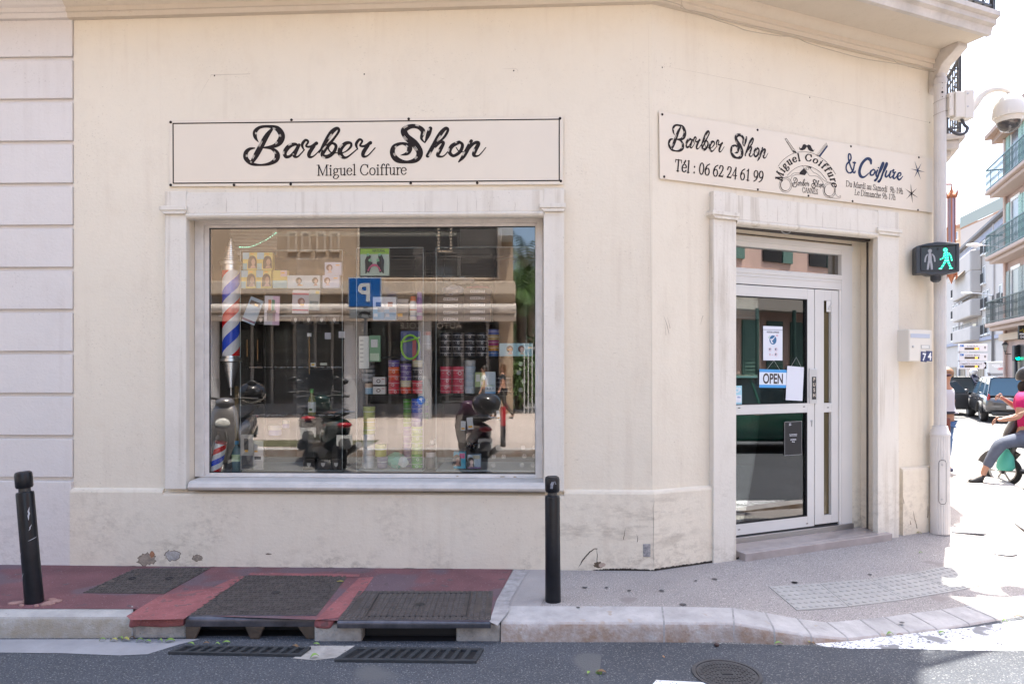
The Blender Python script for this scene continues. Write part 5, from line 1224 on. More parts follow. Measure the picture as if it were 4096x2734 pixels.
# pedestrian signal: three quarter housing in front of the pole
def at_pole(px, py, dy=-.2): Y = PY+dy; return Wp(px, py, Y)
SGY = PY-.17; sgc = Wp(3748, 1036, SGY); ssc = SGY/F
sig = thing('pedestrian_signal', 'black pedestrian signal showing a lit green walking figure', 'traffic signal', Matrix.Translation(sgc) @ Matrix.Rotation(radians(-17), 4, 'Z'))
hw, hh = 77*ssc, 69*ssc
M_SIGB = mat('signal_black', (.035, .04, .05), .45)
k = MB(); P = [(-hw, -hh*.82), (-hw*.55, -hh*.84), (-.35*hw, -hh*.93), (.35*hw, -hh*.93), (.55*hw, -hh*.86), (hw, -hh*.78), (hw, hh*.86), (hw*.5, hh*.95), (0, hh), (-hw*.5, hh*.92), (-hw, hh*.78)]
k.prism(P, .14, 'xz', -.02); k.build('housing', M_SIGB, sig, bevel=.012, bseg=3)
k = MB(); rim(k, -hw*.78, hw*.86, -hh*.66, hh*.8, -hw*.74, hw*.82, -hh*.62, hh*.74, -.035, -.021); k.box(-hw*.74, hw*.82, -.06, -.034, hh*.74, hh*.78); k.build('visor', M_SIGB, sig, bevel=.003)
k = MB(); k.box(-hw*.74, hw*.82, -.0225, -.0205, -hh*.62, hh*.74); k.build('screen', mat('screen_dark', (.02, .022, .026), .25), sig)
def fig(px0, walk):
    """figure drawn in 2.41x enlargement coords -> signal coords"""
    f = lambda x, y: ((x-410)/2.41*ssc, ((449-y))/2.41*ssc)
    mb = MB(); st = []
    if not walk: st = [[(344, 395, 24), (344, 430, 30), (344, 470, 30)], [(322, 405, 12), (308, 430, 13), (302, 472, 13)], [(366, 405, 12), (380, 430, 13), (386, 472, 13)], [(335, 470, 17), (330, 510, 18), (325, 550, 17)], [(353, 470, 17), (358, 510, 18), (361, 550, 17)]]; hd = (344, 370, 18)
    else: st = [[(483, 395, 30), (485, 430, 36), (486, 470, 32)], [(465, 400, 14), (458, 440, 15), (432, 456, 12)], [(505, 402, 14), (520, 430, 15), (528, 470, 14)], [(474, 470, 20), (460, 505, 19), (436, 545, 18)], [(495, 470, 20), (508, 510, 19), (522, 545, 18)], [(424, 545, 14), (440, 548, 14)], [(510, 549, 14), (532, 545, 14)]]; hd = (474, 367, 21)
    for i, s_ in enumerate(st): ribbon(mb, [(*f(x, y), w_/2.41*ssc) for x, y, w_ in spline(s_, sub=4)], lambda a, b, e: (a, -.0232-e, b), 2e-5*i)
    cx_, cy_ = f(hd[0], hd[1]); r_ = hd[2]/2.41*ssc; mb.poly([(cx_+r_*cos(q*.5236), -.0233, cy_+r_*sin(q*.5236)) for q in range(12)])
    return mb, st, hd, f
mb, st, hd, f = fig(0, False); mb.build('standing_figure', mat('figure_grey', (.33, .33, .35), .5), sig)
mb, st, hd, f = fig(0, True); gf = mb.build('walking_figure', mat('figure_green', (.0, .30, .17), .4, emit=(.0, .75, .40), es=.28), sig)
random.seed(4)
ld = MB()
for s_ in st:
    sp_ = spline(s_, sub=3)
    for i, (x_, y_, w_) in enumerate(sp_):
        if i % 2 == 0:
            for o_ in ((-.28, .28) if w_ > 17 else (0,)):
                cx_, cy_ = f(x_+w_*o_, y_); ld.ell((cx_, -.0245, cy_), (2.6/2.41*ssc,)*3, 6, 4)
for a in range(6): cx_, cy_ = f(hd[0]+12*cos(a), hd[1]+12*sin(a)); ld.ell((cx_, -.0245, cy_), (2.6/2.41*ssc,)*3, 6, 4)
ld.build('led', mat('led_lit', (.5, 1, .8), .4, emit=(.35, 1.0, .75), es=.8), gf)
k = MB()
for x_, y_, r_ in ((334, 336, 6), (413, 356, 10), (493, 330, 6)): cx_, cy_ = f(x_, y_); k.lathe([(r_/2.41*ssc, 0), (r_/2.41*ssc, .003), (0, .004)], seg=12, M=Matrix.Translation((cx_, -.0226, cy_)) @ Matrix.Rotation(pi/2, 4, 'X'))
k.build('sensor', M_BLACK, sig)
k = MB(); k.lathe([(47/2.41*ssc, 0), (47/2.41*ssc, -.03), (44/2.41*ssc, -.05), (25/2.41*ssc, -.068), (0, -.07)][::-1], (0, .04, -hh*.9), 24); sp_k = k.build('sounder', M_SIGB, sig, smooth=True)
k = MB()
for i in range(3): k.tube([(47/2.41*ssc*cos(a)*1.01, .04+47/2.41*ssc*sin(a)*1.01, -hh*.9-.022-i*.012) for a in [radians(-150+10*j) for j in range(13)]], .0025, 5)
k.build('sounder_slot', M_BLACK, sp_k)
k = MB(); k.box(-.03, .03, .12, .17, -.05, .05); k.build('bracket', M_SIGB, sig)
# surveillance dome
M_CAM = mat('camera_white', (.66, .62, .56), .4)
cmY = PY-.05; cc0 = Wp(4037, 440, cmY)
cam_t = thing('surveillance_camera', 'white dome surveillance camera on a curved arm strapped to the pole', 'security camera', Matrix.Translation(cc0))
cs_ = cmY/F; L = lambda px, py, dy=0: Vector(((px-4037)*cs_, dy, (440-py)*cs_))
k = MB(); a, b = L(3846, 368), L(3881, 480); k.box(L(3810, 0).x, b.x, -.05, .05, b.z+.01, a.z-.01); k.build('junction_box', M_CAM, cam_t, bevel=.008)
k = MB(); k.box(L(3846, 0).x, b.x+.003, -.055, .055, b.z, a.z); k.build('box_cover', M_CAM, cam_t, bevel=.006)
k = MB(); k.box(L(3790, 0).x, L(3809, 0).x, -.03, .03, L(0, 466).z, L(0, 375).z); k.build('bracket', M_CAM, cam_t, bevel=.004)
k = MB()
for y_ in (396, 446): k.tube([Vector((PX+.012-cc0.x+(rs+.003)*cos(t), PY-cc0.y+(rs+.003)*sin(t), L(0, y_+8*(-cos(t))).z)) for t in [radians(10-20*i) for i in range(14)]]+[L(3794, y_-4, -.035)], (.002), 5)
k.build('strap', mat('strap', (.3, .25, .19), .5, .5), cam_t)
k = MB(); arm = spline([(3874, 440), (3895, 420), (3925, 382), (3960, 362), (4000, 358), (4030, 366), (4042, 378)], sub=6); n_ = len(arm)
rr = [(.034*(1-i/n_)**1.5+.017, .022*(1-i/n_)+.015) for i in range(n_)]
k.tube([L(x_, y_) for x_, y_ in arm], [(a_, b_) for a_, b_ in rr], 14, up=(0, 0, 1)); k.build('arm', M_CAM, cam_t, smooth=True)
k = MB(); R_ = 57*cs_; k.lathe([(R_*1.0, -.075*1), (R_*1.02, -.06), (R_*.99, -.0), (R_*.92, .055), (R_*.75, .10), (R_*.5, .13), (R_*.25, .142), (R_*.2, .155), (0, .157)], seg=32); k.lathe([(R_*.99, -.0745), (R_*.86, -.072), (R_*.84, -.095), (R_*.78, -.118), (R_*.74, -.12)], seg=32, caps=False); k.build('dome_cap', M_CAM, cam_t, smooth=True)
k = MB(); k.lathe([(0, -.215), (R_*.3, -.208), (R_*.55, -.185), (R_*.70, -.15), (R_*.75, -.115)], seg=28, caps=False); k.build('dome_bubble', mat('smoked_dome', (.05, .045, .045), .06, coat=.5), cam_t, smooth=True)
k = MB(); cb = spline([(3846, 476, 6), (3858, 500, 6), (3870, 512, 6), (3862, 530, 6), (3840, 538, 6), (3815, 530, 6), (3795, 512, 6)], sub=5); k.tube([L(x_, y_) for x_, y_, _ in cb], .0145, 10); k.build('cable', mat('cable_grey', (.05, .05, .06), .45), cam_t, smooth=True)
for y_ in (384, 435): k = MB(); k.lathe([(.008, 0), (.008, .004), (0, .005)], seg=8, M=Matrix.Translation(L(3856, y_, -.055)) @ Matrix.Rotation(pi/2, 4, 'X')); k.build('bolt', M_STEEL, cam_t)
# ================================================================ BOLLARDS
M_BOLL = mat('bollard_black', (.009, .0095, .013), .3, var=.5, vs=14, spec=.35, bump=.12, bs=40)
def bollard(px, py, pxt, pyt, ztop_px, label, scr):
    base = G(px, py, 0); base.y += .05; d = base.y/F; r = .0
    hgt = (py-pyt)*d*1.0
    top = Wp(pxt, pyt, base.y); top_v = top-Vector((base.x, base.y, 0))
    rot = Vector((0, 0, 1)).rotation_difference(top_v).to_matrix().to_4x4()
    return base, hgt, rot
def make_bollard(px, py, pxt, pyt, wpx, label):
    base, hgt, rot = bollard(px, py, pxt, pyt, 0, label, 0)
    r = wpx/2*base.y/F; t = thing('bollard', label, 'bollard', Matrix.Translation(base) @ rot)
    h1 = hgt*.845; 
    k = MB(); k.lathe([(r*1.04, -.05), (r*1.04, .0), (r, .25), (r*.985, h1-.012), (r*.93, h1), (r*.67, h1+.003)], seg=40); k.build('post', M_BOLL, t, smooth=True)
    k = MB(); k.lathe([(r*.66, h1), (r*.66, hgt*.885)], seg=32); k.build('neck', mat('bollard_neck', (.05, .05, .052), .3, .3), t, smooth=True)
    c0 = hgt*.875; k = MB(); k.lathe([(r*.66, c0), (r*.86, c0+.001), (r*.96, c0+.012), (r*.97, hgt-.02), (r*.9, hgt-.006), (r*.72, hgt), (r*.66, hgt-.003), (0, hgt-.003)], seg=40); k.build('cap', M_BOLL, t, smooth=True)
    return t, r, hgt, base
b1_, r1, h1_, base1 = make_bollard(2214, 2412, 2209, 1914, 61, 'upright black bollard in front of the wall corner')
b2_, r2, h2_, base2 = make_bollard(117, 2418, 93, 1893, 64, 'leaning scratched black bollard at the left edge of the photo')
random.seed(9)
M_SCR = mat('scratch', (.45, .45, .47), .6)
def scratch(parent, r, z, a, L_, w_, tilt=0):
    k = MB(); P = [(i/6*L_, tilt*i/6*L_+random.uniform(-.003, .003), w_*sin(pi*i/6)+.0006) for i in range(7)]
    ribbon(k, P, lambda x_, y_, e: ((r+.0012)*sin(a+y_/r), -(r+.0012)*cos(a+y_/r), z+x_)); k.build('scratch_mark', M_SCR, parent)
for z, a, L_, w_, t_ in ((.57, .75, .09, .010, .1), (.50, .72, .04, .005, .4), (.17, -.85, .05, .006, .5), (.05, -.9, .03, .004, 1.2), (.43, .5, .02, .003, 3.), (.32, -.95, .04, .004, .8)): scratch(b2_, r2, z, a, L_, w_, t_)
k = MB(); k.poly([((r1*.985)*sin(a), -(r1*.985)*cos(a), z_) for a, z_ in ((-.35, h1_-.075), (-.3, h1_-.045), (-.12, h1_-.028), (.02, h1_-.03), (.35, h1_-.026), (.5, h1_-.05), (.25, h1_-.04), (.05, h1_-.05), (.0, h1_-.078))]); k.build('worn_patch', mat('worn_metal', (.25, .27, .33), .4, .4, var=.6, vs=50), b1_)
# broken red asphalt around the left bollard's foot
k = MB(); random.seed(17)
for i in range(14):
    a = random.uniform(0, 6.28); c = Vector((base2.x+.13*cos(a)*random.uniform(.7, 1.1)+.02, base2.y-.02+.07*sin(a), 0)); s_ = random.uniform(.012, .034)
    k.ell((c.x, c.y, .006), (s_*1.4, s_, .012), 7, 5)
struct(k.build('pavement', mat('broken_asphalt', (.34, .20, .17), .9, var=.3, vs=30, bump=.5)))
# cables along the cornice
def wire(pts, r, label, n=.07):
    P = spline([(*DG.sz(x_, y_, nn), nn) for x_, y_, nn in pts], sub=6)
    k = MB(); k.tube([DG.w(s_, nn, z_) for s_, z_, nn in P], r, 6); return tag(k.build('wall_cable', mat('cable_cream', (.42, .36, .28), .6)), label, 'cable')
wire([(2622, -8, .11), (2720, 20, .13), (2730, 36, .13), (2837, 57, .128), (2900, 82, .128), (3107, 123, .128), (3267, 161, .128), (3397, 194, .13), (3560, 234, .13), (3600, 255, .12), (3748, 277, .12)], .004, 'thin painted cable clipped along the cornice over the entrance')
wire([(2724, -10, .13), (2735, 32, .12), (2800, 60, .10), (2935, 103, .07), (2990, 123, .07), (3110, 143, .09), (3180, 148, .10), (3230, 172, .06), (3340, 205, .05), (3460, 236, .05), (3600, 258, .06), (3690, 280, .06), (3752, 290, .06)], .0035, 'sagging thin cable drooping below the cornice over the entrance')
# ================================================================ INSIDE THE SHOP WINDOW
fx_ = lambda r: {1: (780, 860, 2.904), 2: (1400, 860, 2.904), 3: (780, 1360, 2.613), 4: (1400, 1360, 2.613)}[r]
def fp(r, x, y): o = fx_(r); return o[0]+x/o[2], o[1]+y/o[2]
def loc(r, x, y, n): return FR.sz(*fp(r, x, y), n)      # -> (s,z) on a plane n behind the wall face
def bx4(r, x0, y0, x1, y1, n):
    a, b = loc(r, x0, y0, n); c, d = loc(r, x1, y1, n); return a, c, d, b
def cm_(name, col, **k): return mat('d_'+name, col, **({'rough': .45} | k))
room = MB(FR.M)
zF = .12; zC = 3.3
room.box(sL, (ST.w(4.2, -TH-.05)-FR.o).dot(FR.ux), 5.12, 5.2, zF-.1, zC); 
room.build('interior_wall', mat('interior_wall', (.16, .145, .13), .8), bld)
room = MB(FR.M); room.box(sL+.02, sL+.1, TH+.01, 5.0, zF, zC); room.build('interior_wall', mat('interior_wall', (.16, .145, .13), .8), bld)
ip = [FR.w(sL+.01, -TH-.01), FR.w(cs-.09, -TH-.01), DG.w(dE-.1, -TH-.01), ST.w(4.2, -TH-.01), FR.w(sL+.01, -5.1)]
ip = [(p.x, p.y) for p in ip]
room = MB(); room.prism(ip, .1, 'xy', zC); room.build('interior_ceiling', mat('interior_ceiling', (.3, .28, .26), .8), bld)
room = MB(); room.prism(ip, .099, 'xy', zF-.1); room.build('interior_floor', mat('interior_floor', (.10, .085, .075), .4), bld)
bp2 = MB(FR.M); bp2.box(wo[0], wo[1], TH+.01, 1.15, wz0-.1, gz0+.0); bp2.build('window_shelf', mat('window_bench', (.35, .31, .27), .7), bld)
# dark back panels half way into the shop, so the display reads against gloom
def fthing(name, label, cat, group=None): return thing(name, label, cat, FR.M, group)
# roller blind and lower blind rail
bl = fthing('roller_blind', 'grey slatted blind rolled down in the top left of the shop window', 'blind')
a, c, d, b = bx4(1, 405, 160, 950, 435, -.42); k = MB(); nS = 17
for i in range(nS): z0_ = d+(b-d)*i/nS; k.box(a, c, .42, .427, z0_+.004, z0_+(b-d)/nS-.004)
k.build('slats', cm_('blind', (.62, .61, .60)), bl); k = MB(); k.box(a, c, .412, .43, d-.02, d+.003); k.build('bottom_rail', cm_('blind', (.62, .61, .60)), bl)
bl = fthing('roller_blind', 'white roller blind partly drawn at the top right of the window', 'blind')
a, c, d, b = bx4(2, 1280, 160, 1760, 325, -1.5); k = MB(); k.box(a, c, 1.5, 1.504, d, b); k.build('fabric', cm_('blindw', (.6, .59, .57)), bl); k = MB(); k.box(a, c, 1.49, 1.515, d-.03, d-.0); k.build('bottom_rail', cm_('blindw', (.6, .59, .57)), bl)
k = MB(); x_, z_ = loc(2, 1255, 700, -1.45); _, zz = loc(2, 1255, 200, -1.45); k.tube([(x_, 1.45, z_), (x_, 1.45, zz)], .006, 6); k.tube([(x_+.02, 1.45, z_), (x_+.02, 1.45, zz)], .006, 6); k.build('bead_chain', cm_('blindw', (.6, .59, .57)), bl)
# string of green fairy lights
fl = fthing('fairy_lights', 'string of tiny green lights hanging across the blind', 'string lights')
k = MB(); P = [loc(1, x_, y_, -.7) for x_, y_ in ((520, 372), (600, 376), (680, 358), (760, 322), (850, 275), (942, 208))]; P = spline(P, sub=4)
k.tube([(p[0], .7, p[1]) for p in P], .002, 5); k.build('wire', M_DARK, fl); k = MB()
for p in P[::1]: k.ell((p[0], .695, p[1]), (.005, .005, .005), 6, 4)
k.build('bulb', mat('bulb_green', (.3, .9, .6), .4, emit=(.3, 1, .7), es=.5), fl)
k = MB(); k.tube([(loc(1, 905, 220, -.72)[0], .72, loc(1, 905, 220, -.72)[1]), (loc(2, 1240, 218, -.72)[0], .72, loc(2, 1240, 218, -.72)[1])], .022, 10)
tag(k.build('ceiling_tube', cm_('tube', (.55, .58, .52)), None, smooth=True, world=FR.M), 'long pale tube running across the top of the window', 'tube')
# ---- three clear display cases
def case(r0, x0, r1, x1, ytop, ybase, shelves, label, base_y):
    t = fthing('display_case', label, 'display case', 'clear display cases in the window')
    (s0, zt_) = loc(3, x0, ytop, -.27) if r0 == 3 else loc(4, x0, ytop, -.27); (s1, _) = loc(r1, x1, ytop, -.27); 
    zb_ = loc(3, 500, ybase, -.27)[1]; D = .55; e = .006
    k = MB(); k.box(s0, s1, .25, .25+D, gz0+.002, zb_); k.build('base', mat('case_white', (.62, .66, .64), .35), t, bevel=.01)
    k = MB(); k.box(s0, s0+e, .27, .27+D, zb_, zt_); k.box(s1-e, s1, .27, .27+D, zb_, zt_); k.box(s0, s1, .27+D-.001, .27+D+e, zb_, zt_); k.box(s0, s1, .27, .27+D, zt_, zt_+e); k.build('clear_panel', M_ACRYL, t)
    k = MB()
    for x_ in (s0, s1): k.box(x_-.002, x_+.002, .2675, .2695, zb_, zt_)
    k.box(s0, s1, .2675, .2695, zt_, zt_+.004); k.build('panel_edge', mat('acryl_edge', (.50, .55, .53), .2), t)
    for ys in shelves:
        z_ = loc(3, 500, ys, -.27)[1]; k = MB(); k.box(s0+e, s1-e, .272, .27+D-.01, z_-.006, z_); k.build('shelf', mat('shelf_glass', (.06, .08, .075), .1, alpha=.5), t)
    return t
case(3, 475, 3, 1540, -933, 1360, (293, 798), 'left clear display case holding jewellery and a vinegar bottle', 0)
case(4, 70, 4, 765, -960, 1347, (172, 563), 'middle clear display case filled with coloured jars', 0)
case(4, 900, 4, 1938, -964, 1345, (172, 563), 'right clear display case with boxes, red jars and black jars', 0)
# ---- packaging helpers
def face(k, a, c, d, b, y, u0, v0, u1, v1):   # rect on a pack front, fractions from top left
    k.poly([(a+(c-a)*u0, y, b+(d-b)*v1), (a+(c-a)*u1, y, b+(d-b)*v1), (a+(c-a)*u1, y, b+(d-b)*v0), (a+(c-a)*u0, y, b+(d-b)*v0)])
def blob(k, cx_, cz_, rx, rz, y, n=18, a0=0, a1=2*pi): k.poly([(cx_+rx*cos(a0+(a1-a0)*i/n), y, cz_+rz*sin(a0+(a1-a0)*i/n)) for i in range(n if a1-a0 > 6.2 else n+1)])
def pack(r, x0, y0, x1, y1, n, dep, col, label, cat='box', name='hair_product_box', group=None, bands=(), portrait=None, tilt=0, price=None):
    """carton with printed bands and, if asked, a plain head-and-hair picture"""
    a, c, d, b = bx4(r, x0, y0, x1, y1, -n); cx_, cz_ = (a+c)/2, (b+d)/2; hw_, hh_ = (c-a)/2, (b-d)/2
    M_ = FR.M @ Matrix.Translation((cx_, n, cz_)) @ Matrix.Rotation(tilt, 4, 'Y')
    k = MB(); k.box(-hw_, hw_, 0, dep, -hh_, hh_); o = tag(k.build(name, cm_('pk%02x%02x%02x' % tuple(int(v*255) for v in col), col), world=M_), label, cat, group)
    y = -.0006
    for i, (u0, v0, u1, v1, cc_) in enumerate(bands):
        k = MB(); face(k, -hw_, hw_, -hh_, hh_, y-.0002*i, u0, v0, u1, v1); k.build('printed_panel', cm_('pk%02x%02x%02x' % tuple(int(v*255) for v in cc_), cc_), o)
    if portrait:
        u, v, s_, hair, skin, short = portrait; px_ = -hw_+2*hw_*u; pz = hh_-2*hh_*v; R = hh_*s_
        k = MB(); blob(k, px_, pz, R*.62, R*.62 if short else R*.8, y-.002)
        if not short: k.poly([(px_-R*.62, y-.0021, pz), (px_-R*.66, y-.0021, pz-R*1.05), (px_+R*.66, y-.0021, pz-R*1.05), (px_+R*.62, y-.0021, pz)])
        k.build('hair_picture', cm_('hair%d' % int(hair[0]*200), hair), o)
        k = MB(); blob(k, px_+R*.14, pz-R*.12, R*.30, R*.46, y-.0024); k.poly([(px_-R*.0, y-.0023, pz-R*.45), (px_-R*.35, y-.0023, pz-R*1.0), (px_+R*.55, y-.0023, pz-R*1.0), (px_+R*.25, y-.0023, pz-R*.45)]); k.build('face_picture', cm_('skin%d' % int(skin[0]*200), skin), o)
    if price:
        u, v = price; k = MB(); face(k, -hw_, hw_, -hh_, hh_, y-.003, u, v, u+.24, v+.08); k.build('price_sticker', cm_('orange', (.85, .45, .05)), o)
    return o
YEL, TEAL, SKY_, WHT = (.72, .58, .16), (.30, .50, .50), (.35, .55, .62), (.66, .66, .64)
HD = (.035, .022, .018); SK = (.50, .30, .22)
N1 = .24
wig = [(555, 435, 720, 636, 'top row, first'), (722, 435, 900, 636, 'top row, second'), (538, 643, 708, 847, 'lower row, first'), (712, 643, 885, 847, 'lower row, second')]
for i, (x0, y0, x1, y1, w_) in enumerate(wig):
    pack(1, x0, y0, x1, y1, N1, .05, YEL, f'yellow and teal hair box with long dark hair portrait, {w_} beside barber pole', bands=((0, 0, .45, .38, SKY_), (0, .62, .3, 1, TEAL)), portrait=(.68, .5, .8, HD, SK, False), group='yellow hair boxes', price=(.55, .05))
pack(1, 903, 643, 1070, 847, N1, .05, YEL, 'yellow box with teal lower half and pink disc beside the yellow hair boxes', bands=((0, .56, 1, 1, TEAL), (.55, .0, 1, .35, (.7, .5, .5))), price=(.6, .1))
for i, (x0, x1, w_) in enumerate(((1073, 1262, 'left'), (1264, 1452, 'right'))):
    pack(1, x0, 700, x1, 847, N1, .05, (.60, .66, .68), f'pale blue box with short haired portrait, {w_} of the twin pair', portrait=(.7, .42, .8, HD, SK, True), group='short hair boxes', price=(.7, .75) if i == 0 else None)
for i, (x0, y0, x1, y1, w_) in enumerate(((1480, 698, 1678, 845, 'below its twin'), (1507, 547, 1700, 696, 'standing on its twin'))):
    pack(1, x0, y0, x1, y1, N1, .05, (.62, .62, .72), f'pale lilac box with brown bob portrait {w_}', portrait=(.28, .42, .8, (.16, .06, .05), (.68, .48, .42), True), group='lilac hair boxes', price=(.66, .2))
pack(1, 1130, 872, 1320, 1143, N1+.01, .01, (.72, .66, .66), 'red and white hanging pack with portrait and diagonal stripe', 'pack', 'hanging_pack', bands=((0, .12, 1, .2, (.62, .12, .14)), (0, .82, 1, .88, (.62, .12, .14))), portrait=(.55, .48, .5, (.3, .12, .1), (.62, .42, .36), True), tilt=.03, price=(.5, .58))
pack(1, 1322, 868, 1447, 1103, N1+.01, .012, (.55, .56, .50), 'clear blister pack of small beads hanging beside the red pack', 'pack', 'hanging_pack', bands=((.1, .55, .9, .92, (.22, .27, .25)), (.6, .05, .95, .2, YEL)), tilt=.05)
pack(1, 590, 960, 745, 1262, N1+.01, .01, (.34, .48, .58), 'blue hanging pack of a fine comb tilted beside the pole', 'pack', 'hanging_pack', bands=((.1, .12, .9, .3, (.03, .03, .035)), (0, .86, 1, .94, (.12, .05, .14))), tilt=.38, price=(.5, .2))
pc_ = pack(1, 806, 938, 980, 1275, N1+.005, .01, (.72, .50, .62), 'pink and white hanging pack with orange and green handled afro comb', 'pack', 'hanging_pack', bands=((0, 0, .55, 1, (.70, .68, .70)),), tilt=.03)
k = MB(); k.box(-.03, -.006, -.006, -.002, .0, .09); k.build('comb_handle', cm_('orange2', (.62, .25, .12)), pc_); k = MB(); k.box(.0, .024, -.006, -.002, .0, .09); k.build('comb_handle', cm_('green2', (.07, .28, .16)), pc_)
k = MB(); k.box(-.04, .035, -.0065, -.002, -.02, -.001); [k.box(-.037+i*.009, -.034+i*.009, -.0065, -.002, -.09, -.021) for i in range(8)]; k.build('comb_teeth', cm_('brown2', (.10, .07, .06)), pc_)
for i, (x0, x1) in enumerate(((725, 805), (1118, 1218), (1270, 1368), (1424, 1518), (1562, 1676))):
    o = pack(1, x0, 1172, x1, 1262, .30, .08, (.03, .028, .025), ['small black crested box behind the pink comb pack', 'small black crested box below the red pack', 'small black crested box second of the row of four', 'small black crested box third of the row of four', 'small black crested box at the right end of the row'][i], group='small black crested boxes')
    k = MB(); a_ = .014; k.poly([(-a_, -.001, .012), (a_, -.001, .012), (a_*.8, -.001, -.008), (0, -.001, -.02), (-a_*.8, -.001, -.008)][::-1]); k.box(-a_*.6, a_*.6, -.001, -.0005, .018, .022); k.build('crest', cm_('crest', (.6, .58, .52)), o)
k = MB(); k.box(loc(1, 265, 1160, -.29)[0], loc(1, 1690, 1160, -.29)[0], .3, .55, loc(1, 500, 1178, -.29)[1]-.0, loc(1, 500, 1160, -.29)[1]); tag(k.build('glass_shelf', mat('shelf_glass_pale', (.35, .35, .33), .15), world=FR.M), 'glass shelf above the small black crested boxes', 'shelf')
# green hair pack, white-blue cartons, sprays
o = pack(2, 120, 392, 455, 700, N1, .03, (.52, .62, .50), 'clear pack of pigtail hair with lime green header reading NATURAL', 'pack', 'hanging_pack', bands=((0, 0, 1, .2, (.30, .55, .04)),))
sans('lettering', 'NATURAL', cm_('ink', (.03, .05, .02)), o, WALLTXT(.035, -.0015, .085), .03, ext=.0003, bold=.0005, sx=.8)
k = MB()
for sx_ in (-1, 1):
    k.tube([(sx_*.045, -.006, .055), (sx_*.062, -.01, .01), (sx_*.06, -.01, -.06), (sx_*.075, -.006, -.095)], [.016, .02, .018, .004], 8); k.tube([(sx_*.03, -.006, .0), (sx_*.042, -.01, -.03), (sx_*.05, -.01, -.09)], [.014, .017, .006], 8)
k.build('hair_bunch', cm_('hairb', (.02, .018, .02)), o, smooth=True)
k = MB()
for cx_, cz_ in ((-.052, .058), (.046, .058), (-.036, .012), (.03, .012)): k.ell((cx_, -.022, cz_), (.013, .005, .013), 12, 6)
k.build('hair_tie', cm_('mint', (.3, .6, .35)), o, smooth=True); k = MB(); k.tube([(.052*cos(a), -.014, -.078+.052*sin(a)) for a in [i*pi/12 for i in range(13)]], .010, 8); k.build('hair_ring', cm_('pink', (.65, .12, .25)), o, smooth=True)
for i, (x0, x1) in enumerate(((266, 402), (405, 535))):
    pack(2, x0, 950, x1, 1218, N1, .06, (.68, .70, .72), ['white and blue carton with grey earpiece picture', 'white and blue carton with red earpiece picture beside its twin'][i], name='gadget_box', bands=((0, .55, 1, 1, (.25, .45, .62)), (.25, .22, .7, .42, ((.08, .1, .16), (.3, .08, .06))[i]), (.4, .45, .95, .66, (.3, .35, .4)), (.05, .72, .4, .86, (.66, .68, .7))), group='white and blue gadget cartons')
pack(2, 540, 975, 680, 1215, N1+.04, .06, (.16, .14, .13), 'dark clear pack behind the orange capped spray can', 'pack', 'hanging_pack', bands=((.1, .7, .5, .85, (.8, .42, .05)), (0, 0, 1, .2, (.4, .38, .36))))
def can(r, x0, y0, x1, y1, n, body, capc, label, cat='spray can', name='spray_can', capf=.2, bands=(), taper=.8, group=None, shoulder=.08):
    a, c, d, b = bx4(r, x0, y0, x1, y1, -n); R = (c-a)/2; hh_ = b-d
    k = MB(); k.lathe([(R*.9, 0), (R, .004), (R, hh_*(1-capf-shoulder)), (R*taper, hh_*(1-capf)), (0, hh_*(1-capf))], seg=22)
    o = tag(k.build(name, cm_('c%02x%02x%02x' % tuple(int(v*255) for v in body), body, rough=.3), smooth=True, world=FR.M @ Matrix.Translation(((a+c)/2, n+R, d))), label, cat, group)
    k = MB(); k.lathe([(R*taper, hh_*(1-capf)), (R*taper, hh_*.985), (R*taper*.9, hh_), (0, hh_)], seg=22); k.build('cap', cm_('c%02x%02x%02x' % tuple(int(v*255) for v in capc), capc, rough=.35), o, smooth=True)
    for z0_, z1_, cc_ in bands: k = MB(); k.lathe([(R*1.01, hh_*z0_), (R*1.01, hh_*z1_)], seg=22, caps=False); k.build('label_band', cm_('c%02x%02x%02x' % tuple(int(v*255) for v in cc_), cc_), o, smooth=True)
    return o
can(2, 686, 940, 766, 1216, N1, (.68, .67, .63), (.72, .16, .05), 'white spray can with bright orange cap', bands=((.4, .46, (.6, .2, .1)), (.15, .2, (.3, .35, .45))))
can(2, 767, 890, 836, 1216, N1, (.22, .08, .30), (.42, .28, .5), 'purple spray can with lilac cap', bands=((.15, .26, (.62, .6, .64)),))
can(2, 860, 1350, 940, 1560, .35, (.42, .42, .40), (.5, .14, .08), 'grey spray can with dull red cap in the middle case', bands=((.3, .34, (.62, .62, .6)),))
pack(2, 104, 1405, 220, 1780, N1, .05, (.62, .64, .58), 'tall white striped carton at the left of the middle case', bands=tuple((.1, .12+i*.13, .45, .15+i*.13, (.2, .22, .2)) for i in range(6)))
pack(2, 225, 1398, 352, 1700, N1, .03, (.20, .38, .22), 'green hanging pack with white plug charger', 'pack', 'charger_pack', bands=((.15, .15, .75, .45, (.68, .68, .66)), (.05, .68, .9, .96, (.5, .62, .45))))
# bag with lime bands over navy shape
o = pack(2, 590, 1345, 815, 1690, N1+.03, .04, (.05, .08, .20), 'navy item wrapped with lime green straps in the middle case', 'bag', 'strapped_bag', bands=((.6, .3, .8, 1, (.4, .07, .08)),))
k = MB(); k.tube([(.075*cos(a), -.01, -.01+.10*sin(a)) for a in [i*pi/10 for i in range(21)]], .009, 8); k.tube([(-.08, -.014, .03), (0, -.02, .045), (.08, -.014, .07)], .007, 8); k.build('strap', cm_('lime', (.28, .60, .06)), o, smooth=True)
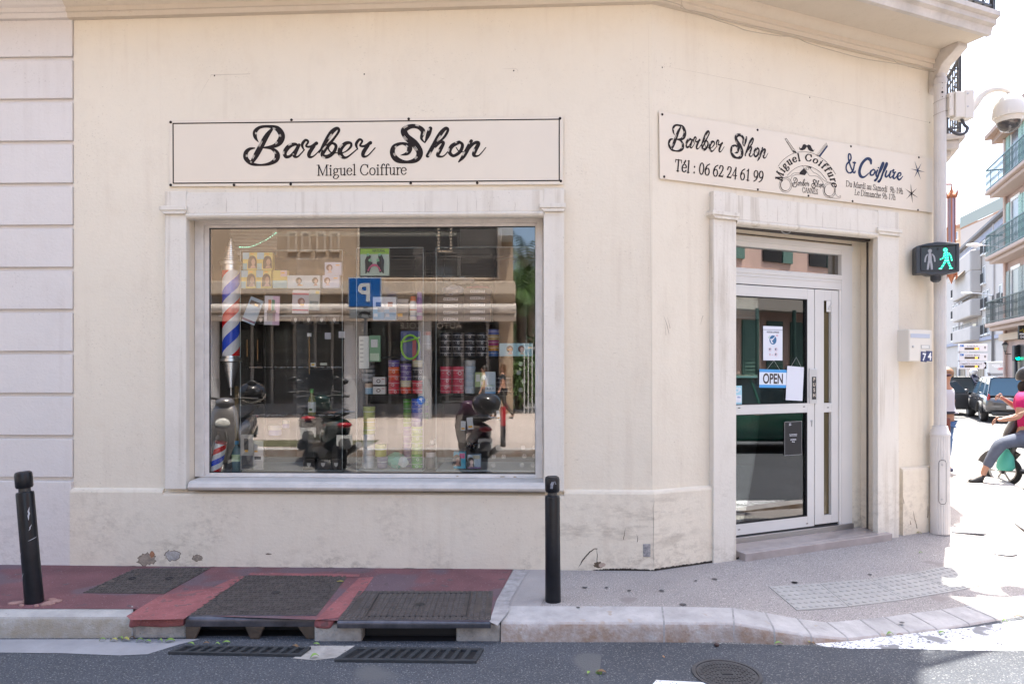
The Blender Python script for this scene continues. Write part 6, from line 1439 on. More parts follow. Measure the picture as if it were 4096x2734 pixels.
# ---- boxes with upside-down white wordmark
cols = [(1020, 1320, [(940, 1015), (1018, 1093), (1096, 1170), (1173, 1248)], 'left stack', 1175), (1325, 1635, [(850, 925), (928, 1003), (1006, 1081), (1084, 1159), (1162, 1240)], 'right stack', 1470)]
ordn = ['top', 'second', 'third', 'fourth', 'fifth', 'sixth', 'seventh', 'eighth', 'ninth', 'tenth']
for x0, x1, rows, nm_, tx_ in cols:
    for i, (y0, y1) in enumerate(rows):
        o = pack(2, x0, y0, x1, y1, .26, .3, (.07, .058, .05), f'flat dark box with upside down white wordmark, {ordn[i]} of the {nm_}', name='stacked_box', group='flat dark boxes stacked in the right case')
        M_ = WALLTXT(0, -.001, .012) @ Matrix.Rotation(pi, 4, 'Z')
        sans('lettering', 'mezzo', cm_('ltr', (.62, .6, .58)), o, M_, .048, ext=.0002, bold=.0006)
for i, (x0, x1, c_, lab) in enumerate(((1060, 1330, (.42, .42, .46), 'crumpled clear plastic bag on the left dark stack'), (1335, 1630, (.30, .06, .10), 'clear bag of dark red hair on the right dark stack'))):
    a, c, d, b = bx4(2, x0, 805 if i == 0 else 815, x1, 938 if i == 0 else 850, -.3); k = MB(); random.seed(i)
    k.ell(((a+c)/2, .40, (b+d)/2), ((c-a)/2, .12, (b-d)/2), 16, 8); k.v = [v+Vector((random.uniform(-1, 1), random.uniform(-1, 1), random.uniform(-.6, .6)))*.012 for v in k.v]
    tag(k.build('plastic_bag', cm_('bag%d' % i, c_, rough=.2), smooth=False, world=FR.M), lab, 'bag')
a, c, d, b = bx4(2, 1150, 705, 1440, 782, -.5); k = MB(); random.seed(5); k.ell(((a+c)/2, .6, (b+d)/2), ((c-a)/2, .1, (b-d)/2), 16, 8); k.v = [v+Vector((random.uniform(-1, 1), 0, random.uniform(-.6, .6)))*.014 for v in k.v]
tag(k.build('plastic_bag', cm_('bagg', (.34, .37, .38), rough=.2), world=FR.M), 'grey translucent bag lying behind the dark stacks', 'bag')
k = MB(); k.box(loc(2, 1700, 640, -2)[0]-.9, loc(2, 1700, 640, -2)[0]-.02, 2.0, 2.06, loc(2, 1600, 900, -2)[1], loc(2, 1600, 420, -2)[1]); tag(k.build('wall_screen', mat('tv_dark', (.015, .015, .018), .2), world=FR.M), 'large dark screen hanging far back inside the shop', 'screen')
# ---- jars
WL = (.66, .66, .64)
def jar(r, x0, y0, x1, y1, n, col, label, group=None, line=WL, ring=True, name='jar', cat='jar', lidc=None):
    a, c, d, b = bx4(r, x0, y0, x1, y1, -n); R = (c-a)/2*.985; hh_ = (b-d)*.985
    kx = 'c%02x%02x%02x' % tuple(int(v*255) for v in col)
    k = MB(); k.lathe([(R*.88, 0), (R*.96, hh_*.08), (R*.96, hh_*.56), (0, hh_*.56)], seg=20); M_ = FR.M @ Matrix.Translation(((a+c)/2, n+R, d)) @ Matrix.Rotation(random.uniform(-.4, .4), 4, 'Z')
    o = tag(k.build(name, cm_(kx, col, rough=.35), smooth=True, world=M_), label, cat, group)
    k = MB(); k.lathe([(R*.97, hh_*.62), (R, hh_*.64), (R, hh_*.96), (R*.97, hh_), (0, hh_)], seg=20); lc = lidc or col; k.build('lid', cm_('c%02x%02x%02x' % tuple(int(v*255) for v in lc), lc, rough=.3), o, smooth=True)
    k = MB(); k.lathe([(R*.965, hh_*.56), (R*.995, hh_*.57), (R*.995, hh_*.62), (R*.965, hh_*.63)], seg=20, caps=False); k.build('rim_line', cm_('wl%d' % int(line[0]*100), line), o, smooth=True)
    if ring:
        k = MB()
        def cyl(x_, y_, e): a_ = x_/R; return ((R*.972+e)*sin(a_), -(R*.972+e)*cos(a_), y_)
        rr_ = hh_*.18; ribbon(k, [(R*.35+rr_*cos(q*pi/7), hh_*.3+rr_*sin(q*pi/7), rr_*.35) for q in range(14)], cyl, closed=True)
        ribbon(k, [(-R*.8, hh_*.32, hh_*.06), (-R*.1, hh_*.32, hh_*.06)], cyl)
        k.build('printed_mark', cm_('wl%d' % int(line[0]*100), line), o)
    return o
random.seed(8)
BK = (.022, .022, .026)
for i, (y0, y1) in enumerate(((-83, -12), (-10, 58), (60, 128), (130, 168))[0:4]):
    for j, (x0, x1) in enumerate(((930, 1056), (1060, 1184), (1187, 1308), (1312, 1434))):
        if i == 3: y0, y1 = 108, 168
        yy0, yy1 = -79+i*62, -79+i*62+60
        jar(4, x0, yy0, x1, yy1, .26, BK, f'black jar with white rim line, {ordn[i]} row from top, {["first", "second", "third", "fourth"][j]} in the row', 'black jars stacked in the right case')
colst = [(.10, .12, .32), (.45, .30, .12), (.32, .03, .12), (.48, .22, .04), (.05, .12, .30)]
for i, c_ in enumerate(colst):
    jar(4, 1437, -115+i*57, 1558, -60+i*57, .27, c_, f'{["indigo", "gold", "crimson", "amber", "blue"][i]} jar in the narrow mixed stack beside black jars', 'mixed colour jar stack', ring=False)
for i, (x0, x1) in enumerate(((1562, 1735), (1738, 1912))):
    pack(4, x0, 32, x1, 165, N1, .06, (.34, .58, .66), ['pale blue hair box with dark haired portrait, left of the right-end pair', 'pale blue hair box with brown bob portrait, at the case end'][i], portrait=((.62, .45, .85, HD, (.6, .42, .4), True), (.3, .45, .85, (.12, .05, .05), (.66, .48, .44), True))[i], group='pale blue hair boxes', price=(.5, .45) if i == 0 else (.7, .3))
def stack(r, x0, x1, ys, cols_, n, desc, group, **kw):
    for i in range(len(ys)-1):
        c_ = cols_[i % len(cols_)]; jar(r, x0, ys[i], x1, ys[i+1], n, c_[0], f'{c_[1]} jar, {ordn[i]} from the top of {desc}', group, **kw)
PU, OR, RD, CR_, BKc = ((.14, .09, .28), 'purple'), ((.75, .13, .03), 'orange'), ((.60, .04, .06), 'red'), ((.60, .54, .34), 'cream'), (BK, 'black')
ORr = ((.68, .07, .03), 'orange red')
stack(4, 387, 507, (207, 278, 350, 420, 490, 560), (PU, OR, ORr, RD, RD), .26, 'the left column of coloured jars', 'left column of coloured jars')
stack(4, 514, 634, (245, 304, 362, 420, 490, 558), (PU, PU, PU, CR_, ORr), .26, 'the middle column of coloured jars', 'middle column of coloured jars')
stack(4, 640, 760, (207, 280, 350, 420, 490, 558), (CR_, BKc, BKc, RD, RD), .26, 'the right column of coloured jars', 'right column of coloured jars')
RDp = ((.56, .06, .10), 'rose red')
stack(4, 933, 1058, (273, 375, 445, 515, 556), (RDp,), .26, 'the first rose red column', 'rose red jars'); stack(4, 1060, 1186, (273, 375, 445, 515, 556), (RDp,), .26, 'the second rose red column', 'rose red jars')
IB = ((.46, .54, .60), 'ice blue')
stack(4, 1189, 1309, (208, 270, 340, 412, 484, 556), (((.45, .45, .42), 'beige'), IB, IB, IB, IB), .26, 'the ice blue column', 'ice blue jars')
pack(4, 1306, 335, 1408, 553, N1, .03, (.35, .44, .20), 'olive green charger pack with white plug and cable', 'pack', 'charger_pack', bands=((.1, .1, .5, .45, (.66, .66, .6)), (0, .7, 1, 1, (.04, .05, .03)), (.65, .45, .8, .6, (.66, .66, .6))))
o = pack(4, 1412, 330, 1520, 555, N1, .03, (.50, .60, .64), 'pale white and blue USB cable carton beside the charger', 'box', 'cable_box', bands=((0, .93, 1, 1, (.08, .3, .55)), (.1, .62, .9, .66, (.5, .65, .35))))
sans('lettering', 'USB CABLE', cm_('ltrb', (.2, .32, .4)), o, WALLTXT(0, -.0015, -.026), .016, ext=.0002)
k = MB(); [blob(k, -.022+i*.022, -.05, .005, .005, -.0012) for i in range(3)]; k.build('printed_icon', cm_('ink2', (.03, .05, .1)), o)
stack(4, 1524, 1604, (380, 424, 468, 512, 556), (BKc,), .30, 'the short black column behind the cable box', 'short black jars', ring=False); stack(4, 1606, 1690, (380, 424, 468, 512, 556), (BKc,), .30, 'the second short black column', 'short black jars', ring=False)
for i, (y0, y1) in enumerate(((385, 464), (483, 562))):
    o = pack(4, 240, y0, 368, y1, N1, .05, (.64, .62, .58), ['white soap carton with coconut picture, upper of two', 'white soap carton with coconut picture, lower of two'][i], group='coconut soap cartons'); k = MB(); blob(k, -.005, -.002, .018, .015, -.001); k.build('coconut_picture', cm_('coco', (.08, .045, .03)), o); k = MB(); blob(k, -.005, -.002, .011, .009, -.0014); k.build('flesh_picture', cm_('cocow', (.7, .7, .66)), o); k = MB(); k.box(.022, .045, -.0012, -.0006, .012, .017); k.build('printed_panel', cm_('red3', (.5, .05, .06)), o)
jar(4, 145, 450, 235, 562, .26, (.25, .42, .55), 'blue pot with tan lid left of the coconut cartons', ring=False, lidc=(.52, .38, .26))
for i in range(5): jar(4, 112, 210+i*46, 244, 250+i*46, .32, (.35, .35, .34), f'white banded jar, {ordn[i]} from the top at the left of the middle case', 'white banded jars', ring=False, line=(.8, .8, .8))
# tall towers
GR, GR2, BL, LI, LM = ((.08, .42, .02), 'green'), ((.06, .33, .02), 'dark green'), ((.02, .08, .50), 'blue'), ((.42, .32, .52), 'lilac'), ((.36, .55, .12), 'lime')
yt = [612+i*(1340-612)/10 for i in range(11)]
stack(4, 548, 634, yt, (GR, GR2, LM, LM, LI, LI, LI, PU, PU, PU), .44, 'the tall rear tower', 'tall rear jar tower', ring=False)
stack(4, 632, 755, yt, (BL, BL, LI, LI, LM, LM, LM, LM, GR, GR), .27, 'the tall front tower', 'tall front jar tower')
stack(4, 762, 812, yt[:4], (GR2, PU, GR2), .5, 'the short green and purple tower', 'short side tower', ring=False)
stack(4, 112, 242, (986, 1058, 1130, 1202, 1272, 1344), (((.56, .58, .58), 'white'),), .27, 'the white tower', 'white jar tower')
stack(4, 120, 250, (694, 822, 905, 986), (((.50, .55, .16), 'pale yellow green'), ((.58, .50, .14), 'yellow')), .30, 'the yellow column', 'yellow jars', ring=False)
jar(4, 245, 1088, 370, 1218, .27, (.42, .48, .06), 'bright yellow jar beside the teal bag', ring=False); jar(4, 268, 1222, 385, 1342, .27, (.26, .22, .30), 'mauve jar with white text panel under the yellow jar', ring=False)
a, c, d, b = bx4(4, 372, 1185, 562, 1343, -.3); k = MB(); random.seed(12); k.ell(((a+c)/2, .36, (b+d)/2), ((c-a)/2, .06, (b-d)/2), 16, 9); k.v = [v+Vector((random.uniform(-1, 1), random.uniform(-1, 1)*.5, random.uniform(-1, 1)))*.010 for v in k.v]
tag(k.build('plastic_bag', cm_('teal', (.10, .45, .30), rough=.3), world=FR.M), 'crumpled teal plastic bag at the foot of the middle case', 'bag')
a, c, d, b = bx4(4, 495, 1225, 600, 1330, -.26); k = MB(); k.ell(((a+c)/2, .30, (b+d)/2), ((c-a)/2, .03, (b-d)/2), 12, 8); k.v = [v+Vector((random.uniform(-1, 1), 0, random.uniform(-1, 1)))*.008 for v in k.v]; tag(k.build('tissue', cm_('tissue', (.66, .70, .68)), world=FR.M), 'crumpled white tissue in front of the teal bag', 'tissue')
can(4, 782, 1100, 888, 1342, .27, (.06, .035, .03), (.10, .07, .06), 'dark brown bottle with white label between the cases', 'bottle', 'product_bottle', bands=((.5, .7, (.66, .66, .64)),), capf=.16)
for i, (x0, y0) in enumerate(((830, 1048), (868, 1036))):
    can(4, x0, y0, x0+44, y0+42, .40, (.66, .66, .64), (.68, .68, .66), ['small white cap pot above the brown bottle', 'second small white cap pot behind the first'][i], 'pot', 'small_pot', capf=.3)
pack(4, 1083, 1166, 1206, 1341, N1, .07, (.06, .42, .58), 'cyan hair dye box with smiling long haired portrait', portrait=(.28, .45, .75, (.05, .02, .015), (.42, .22, .15), False), bands=((.5, .08, .95, .38, (.55, .05, .22)),))
pack(4, 1228, 1195, 1366, 1338, N1, .09, (.40, .52, .62), 'pale blue hair kit box with black haired portrait', portrait=(.25, .5, .8, (.01, .01, .012), (.66, .5, .44), False), bands=((.4, .05, .95, .3, (.5, .48, .34)), (0, .9, 1, 1, (.2, .1, .3))))
for i, (x0, y0, x1, y1) in enumerate(((1158, 845, 1207, 942), (1224, 806, 1286, 930), (1532, 738, 1566, 830))):
    pack(4, x0, y0, x1, y1, N1, .002, (.62, .64, .64), ['white price tag with orange patch hanging at left', 'larger white price tag beside the first', 'thin white tag hanging alone on the right'][i], 'price tag', 'price_tag', tilt=(.02, -.1, -.12)[i], bands=((.15, .7, .85, .88, (.82, .42, .04)),))
for i in range(4):
    s_, z_ = loc(4, 1235+i*32, 1085+i*10, -.30); k = MB(); k.ell((0, 0, 0), (.014, .01, .033), 12, 8); tag(k.build('hair_brush', cm_('brush', (.02, .02, .02), rough=.15), smooth=True, world=FR.M @ Matrix.Translation((s_, .3, z_)) @ Matrix.Rotation(.7, 4, 'Y')), f'glossy black oval brush, {["first", "second", "third", "last"][i]} of the fanned row', 'brush', 'glossy black oval brushes')
# roundel stickers on the right-hand case
stk = [(1785, 247), (1905, 245), (1763, 338), (1812, 430), (1785, 518), (1808, 1120), (1930, 1120), (1502, 1215), (1606, 1215), (1822, 1210), (1928, 1210), (1500, 1303), (1797, 1303), (1912, 1303)]
for i, (x_, y_) in enumerate(stk):
    s_, z_ = loc(4, x_, y_, -.262); k = MB(); R = .0165
    ribbon(k, [(R*cos(q*pi/12), R*sin(q*pi/12), .0026) for q in range(24)], lambda a_, b_, e: (a_, -e, b_), closed=True)
    row = 'upper' if y_ < 600 else 'lower'
    o = tag(k.build('roundel_sticker', cm_('stick', (.7, .68, .64)), world=FR.M @ Matrix.Translation((s_, .262, z_))), f'white ring shaped sticker on the {row} part of the right case panel', 'sticker', f'white ring stickers, {row}')
    sans('lettering', 'Red', cm_('stick', (.7, .68, .64)), o, WALLTXT(0, 0, .001), .0145, ext=.0001, bold=.0006, spacing=.85); sans('lettering', 'One', cm_('stick', (.7, .68, .64)), o, WALLTXT(0, 0, -.0105), .0145, ext=.0001, bold=.0006, spacing=.85)
# ---- shelf clutter in the left case
def clutter(r, x0, x1, y, n, lab, seed, cols_):
    random.seed(seed); t = None
    k = MB()
    for i in range(60):
        x_ = random.uniform(x0, x1); s_, z_ = loc(r, x_, y, -n); q_ = random.uniform(.006, .022)
        M_ = Matrix.Translation((s_, n+random.uniform(0, .12), z_+.004)) @ Matrix.Rotation(random.uniform(0, 3), 4, 'Z') @ Matrix.Rotation(random.uniform(-.5, .5), 4, 'X'); k.k = i % len(cols_)
        if i % 3: k.box(-q_, q_, -q_*.6, q_*.6, -.002, .003, M=M_)
        else: k.lathe([(q_*.6, 0), (q_*.6, .004), (q_*.3, .005)], seg=8, M=M_)
    return tag(k.build('jewellery', cols_, world=FR.M), lab, 'jewellery', kind='stuff')
clutter(3, 560, 1520, 288, .3, 'small bagged jewellery spread along the upper glass shelf', 1, [cm_('cl1', (.5, .48, .46), rough=.25), cm_('cl2', (.35, .26, .18)), cm_('cl3', (.6, .6, .6))])
clutter(3, 580, 1520, 792, .3, 'silver rings and studs spread along the lower glass shelf', 2, [cm_('cl1', (.5, .48, .46), rough=.25), cm_('cl4', (.18, .2, .2)), cm_('cl3', (.6, .6, .6))])
# gold chains
def chain(x_, y0, y1, r, lab):
    s_, z1_ = loc(r, x_, y0, -.28); _, z0_ = loc(r, x_, y1, -.28); k = MB(); n_ = int((z1_-z0_)/.009)
    for i in range(n_): k.ell((s_, .28, z1_-i*.009), (.004, .004, .005), 6, 5)
    tag(k.build('gold_chain', mat('gold', (.75, .48, .2), .25, 1), smooth=True, world=FR.M), lab, 'necklace')
    return s_, z1_
s_, z_ = chain(1328, 1405, 1860, 1, 'long gold bead chain hanging from a white tag')
k = MB(); k.box(s_-.018, s_+.018, .278, .28, z_-.004, z_+.026); tag(k.build('price_tag', cm_('tagw', (.66, .66, .64)), world=FR.M), 'square white price tag at the top of the gold chain', 'price tag')
for x_, y0, y1, lab in ((545, 0, 180, 'thin gold chain hanging next to the barber pole'), (655, 0, 220, 'gold chain hanging right of the thin one')): chain(x_, y0, y1, 3, lab)
for i, (x0, y0, x1, y1, lb_) in enumerate(((1508, 1365, 1576, 1440, 'white earring card hanging on a brown strap'), (1668, 1350, 1742, 1425, 'white earring card at the right of the case'))): pack(1, x0, y0, x1, y1, .28, .002, (.5, .5, .53), lb_, 'card', 'earring_card')
pack(3, 1207, 236, 1260, 276, .28, .002, (.64, .64, .62), 'white tag with yellow square on the upper shelf', 'price tag', 'price_tag', bands=((.2, .25, .8, .75, (.8, .5, .05)),)); pack(3, 1310, 236, 1378, 262, .28, .002, (.6, .62, .5), 'wide yellowish tag on the upper shelf', 'price tag', 'price_tag')
# vinegar bottle
a, c, d, b = bx4(3, 1168, 507, 1250, 786, -.29); R = (c-a)/2; hh_ = b-d
k = MB(); k.lathe([(R*.9, 0), (R, .006), (R, hh_*.55), (R*.85, hh_*.62), (R*.42, hh_*.74), (R*.4, hh_*.86)], seg=22); o = tag(k.build('vinegar_bottle', mat('bottle_olive', (.28, .27, .10), .15, coat=.3), smooth=True, world=FR.M @ Matrix.Translation(((a+c)/2, .29+R, d))), 'green capped bottle with white label on the lower shelf', 'bottle')
k = MB(); k.lathe([(R*.45, hh_*.84), (R*.48, hh_*.86), (R*.48, hh_*.99), (0, hh_)], seg=20); k.build('cap', cm_('capg', (.16, .42, .12)), o, smooth=True); k = MB(); k.lathe([(R*1.01, hh_*.12), (R*1.01, hh_*.5)], seg=22, caps=False); k.build('label_band', cm_('lblw', (.66, .68, .62)), o, smooth=True)
k = MB(); blob(k, 0, hh_*.22, R*.4, hh_*.05, -R*1.02-.001); k.build('printed_mark', cm_('leafg', (.12, .2, .06)), o)
# silver packs, black boxes, faint tubs
pack(3, 480, 983, 612, 1352, N1, .008, (.50, .48, .42), 'silver foil pack with black hair clipper comb', 'pack', 'foil_pack', bands=((.25, .12, .6, .45, (.03, .03, .03)), (.05, .6, .95, .98, (.12, .12, .12)), (.3, .44, .55, .5, (.85, .45, .05)))); pack(3, 616, 1047, 714, 1350, N1, .008, (.62, .60, .56), 'plain white pack with black comb beside the foil pack', 'pack', 'foil_pack', bands=((.05, .55, .75, .66, (.03, .03, .03)), (.05, .68, .9, .97, (.4, .38, .36)), (.05, .34, .4, .4, (.85, .45, .05))))
for i, (x0, x1) in enumerate(((1128, 1252), (1278, 1398), (1412, 1536))):
    o = pack(3, x0, 1238, x1, 1357, .3, .1, (.018, .017, .016), ['black crested carton at the case foot, left of three', 'black crested carton at the case foot, middle of three', 'black crested carton at the case foot, right of three'][i], group='black crested cartons on the base'); k = MB(); a_ = .018; k.poly([(-a_, -.001, .014), (a_, -.001, .014), (a_*.8, -.001, -.008), (0, -.001, -.022), (-a_*.8, -.001, -.008)][::-1]); k.build('crest', cm_('crest', (.6, .58, .52)), o)
for i, (x0, y0, x1, y1) in enumerate(((745, 893, 880, 998), (900, 838, 974, 918))): jar(3, x0, y0, x1, y1, .5, (.42, .40, .62), ['wide white and lilac tub, front of two', 'smaller white and lilac tub behind'][i], ring=False, lidc=(.66, .66, .66))
# ---- barber pole
M_CHR2 = mat('satin_chrome', (.92, .92, .92), .3, 1)
bp_t = fthing('barber_pole', 'tall striped barber pole with chrome ends inside the window', 'barber pole')
Rr = (loc(1, 532, 700, -.30)[0]-loc(1, 340, 700, -.30)[0])/2; yb_ = .20+Rr
Zp = lambda r, y_: loc(r, 430, y_, -.30)[1]
z0_, z1_ = Zp(3, 165), Zp(1, 655)
xc_ = (loc(1, 532, 700, -.30)[0]+loc(1, 340, 700, -.30)[0])/2
def stripes_mat():
    if 'barber_stripes' in MT: return MT['barber_stripes']
    m = bpy.data.materials.new('barber_stripes'); m.use_nodes = True; nt = m.node_tree; L = nt.links; b = nt.nodes['Principled BSDF']; b.inputs['Roughness'].default_value = .2; b.inputs['Coat Weight'].default_value = .4
    tc = _n(nt, 'ShaderNodeTexCoord'); sp = _n(nt, 'ShaderNodeSeparateXYZ'); L.new(tc.outputs['Object'], sp.inputs[0])
    at = _n(nt, 'ShaderNodeMath', operation='ARCTAN2'); L.new(sp.outputs[0], at.inputs[0]); ng = _n(nt, 'ShaderNodeMath', operation='MULTIPLY'); ng.inputs[1].default_value = -1; L.new(sp.outputs[1], ng.inputs[0]); L.new(ng.outputs[0], at.inputs[1])
    m1 = _n(nt, 'ShaderNodeMath', operation='MULTIPLY'); m1.inputs[1].default_value = -1/(2*pi); L.new(at.outputs[0], m1.inputs[0])
    m2 = _n(nt, 'ShaderNodeMath', operation='MULTIPLY_ADD'); m2.inputs[1].default_value = 1/.42; L.new(sp.outputs[2], m2.inputs[0]); L.new(m1.outputs[0], m2.inputs[2])
    fr_2 = _n(nt, 'ShaderNodeMath', operation='FRACT'); L.new(m2.outputs[0], fr_2.inputs[0])
    cr = _n(nt, 'ShaderNodeValToRGB'); cr.color_ramp.interpolation = 'CONSTANT'; e = cr.color_ramp.elements
    e[0].position = 0; e[0].color = (.85, .85, .85, 1); e[1].position = .25; e[1].color = (.0, .07, .7, 1)
    for p, c in ((.5, (.85, .85, .85, 1)), (.75, (.75, .0, .005, 1))): q_ = e.new(p); q_.color = c
    L.new(fr_2.outputs[0], cr.inputs[0]); L.new(cr.outputs[0], b.inputs['Base Color']); MT['barber_stripes'] = m; return m
k = MB(); k.lathe([(Rr, z0_), (Rr, z1_)], seg=40); o = k.build('striped_cylinder', stripes_mat(), bp_t, smooth=True); 
o.location = (xc_, yb_, 0)
zt_a = Zp(1, 280)
prof = [(Rr*1.04, z1_), (Rr*1.06, z1_+.02), (Rr*.98, z1_+.022), (Rr*.98, z1_+.045), (Rr*1.22, z1_+.05), (Rr*1.25, z1_+.075), (Rr*.95, z1_+.08)]
n_ = 11
for i in range(n_): r_ = Rr*.9*(1-i/n_)**.8; z_ = z1_+.085+(zt_a-z1_-.085)*i/n_; prof += [(r_*.8, z_), (r_, z_+.006), (r_, z_+.014), (r_*.8, z_+.018)]
prof += [(0, zt_a)]
k = MB(); k.lathe(prof, seg=32); o = k.build('chrome_top', M_CHR2, bp_t, smooth=True); o.location = (xc_, yb_, 0)
zb_ = Zp(3, 500); prof = []
prof = [(Rr*1.04, z0_), (Rr*1.06, z0_-.018), (Rr*1.2, z0_-.022), (Rr*1.22, z0_-.045), (Rr*.95, z0_-.05)]
n_ = 13
for i in range(n_): r_ = Rr*.95*(1-i/n_*.8); z_ = z0_-.052-(z0_-zb_-.052)*i/n_; prof += [(r_*.82, z_), (r_, z_-.003), (r_, z_-.010), (r_*.82, z_-.013)]
prof += [(Rr*.1, zb_), (Rr*.1, zb_-.06), (0, zb_-.061)]
k = MB(); k.lathe(prof[::-1], seg=32); o = k.build('chrome_base', M_CHR2, bp_t, smooth=True); o.location = (xc_, yb_, 0)
# small striped can, blue bottle, dark gold post
a, z_b = loc(3, 255, 1388, -.25); k = MB(); Rk = .048; hk = .25
k.lathe([(Rk, 0), (Rk, hk), (Rk*.9, hk+.004), (0, hk+.004)], seg=28)
m2_ = stripes_mat().copy(); 
for nd in m2_.node_tree.nodes:
    if nd.type == 'MATH' and nd.operation == 'MULTIPLY_ADD': nd.inputs[1].default_value = 1/.2
s2 = tag(k.build('striped_can', m2_, smooth=True, world=FR.M @ Matrix.Translation((a-.02, .22, gz0+.008)) @ Matrix.Rotation(radians(12), 4, 'Y')), 'small red white and blue striped can leaning at the window corner', 'can')
k = MB(); k.lathe([(Rk*1.03, hk-.016), (Rk*1.03, hk+.002), (Rk*.8, hk+.006), (0, hk+.006)], seg=28); k.build('lid', cm_('redlid', (.45, .03, .04), rough=.25), s2, smooth=True)
a, c, d, b = bx4(3, 365, 1056, 465, 1386, -.26); R = (c-a)/2; hh_ = b-d; k = MB(); k.lathe([(R*.9, 0), (R, .01), (R, hh_*.2), (R*.92, hh_*.24), (R, hh_*.28), (R, hh_*.6), (R*.8, hh_*.74), (R*.35, hh_*.85), (R*.35, hh_*.9)], seg=22)
o = tag(k.build('water_bottle', mat('bottle_blue', (.12, .24, .26), .1, alpha=.75), smooth=True, world=FR.M @ Matrix.Translation(((a+c)/2, .26+R, d))), 'blue green plastic bottle with pale label next to striped can', 'bottle'); k = MB(); k.lathe([(R*.42, hh_*.89), (R*.42, hh_), (0, hh_)], seg=18); k.build('cap', cm_('capb', (.04, .25, .42)), o, smooth=True); k = MB(); k.lathe([(R*1.01, hh_*.36), (R*1.01, hh_*.58)], seg=22, caps=False); k.build('label_band', cm_('lblg', (.45, .62, .36)), o, smooth=True)
k = MB(); s_, z_ = loc(3, 435, 1040, -.6); _, z1_ = loc(3, 435, 480, -.6); k.tube([(s_, .6, gz0), (s_, .6, z1_)], .018, 10); tag(k.build('display_post', cm_('goldp', (.28, .17, .03)), smooth=True, world=FR.M), 'dull gold post standing behind the striped barber pole', 'post')
# ================================================================ NOTICES ON THE DOOR
DX = lambda px, py, n: DG.sz(px, py, n)
def notice(name, label, cat, x0, y0, x1, y1, n, col, tilt=0, zoom=None):
    a, b = DX(x0, y0, n); c, d = DX(x1, y1, n); hw_, hh_ = (c-a)/2, (b-d)/2
    M_ = DG.M @ Matrix.Translation(((a+c)/2, -n, (b+d)/2)) @ Matrix.Rotation(tilt, 4, 'Y')
    k = MB(); k.box(-hw_, hw_, 0, .0015, -hh_, hh_); return tag(k.build(name, cm_('n%02x%02x%02x' % tuple(int(v*255) for v in col), col, rough=.6), world=M_), label, cat), hw_, hh_
NG = -.212
o, hw_, hh_ = notice('mask_notice', 'white notice reading POSITION du MASQUE taped inside the door', 'notice', 3053, 1303, 3130, 1441, -.209, (.66, .67, .72), .0)
INK2 = cm_('ninkb', (.02, .025, .05)); BLU = cm_('nblue', (.03, .13, .27)); RED2 = cm_('nred', (.5, .03, .06))
sans('lettering', 'POSITION du MASQUE', INK2, o, WALLTXT(0, -.0006, hh_*.60), .0235, ext=.0002, bold=.0003, sx=.62)
k = MB(); k.box(-hw_, hw_, -.0007, -.0002, hh_*.78, hh_*.80); k.build('printed_line', INK2, o)
k = MB(); k.lathe([(.042, 0), (.042, .0006), (0, .0006)], seg=28, M=Matrix.Translation((0, -.0002, hh_*.2)) @ Matrix.Rotation(pi/2, 4, 'X')); k.build('mask_picture', BLU, o)
k = MB(); ribbon(k, [(-.03, hh_*.2+.004, .010), (-.008, hh_*.2+.002, .014), (.025, hh_*.2+.03, .004)], lambda a_, b_, e: (a_, -.0012, b_)); ribbon(k, [(-.022, hh_*.2, .012), (-.018, hh_*.2-.018, .016), (-.002, hh_*.2-.028, .010)], lambda a_, b_, e: (a_, -.0013, b_)); k.build('mask_lines', cm_('nw', (.7, .7, .74)), o)
k = MB(); ribbon(k, [(-.058, hh_*.36, .003), (-.050, hh_*.31, .005), (-.036, hh_*.45, .003)], lambda a_, b_, e: (a_, -.0008, b_)); k.build('tick_mark', cm_('ngreen', (.06, .35, .1)), o); sans('lettering', 'OUI', RED2, o, WALLTXT(.048, -.0006, hh_*.43), .016, ext=.0002, bold=.0004, sx=.8)
for u, v in ((-.036, -.36), (.034, -.36), (.034, -.66)):
    k = MB(); ribbon(k, [(u+.017*cos(q*pi/9), hh_*v+.017*sin(q*pi/9), .002) for q in range(18)], lambda a_, b_, e: (a_, -.0008, b_), closed=True); k.build('printed_ring', RED2, o); k = MB(); blob(k, u-.001, hh_*v+.002, .008, .010, -.0009); k.build('head_picture', cm_('nhead', (.03, .06, .12)), o)
k = MB(); ribbon(k, [(-.044, -hh_*.60, .003), (-.030, -hh_*.72, .003)], lambda a_, b_, e: (a_, -.0008, b_)); ribbon(k, [(-.030, -hh_*.60, .003), (-.044, -hh_*.72, .003)], lambda a_, b_, e: (a_, -.0009, b_)); k.build('cross_mark', RED2, o); sans('lettering', 'NON', RED2, o, WALLTXT(-.006, -.0006, -hh_*.70), .010, ext=.0002, sx=.8)
op, hw_, hh_ = notice('open_sign', 'white and blue OPEN sign hanging in the door glass', 'sign', 3037.5, 1477, 3146, 1549, -.206, (.66, .70, .76), radians(1.2))
k = MB(); k.box(-hw_, hw_, -.0006, -.0001, hh_*.68, hh_); k.box(-hw_, hw_, -.0006, -.0001, -hh_, -hh_*.68); k.build('blue_band', cm_('band', (.06, .30, .62)), op)
sans('lettering', 'OPEN', cm_('opink', (.04, .025, .02)), op, WALLTXT(0, -.0008, -hh_*.52), hh_*1.52, ext=.0003, bold=.003, sx=.74)
k = MB(); k.tube([(-hw_*.5, -.003, hh_*.96), (.004, -.003, hh_*2.0), (hw_*.5, -.003, hh_*.9)], .0012, 5); k.build('string', cm_('str', (.5, .5, .48)), op)
wb, hw_, hh_ = notice('blank_card', 'blank white card hanging askew on a string beside the OPEN sign', 'card', 3146, 1465, 3213, 1600, -.202, (.64, .65, .70), radians(3.5))
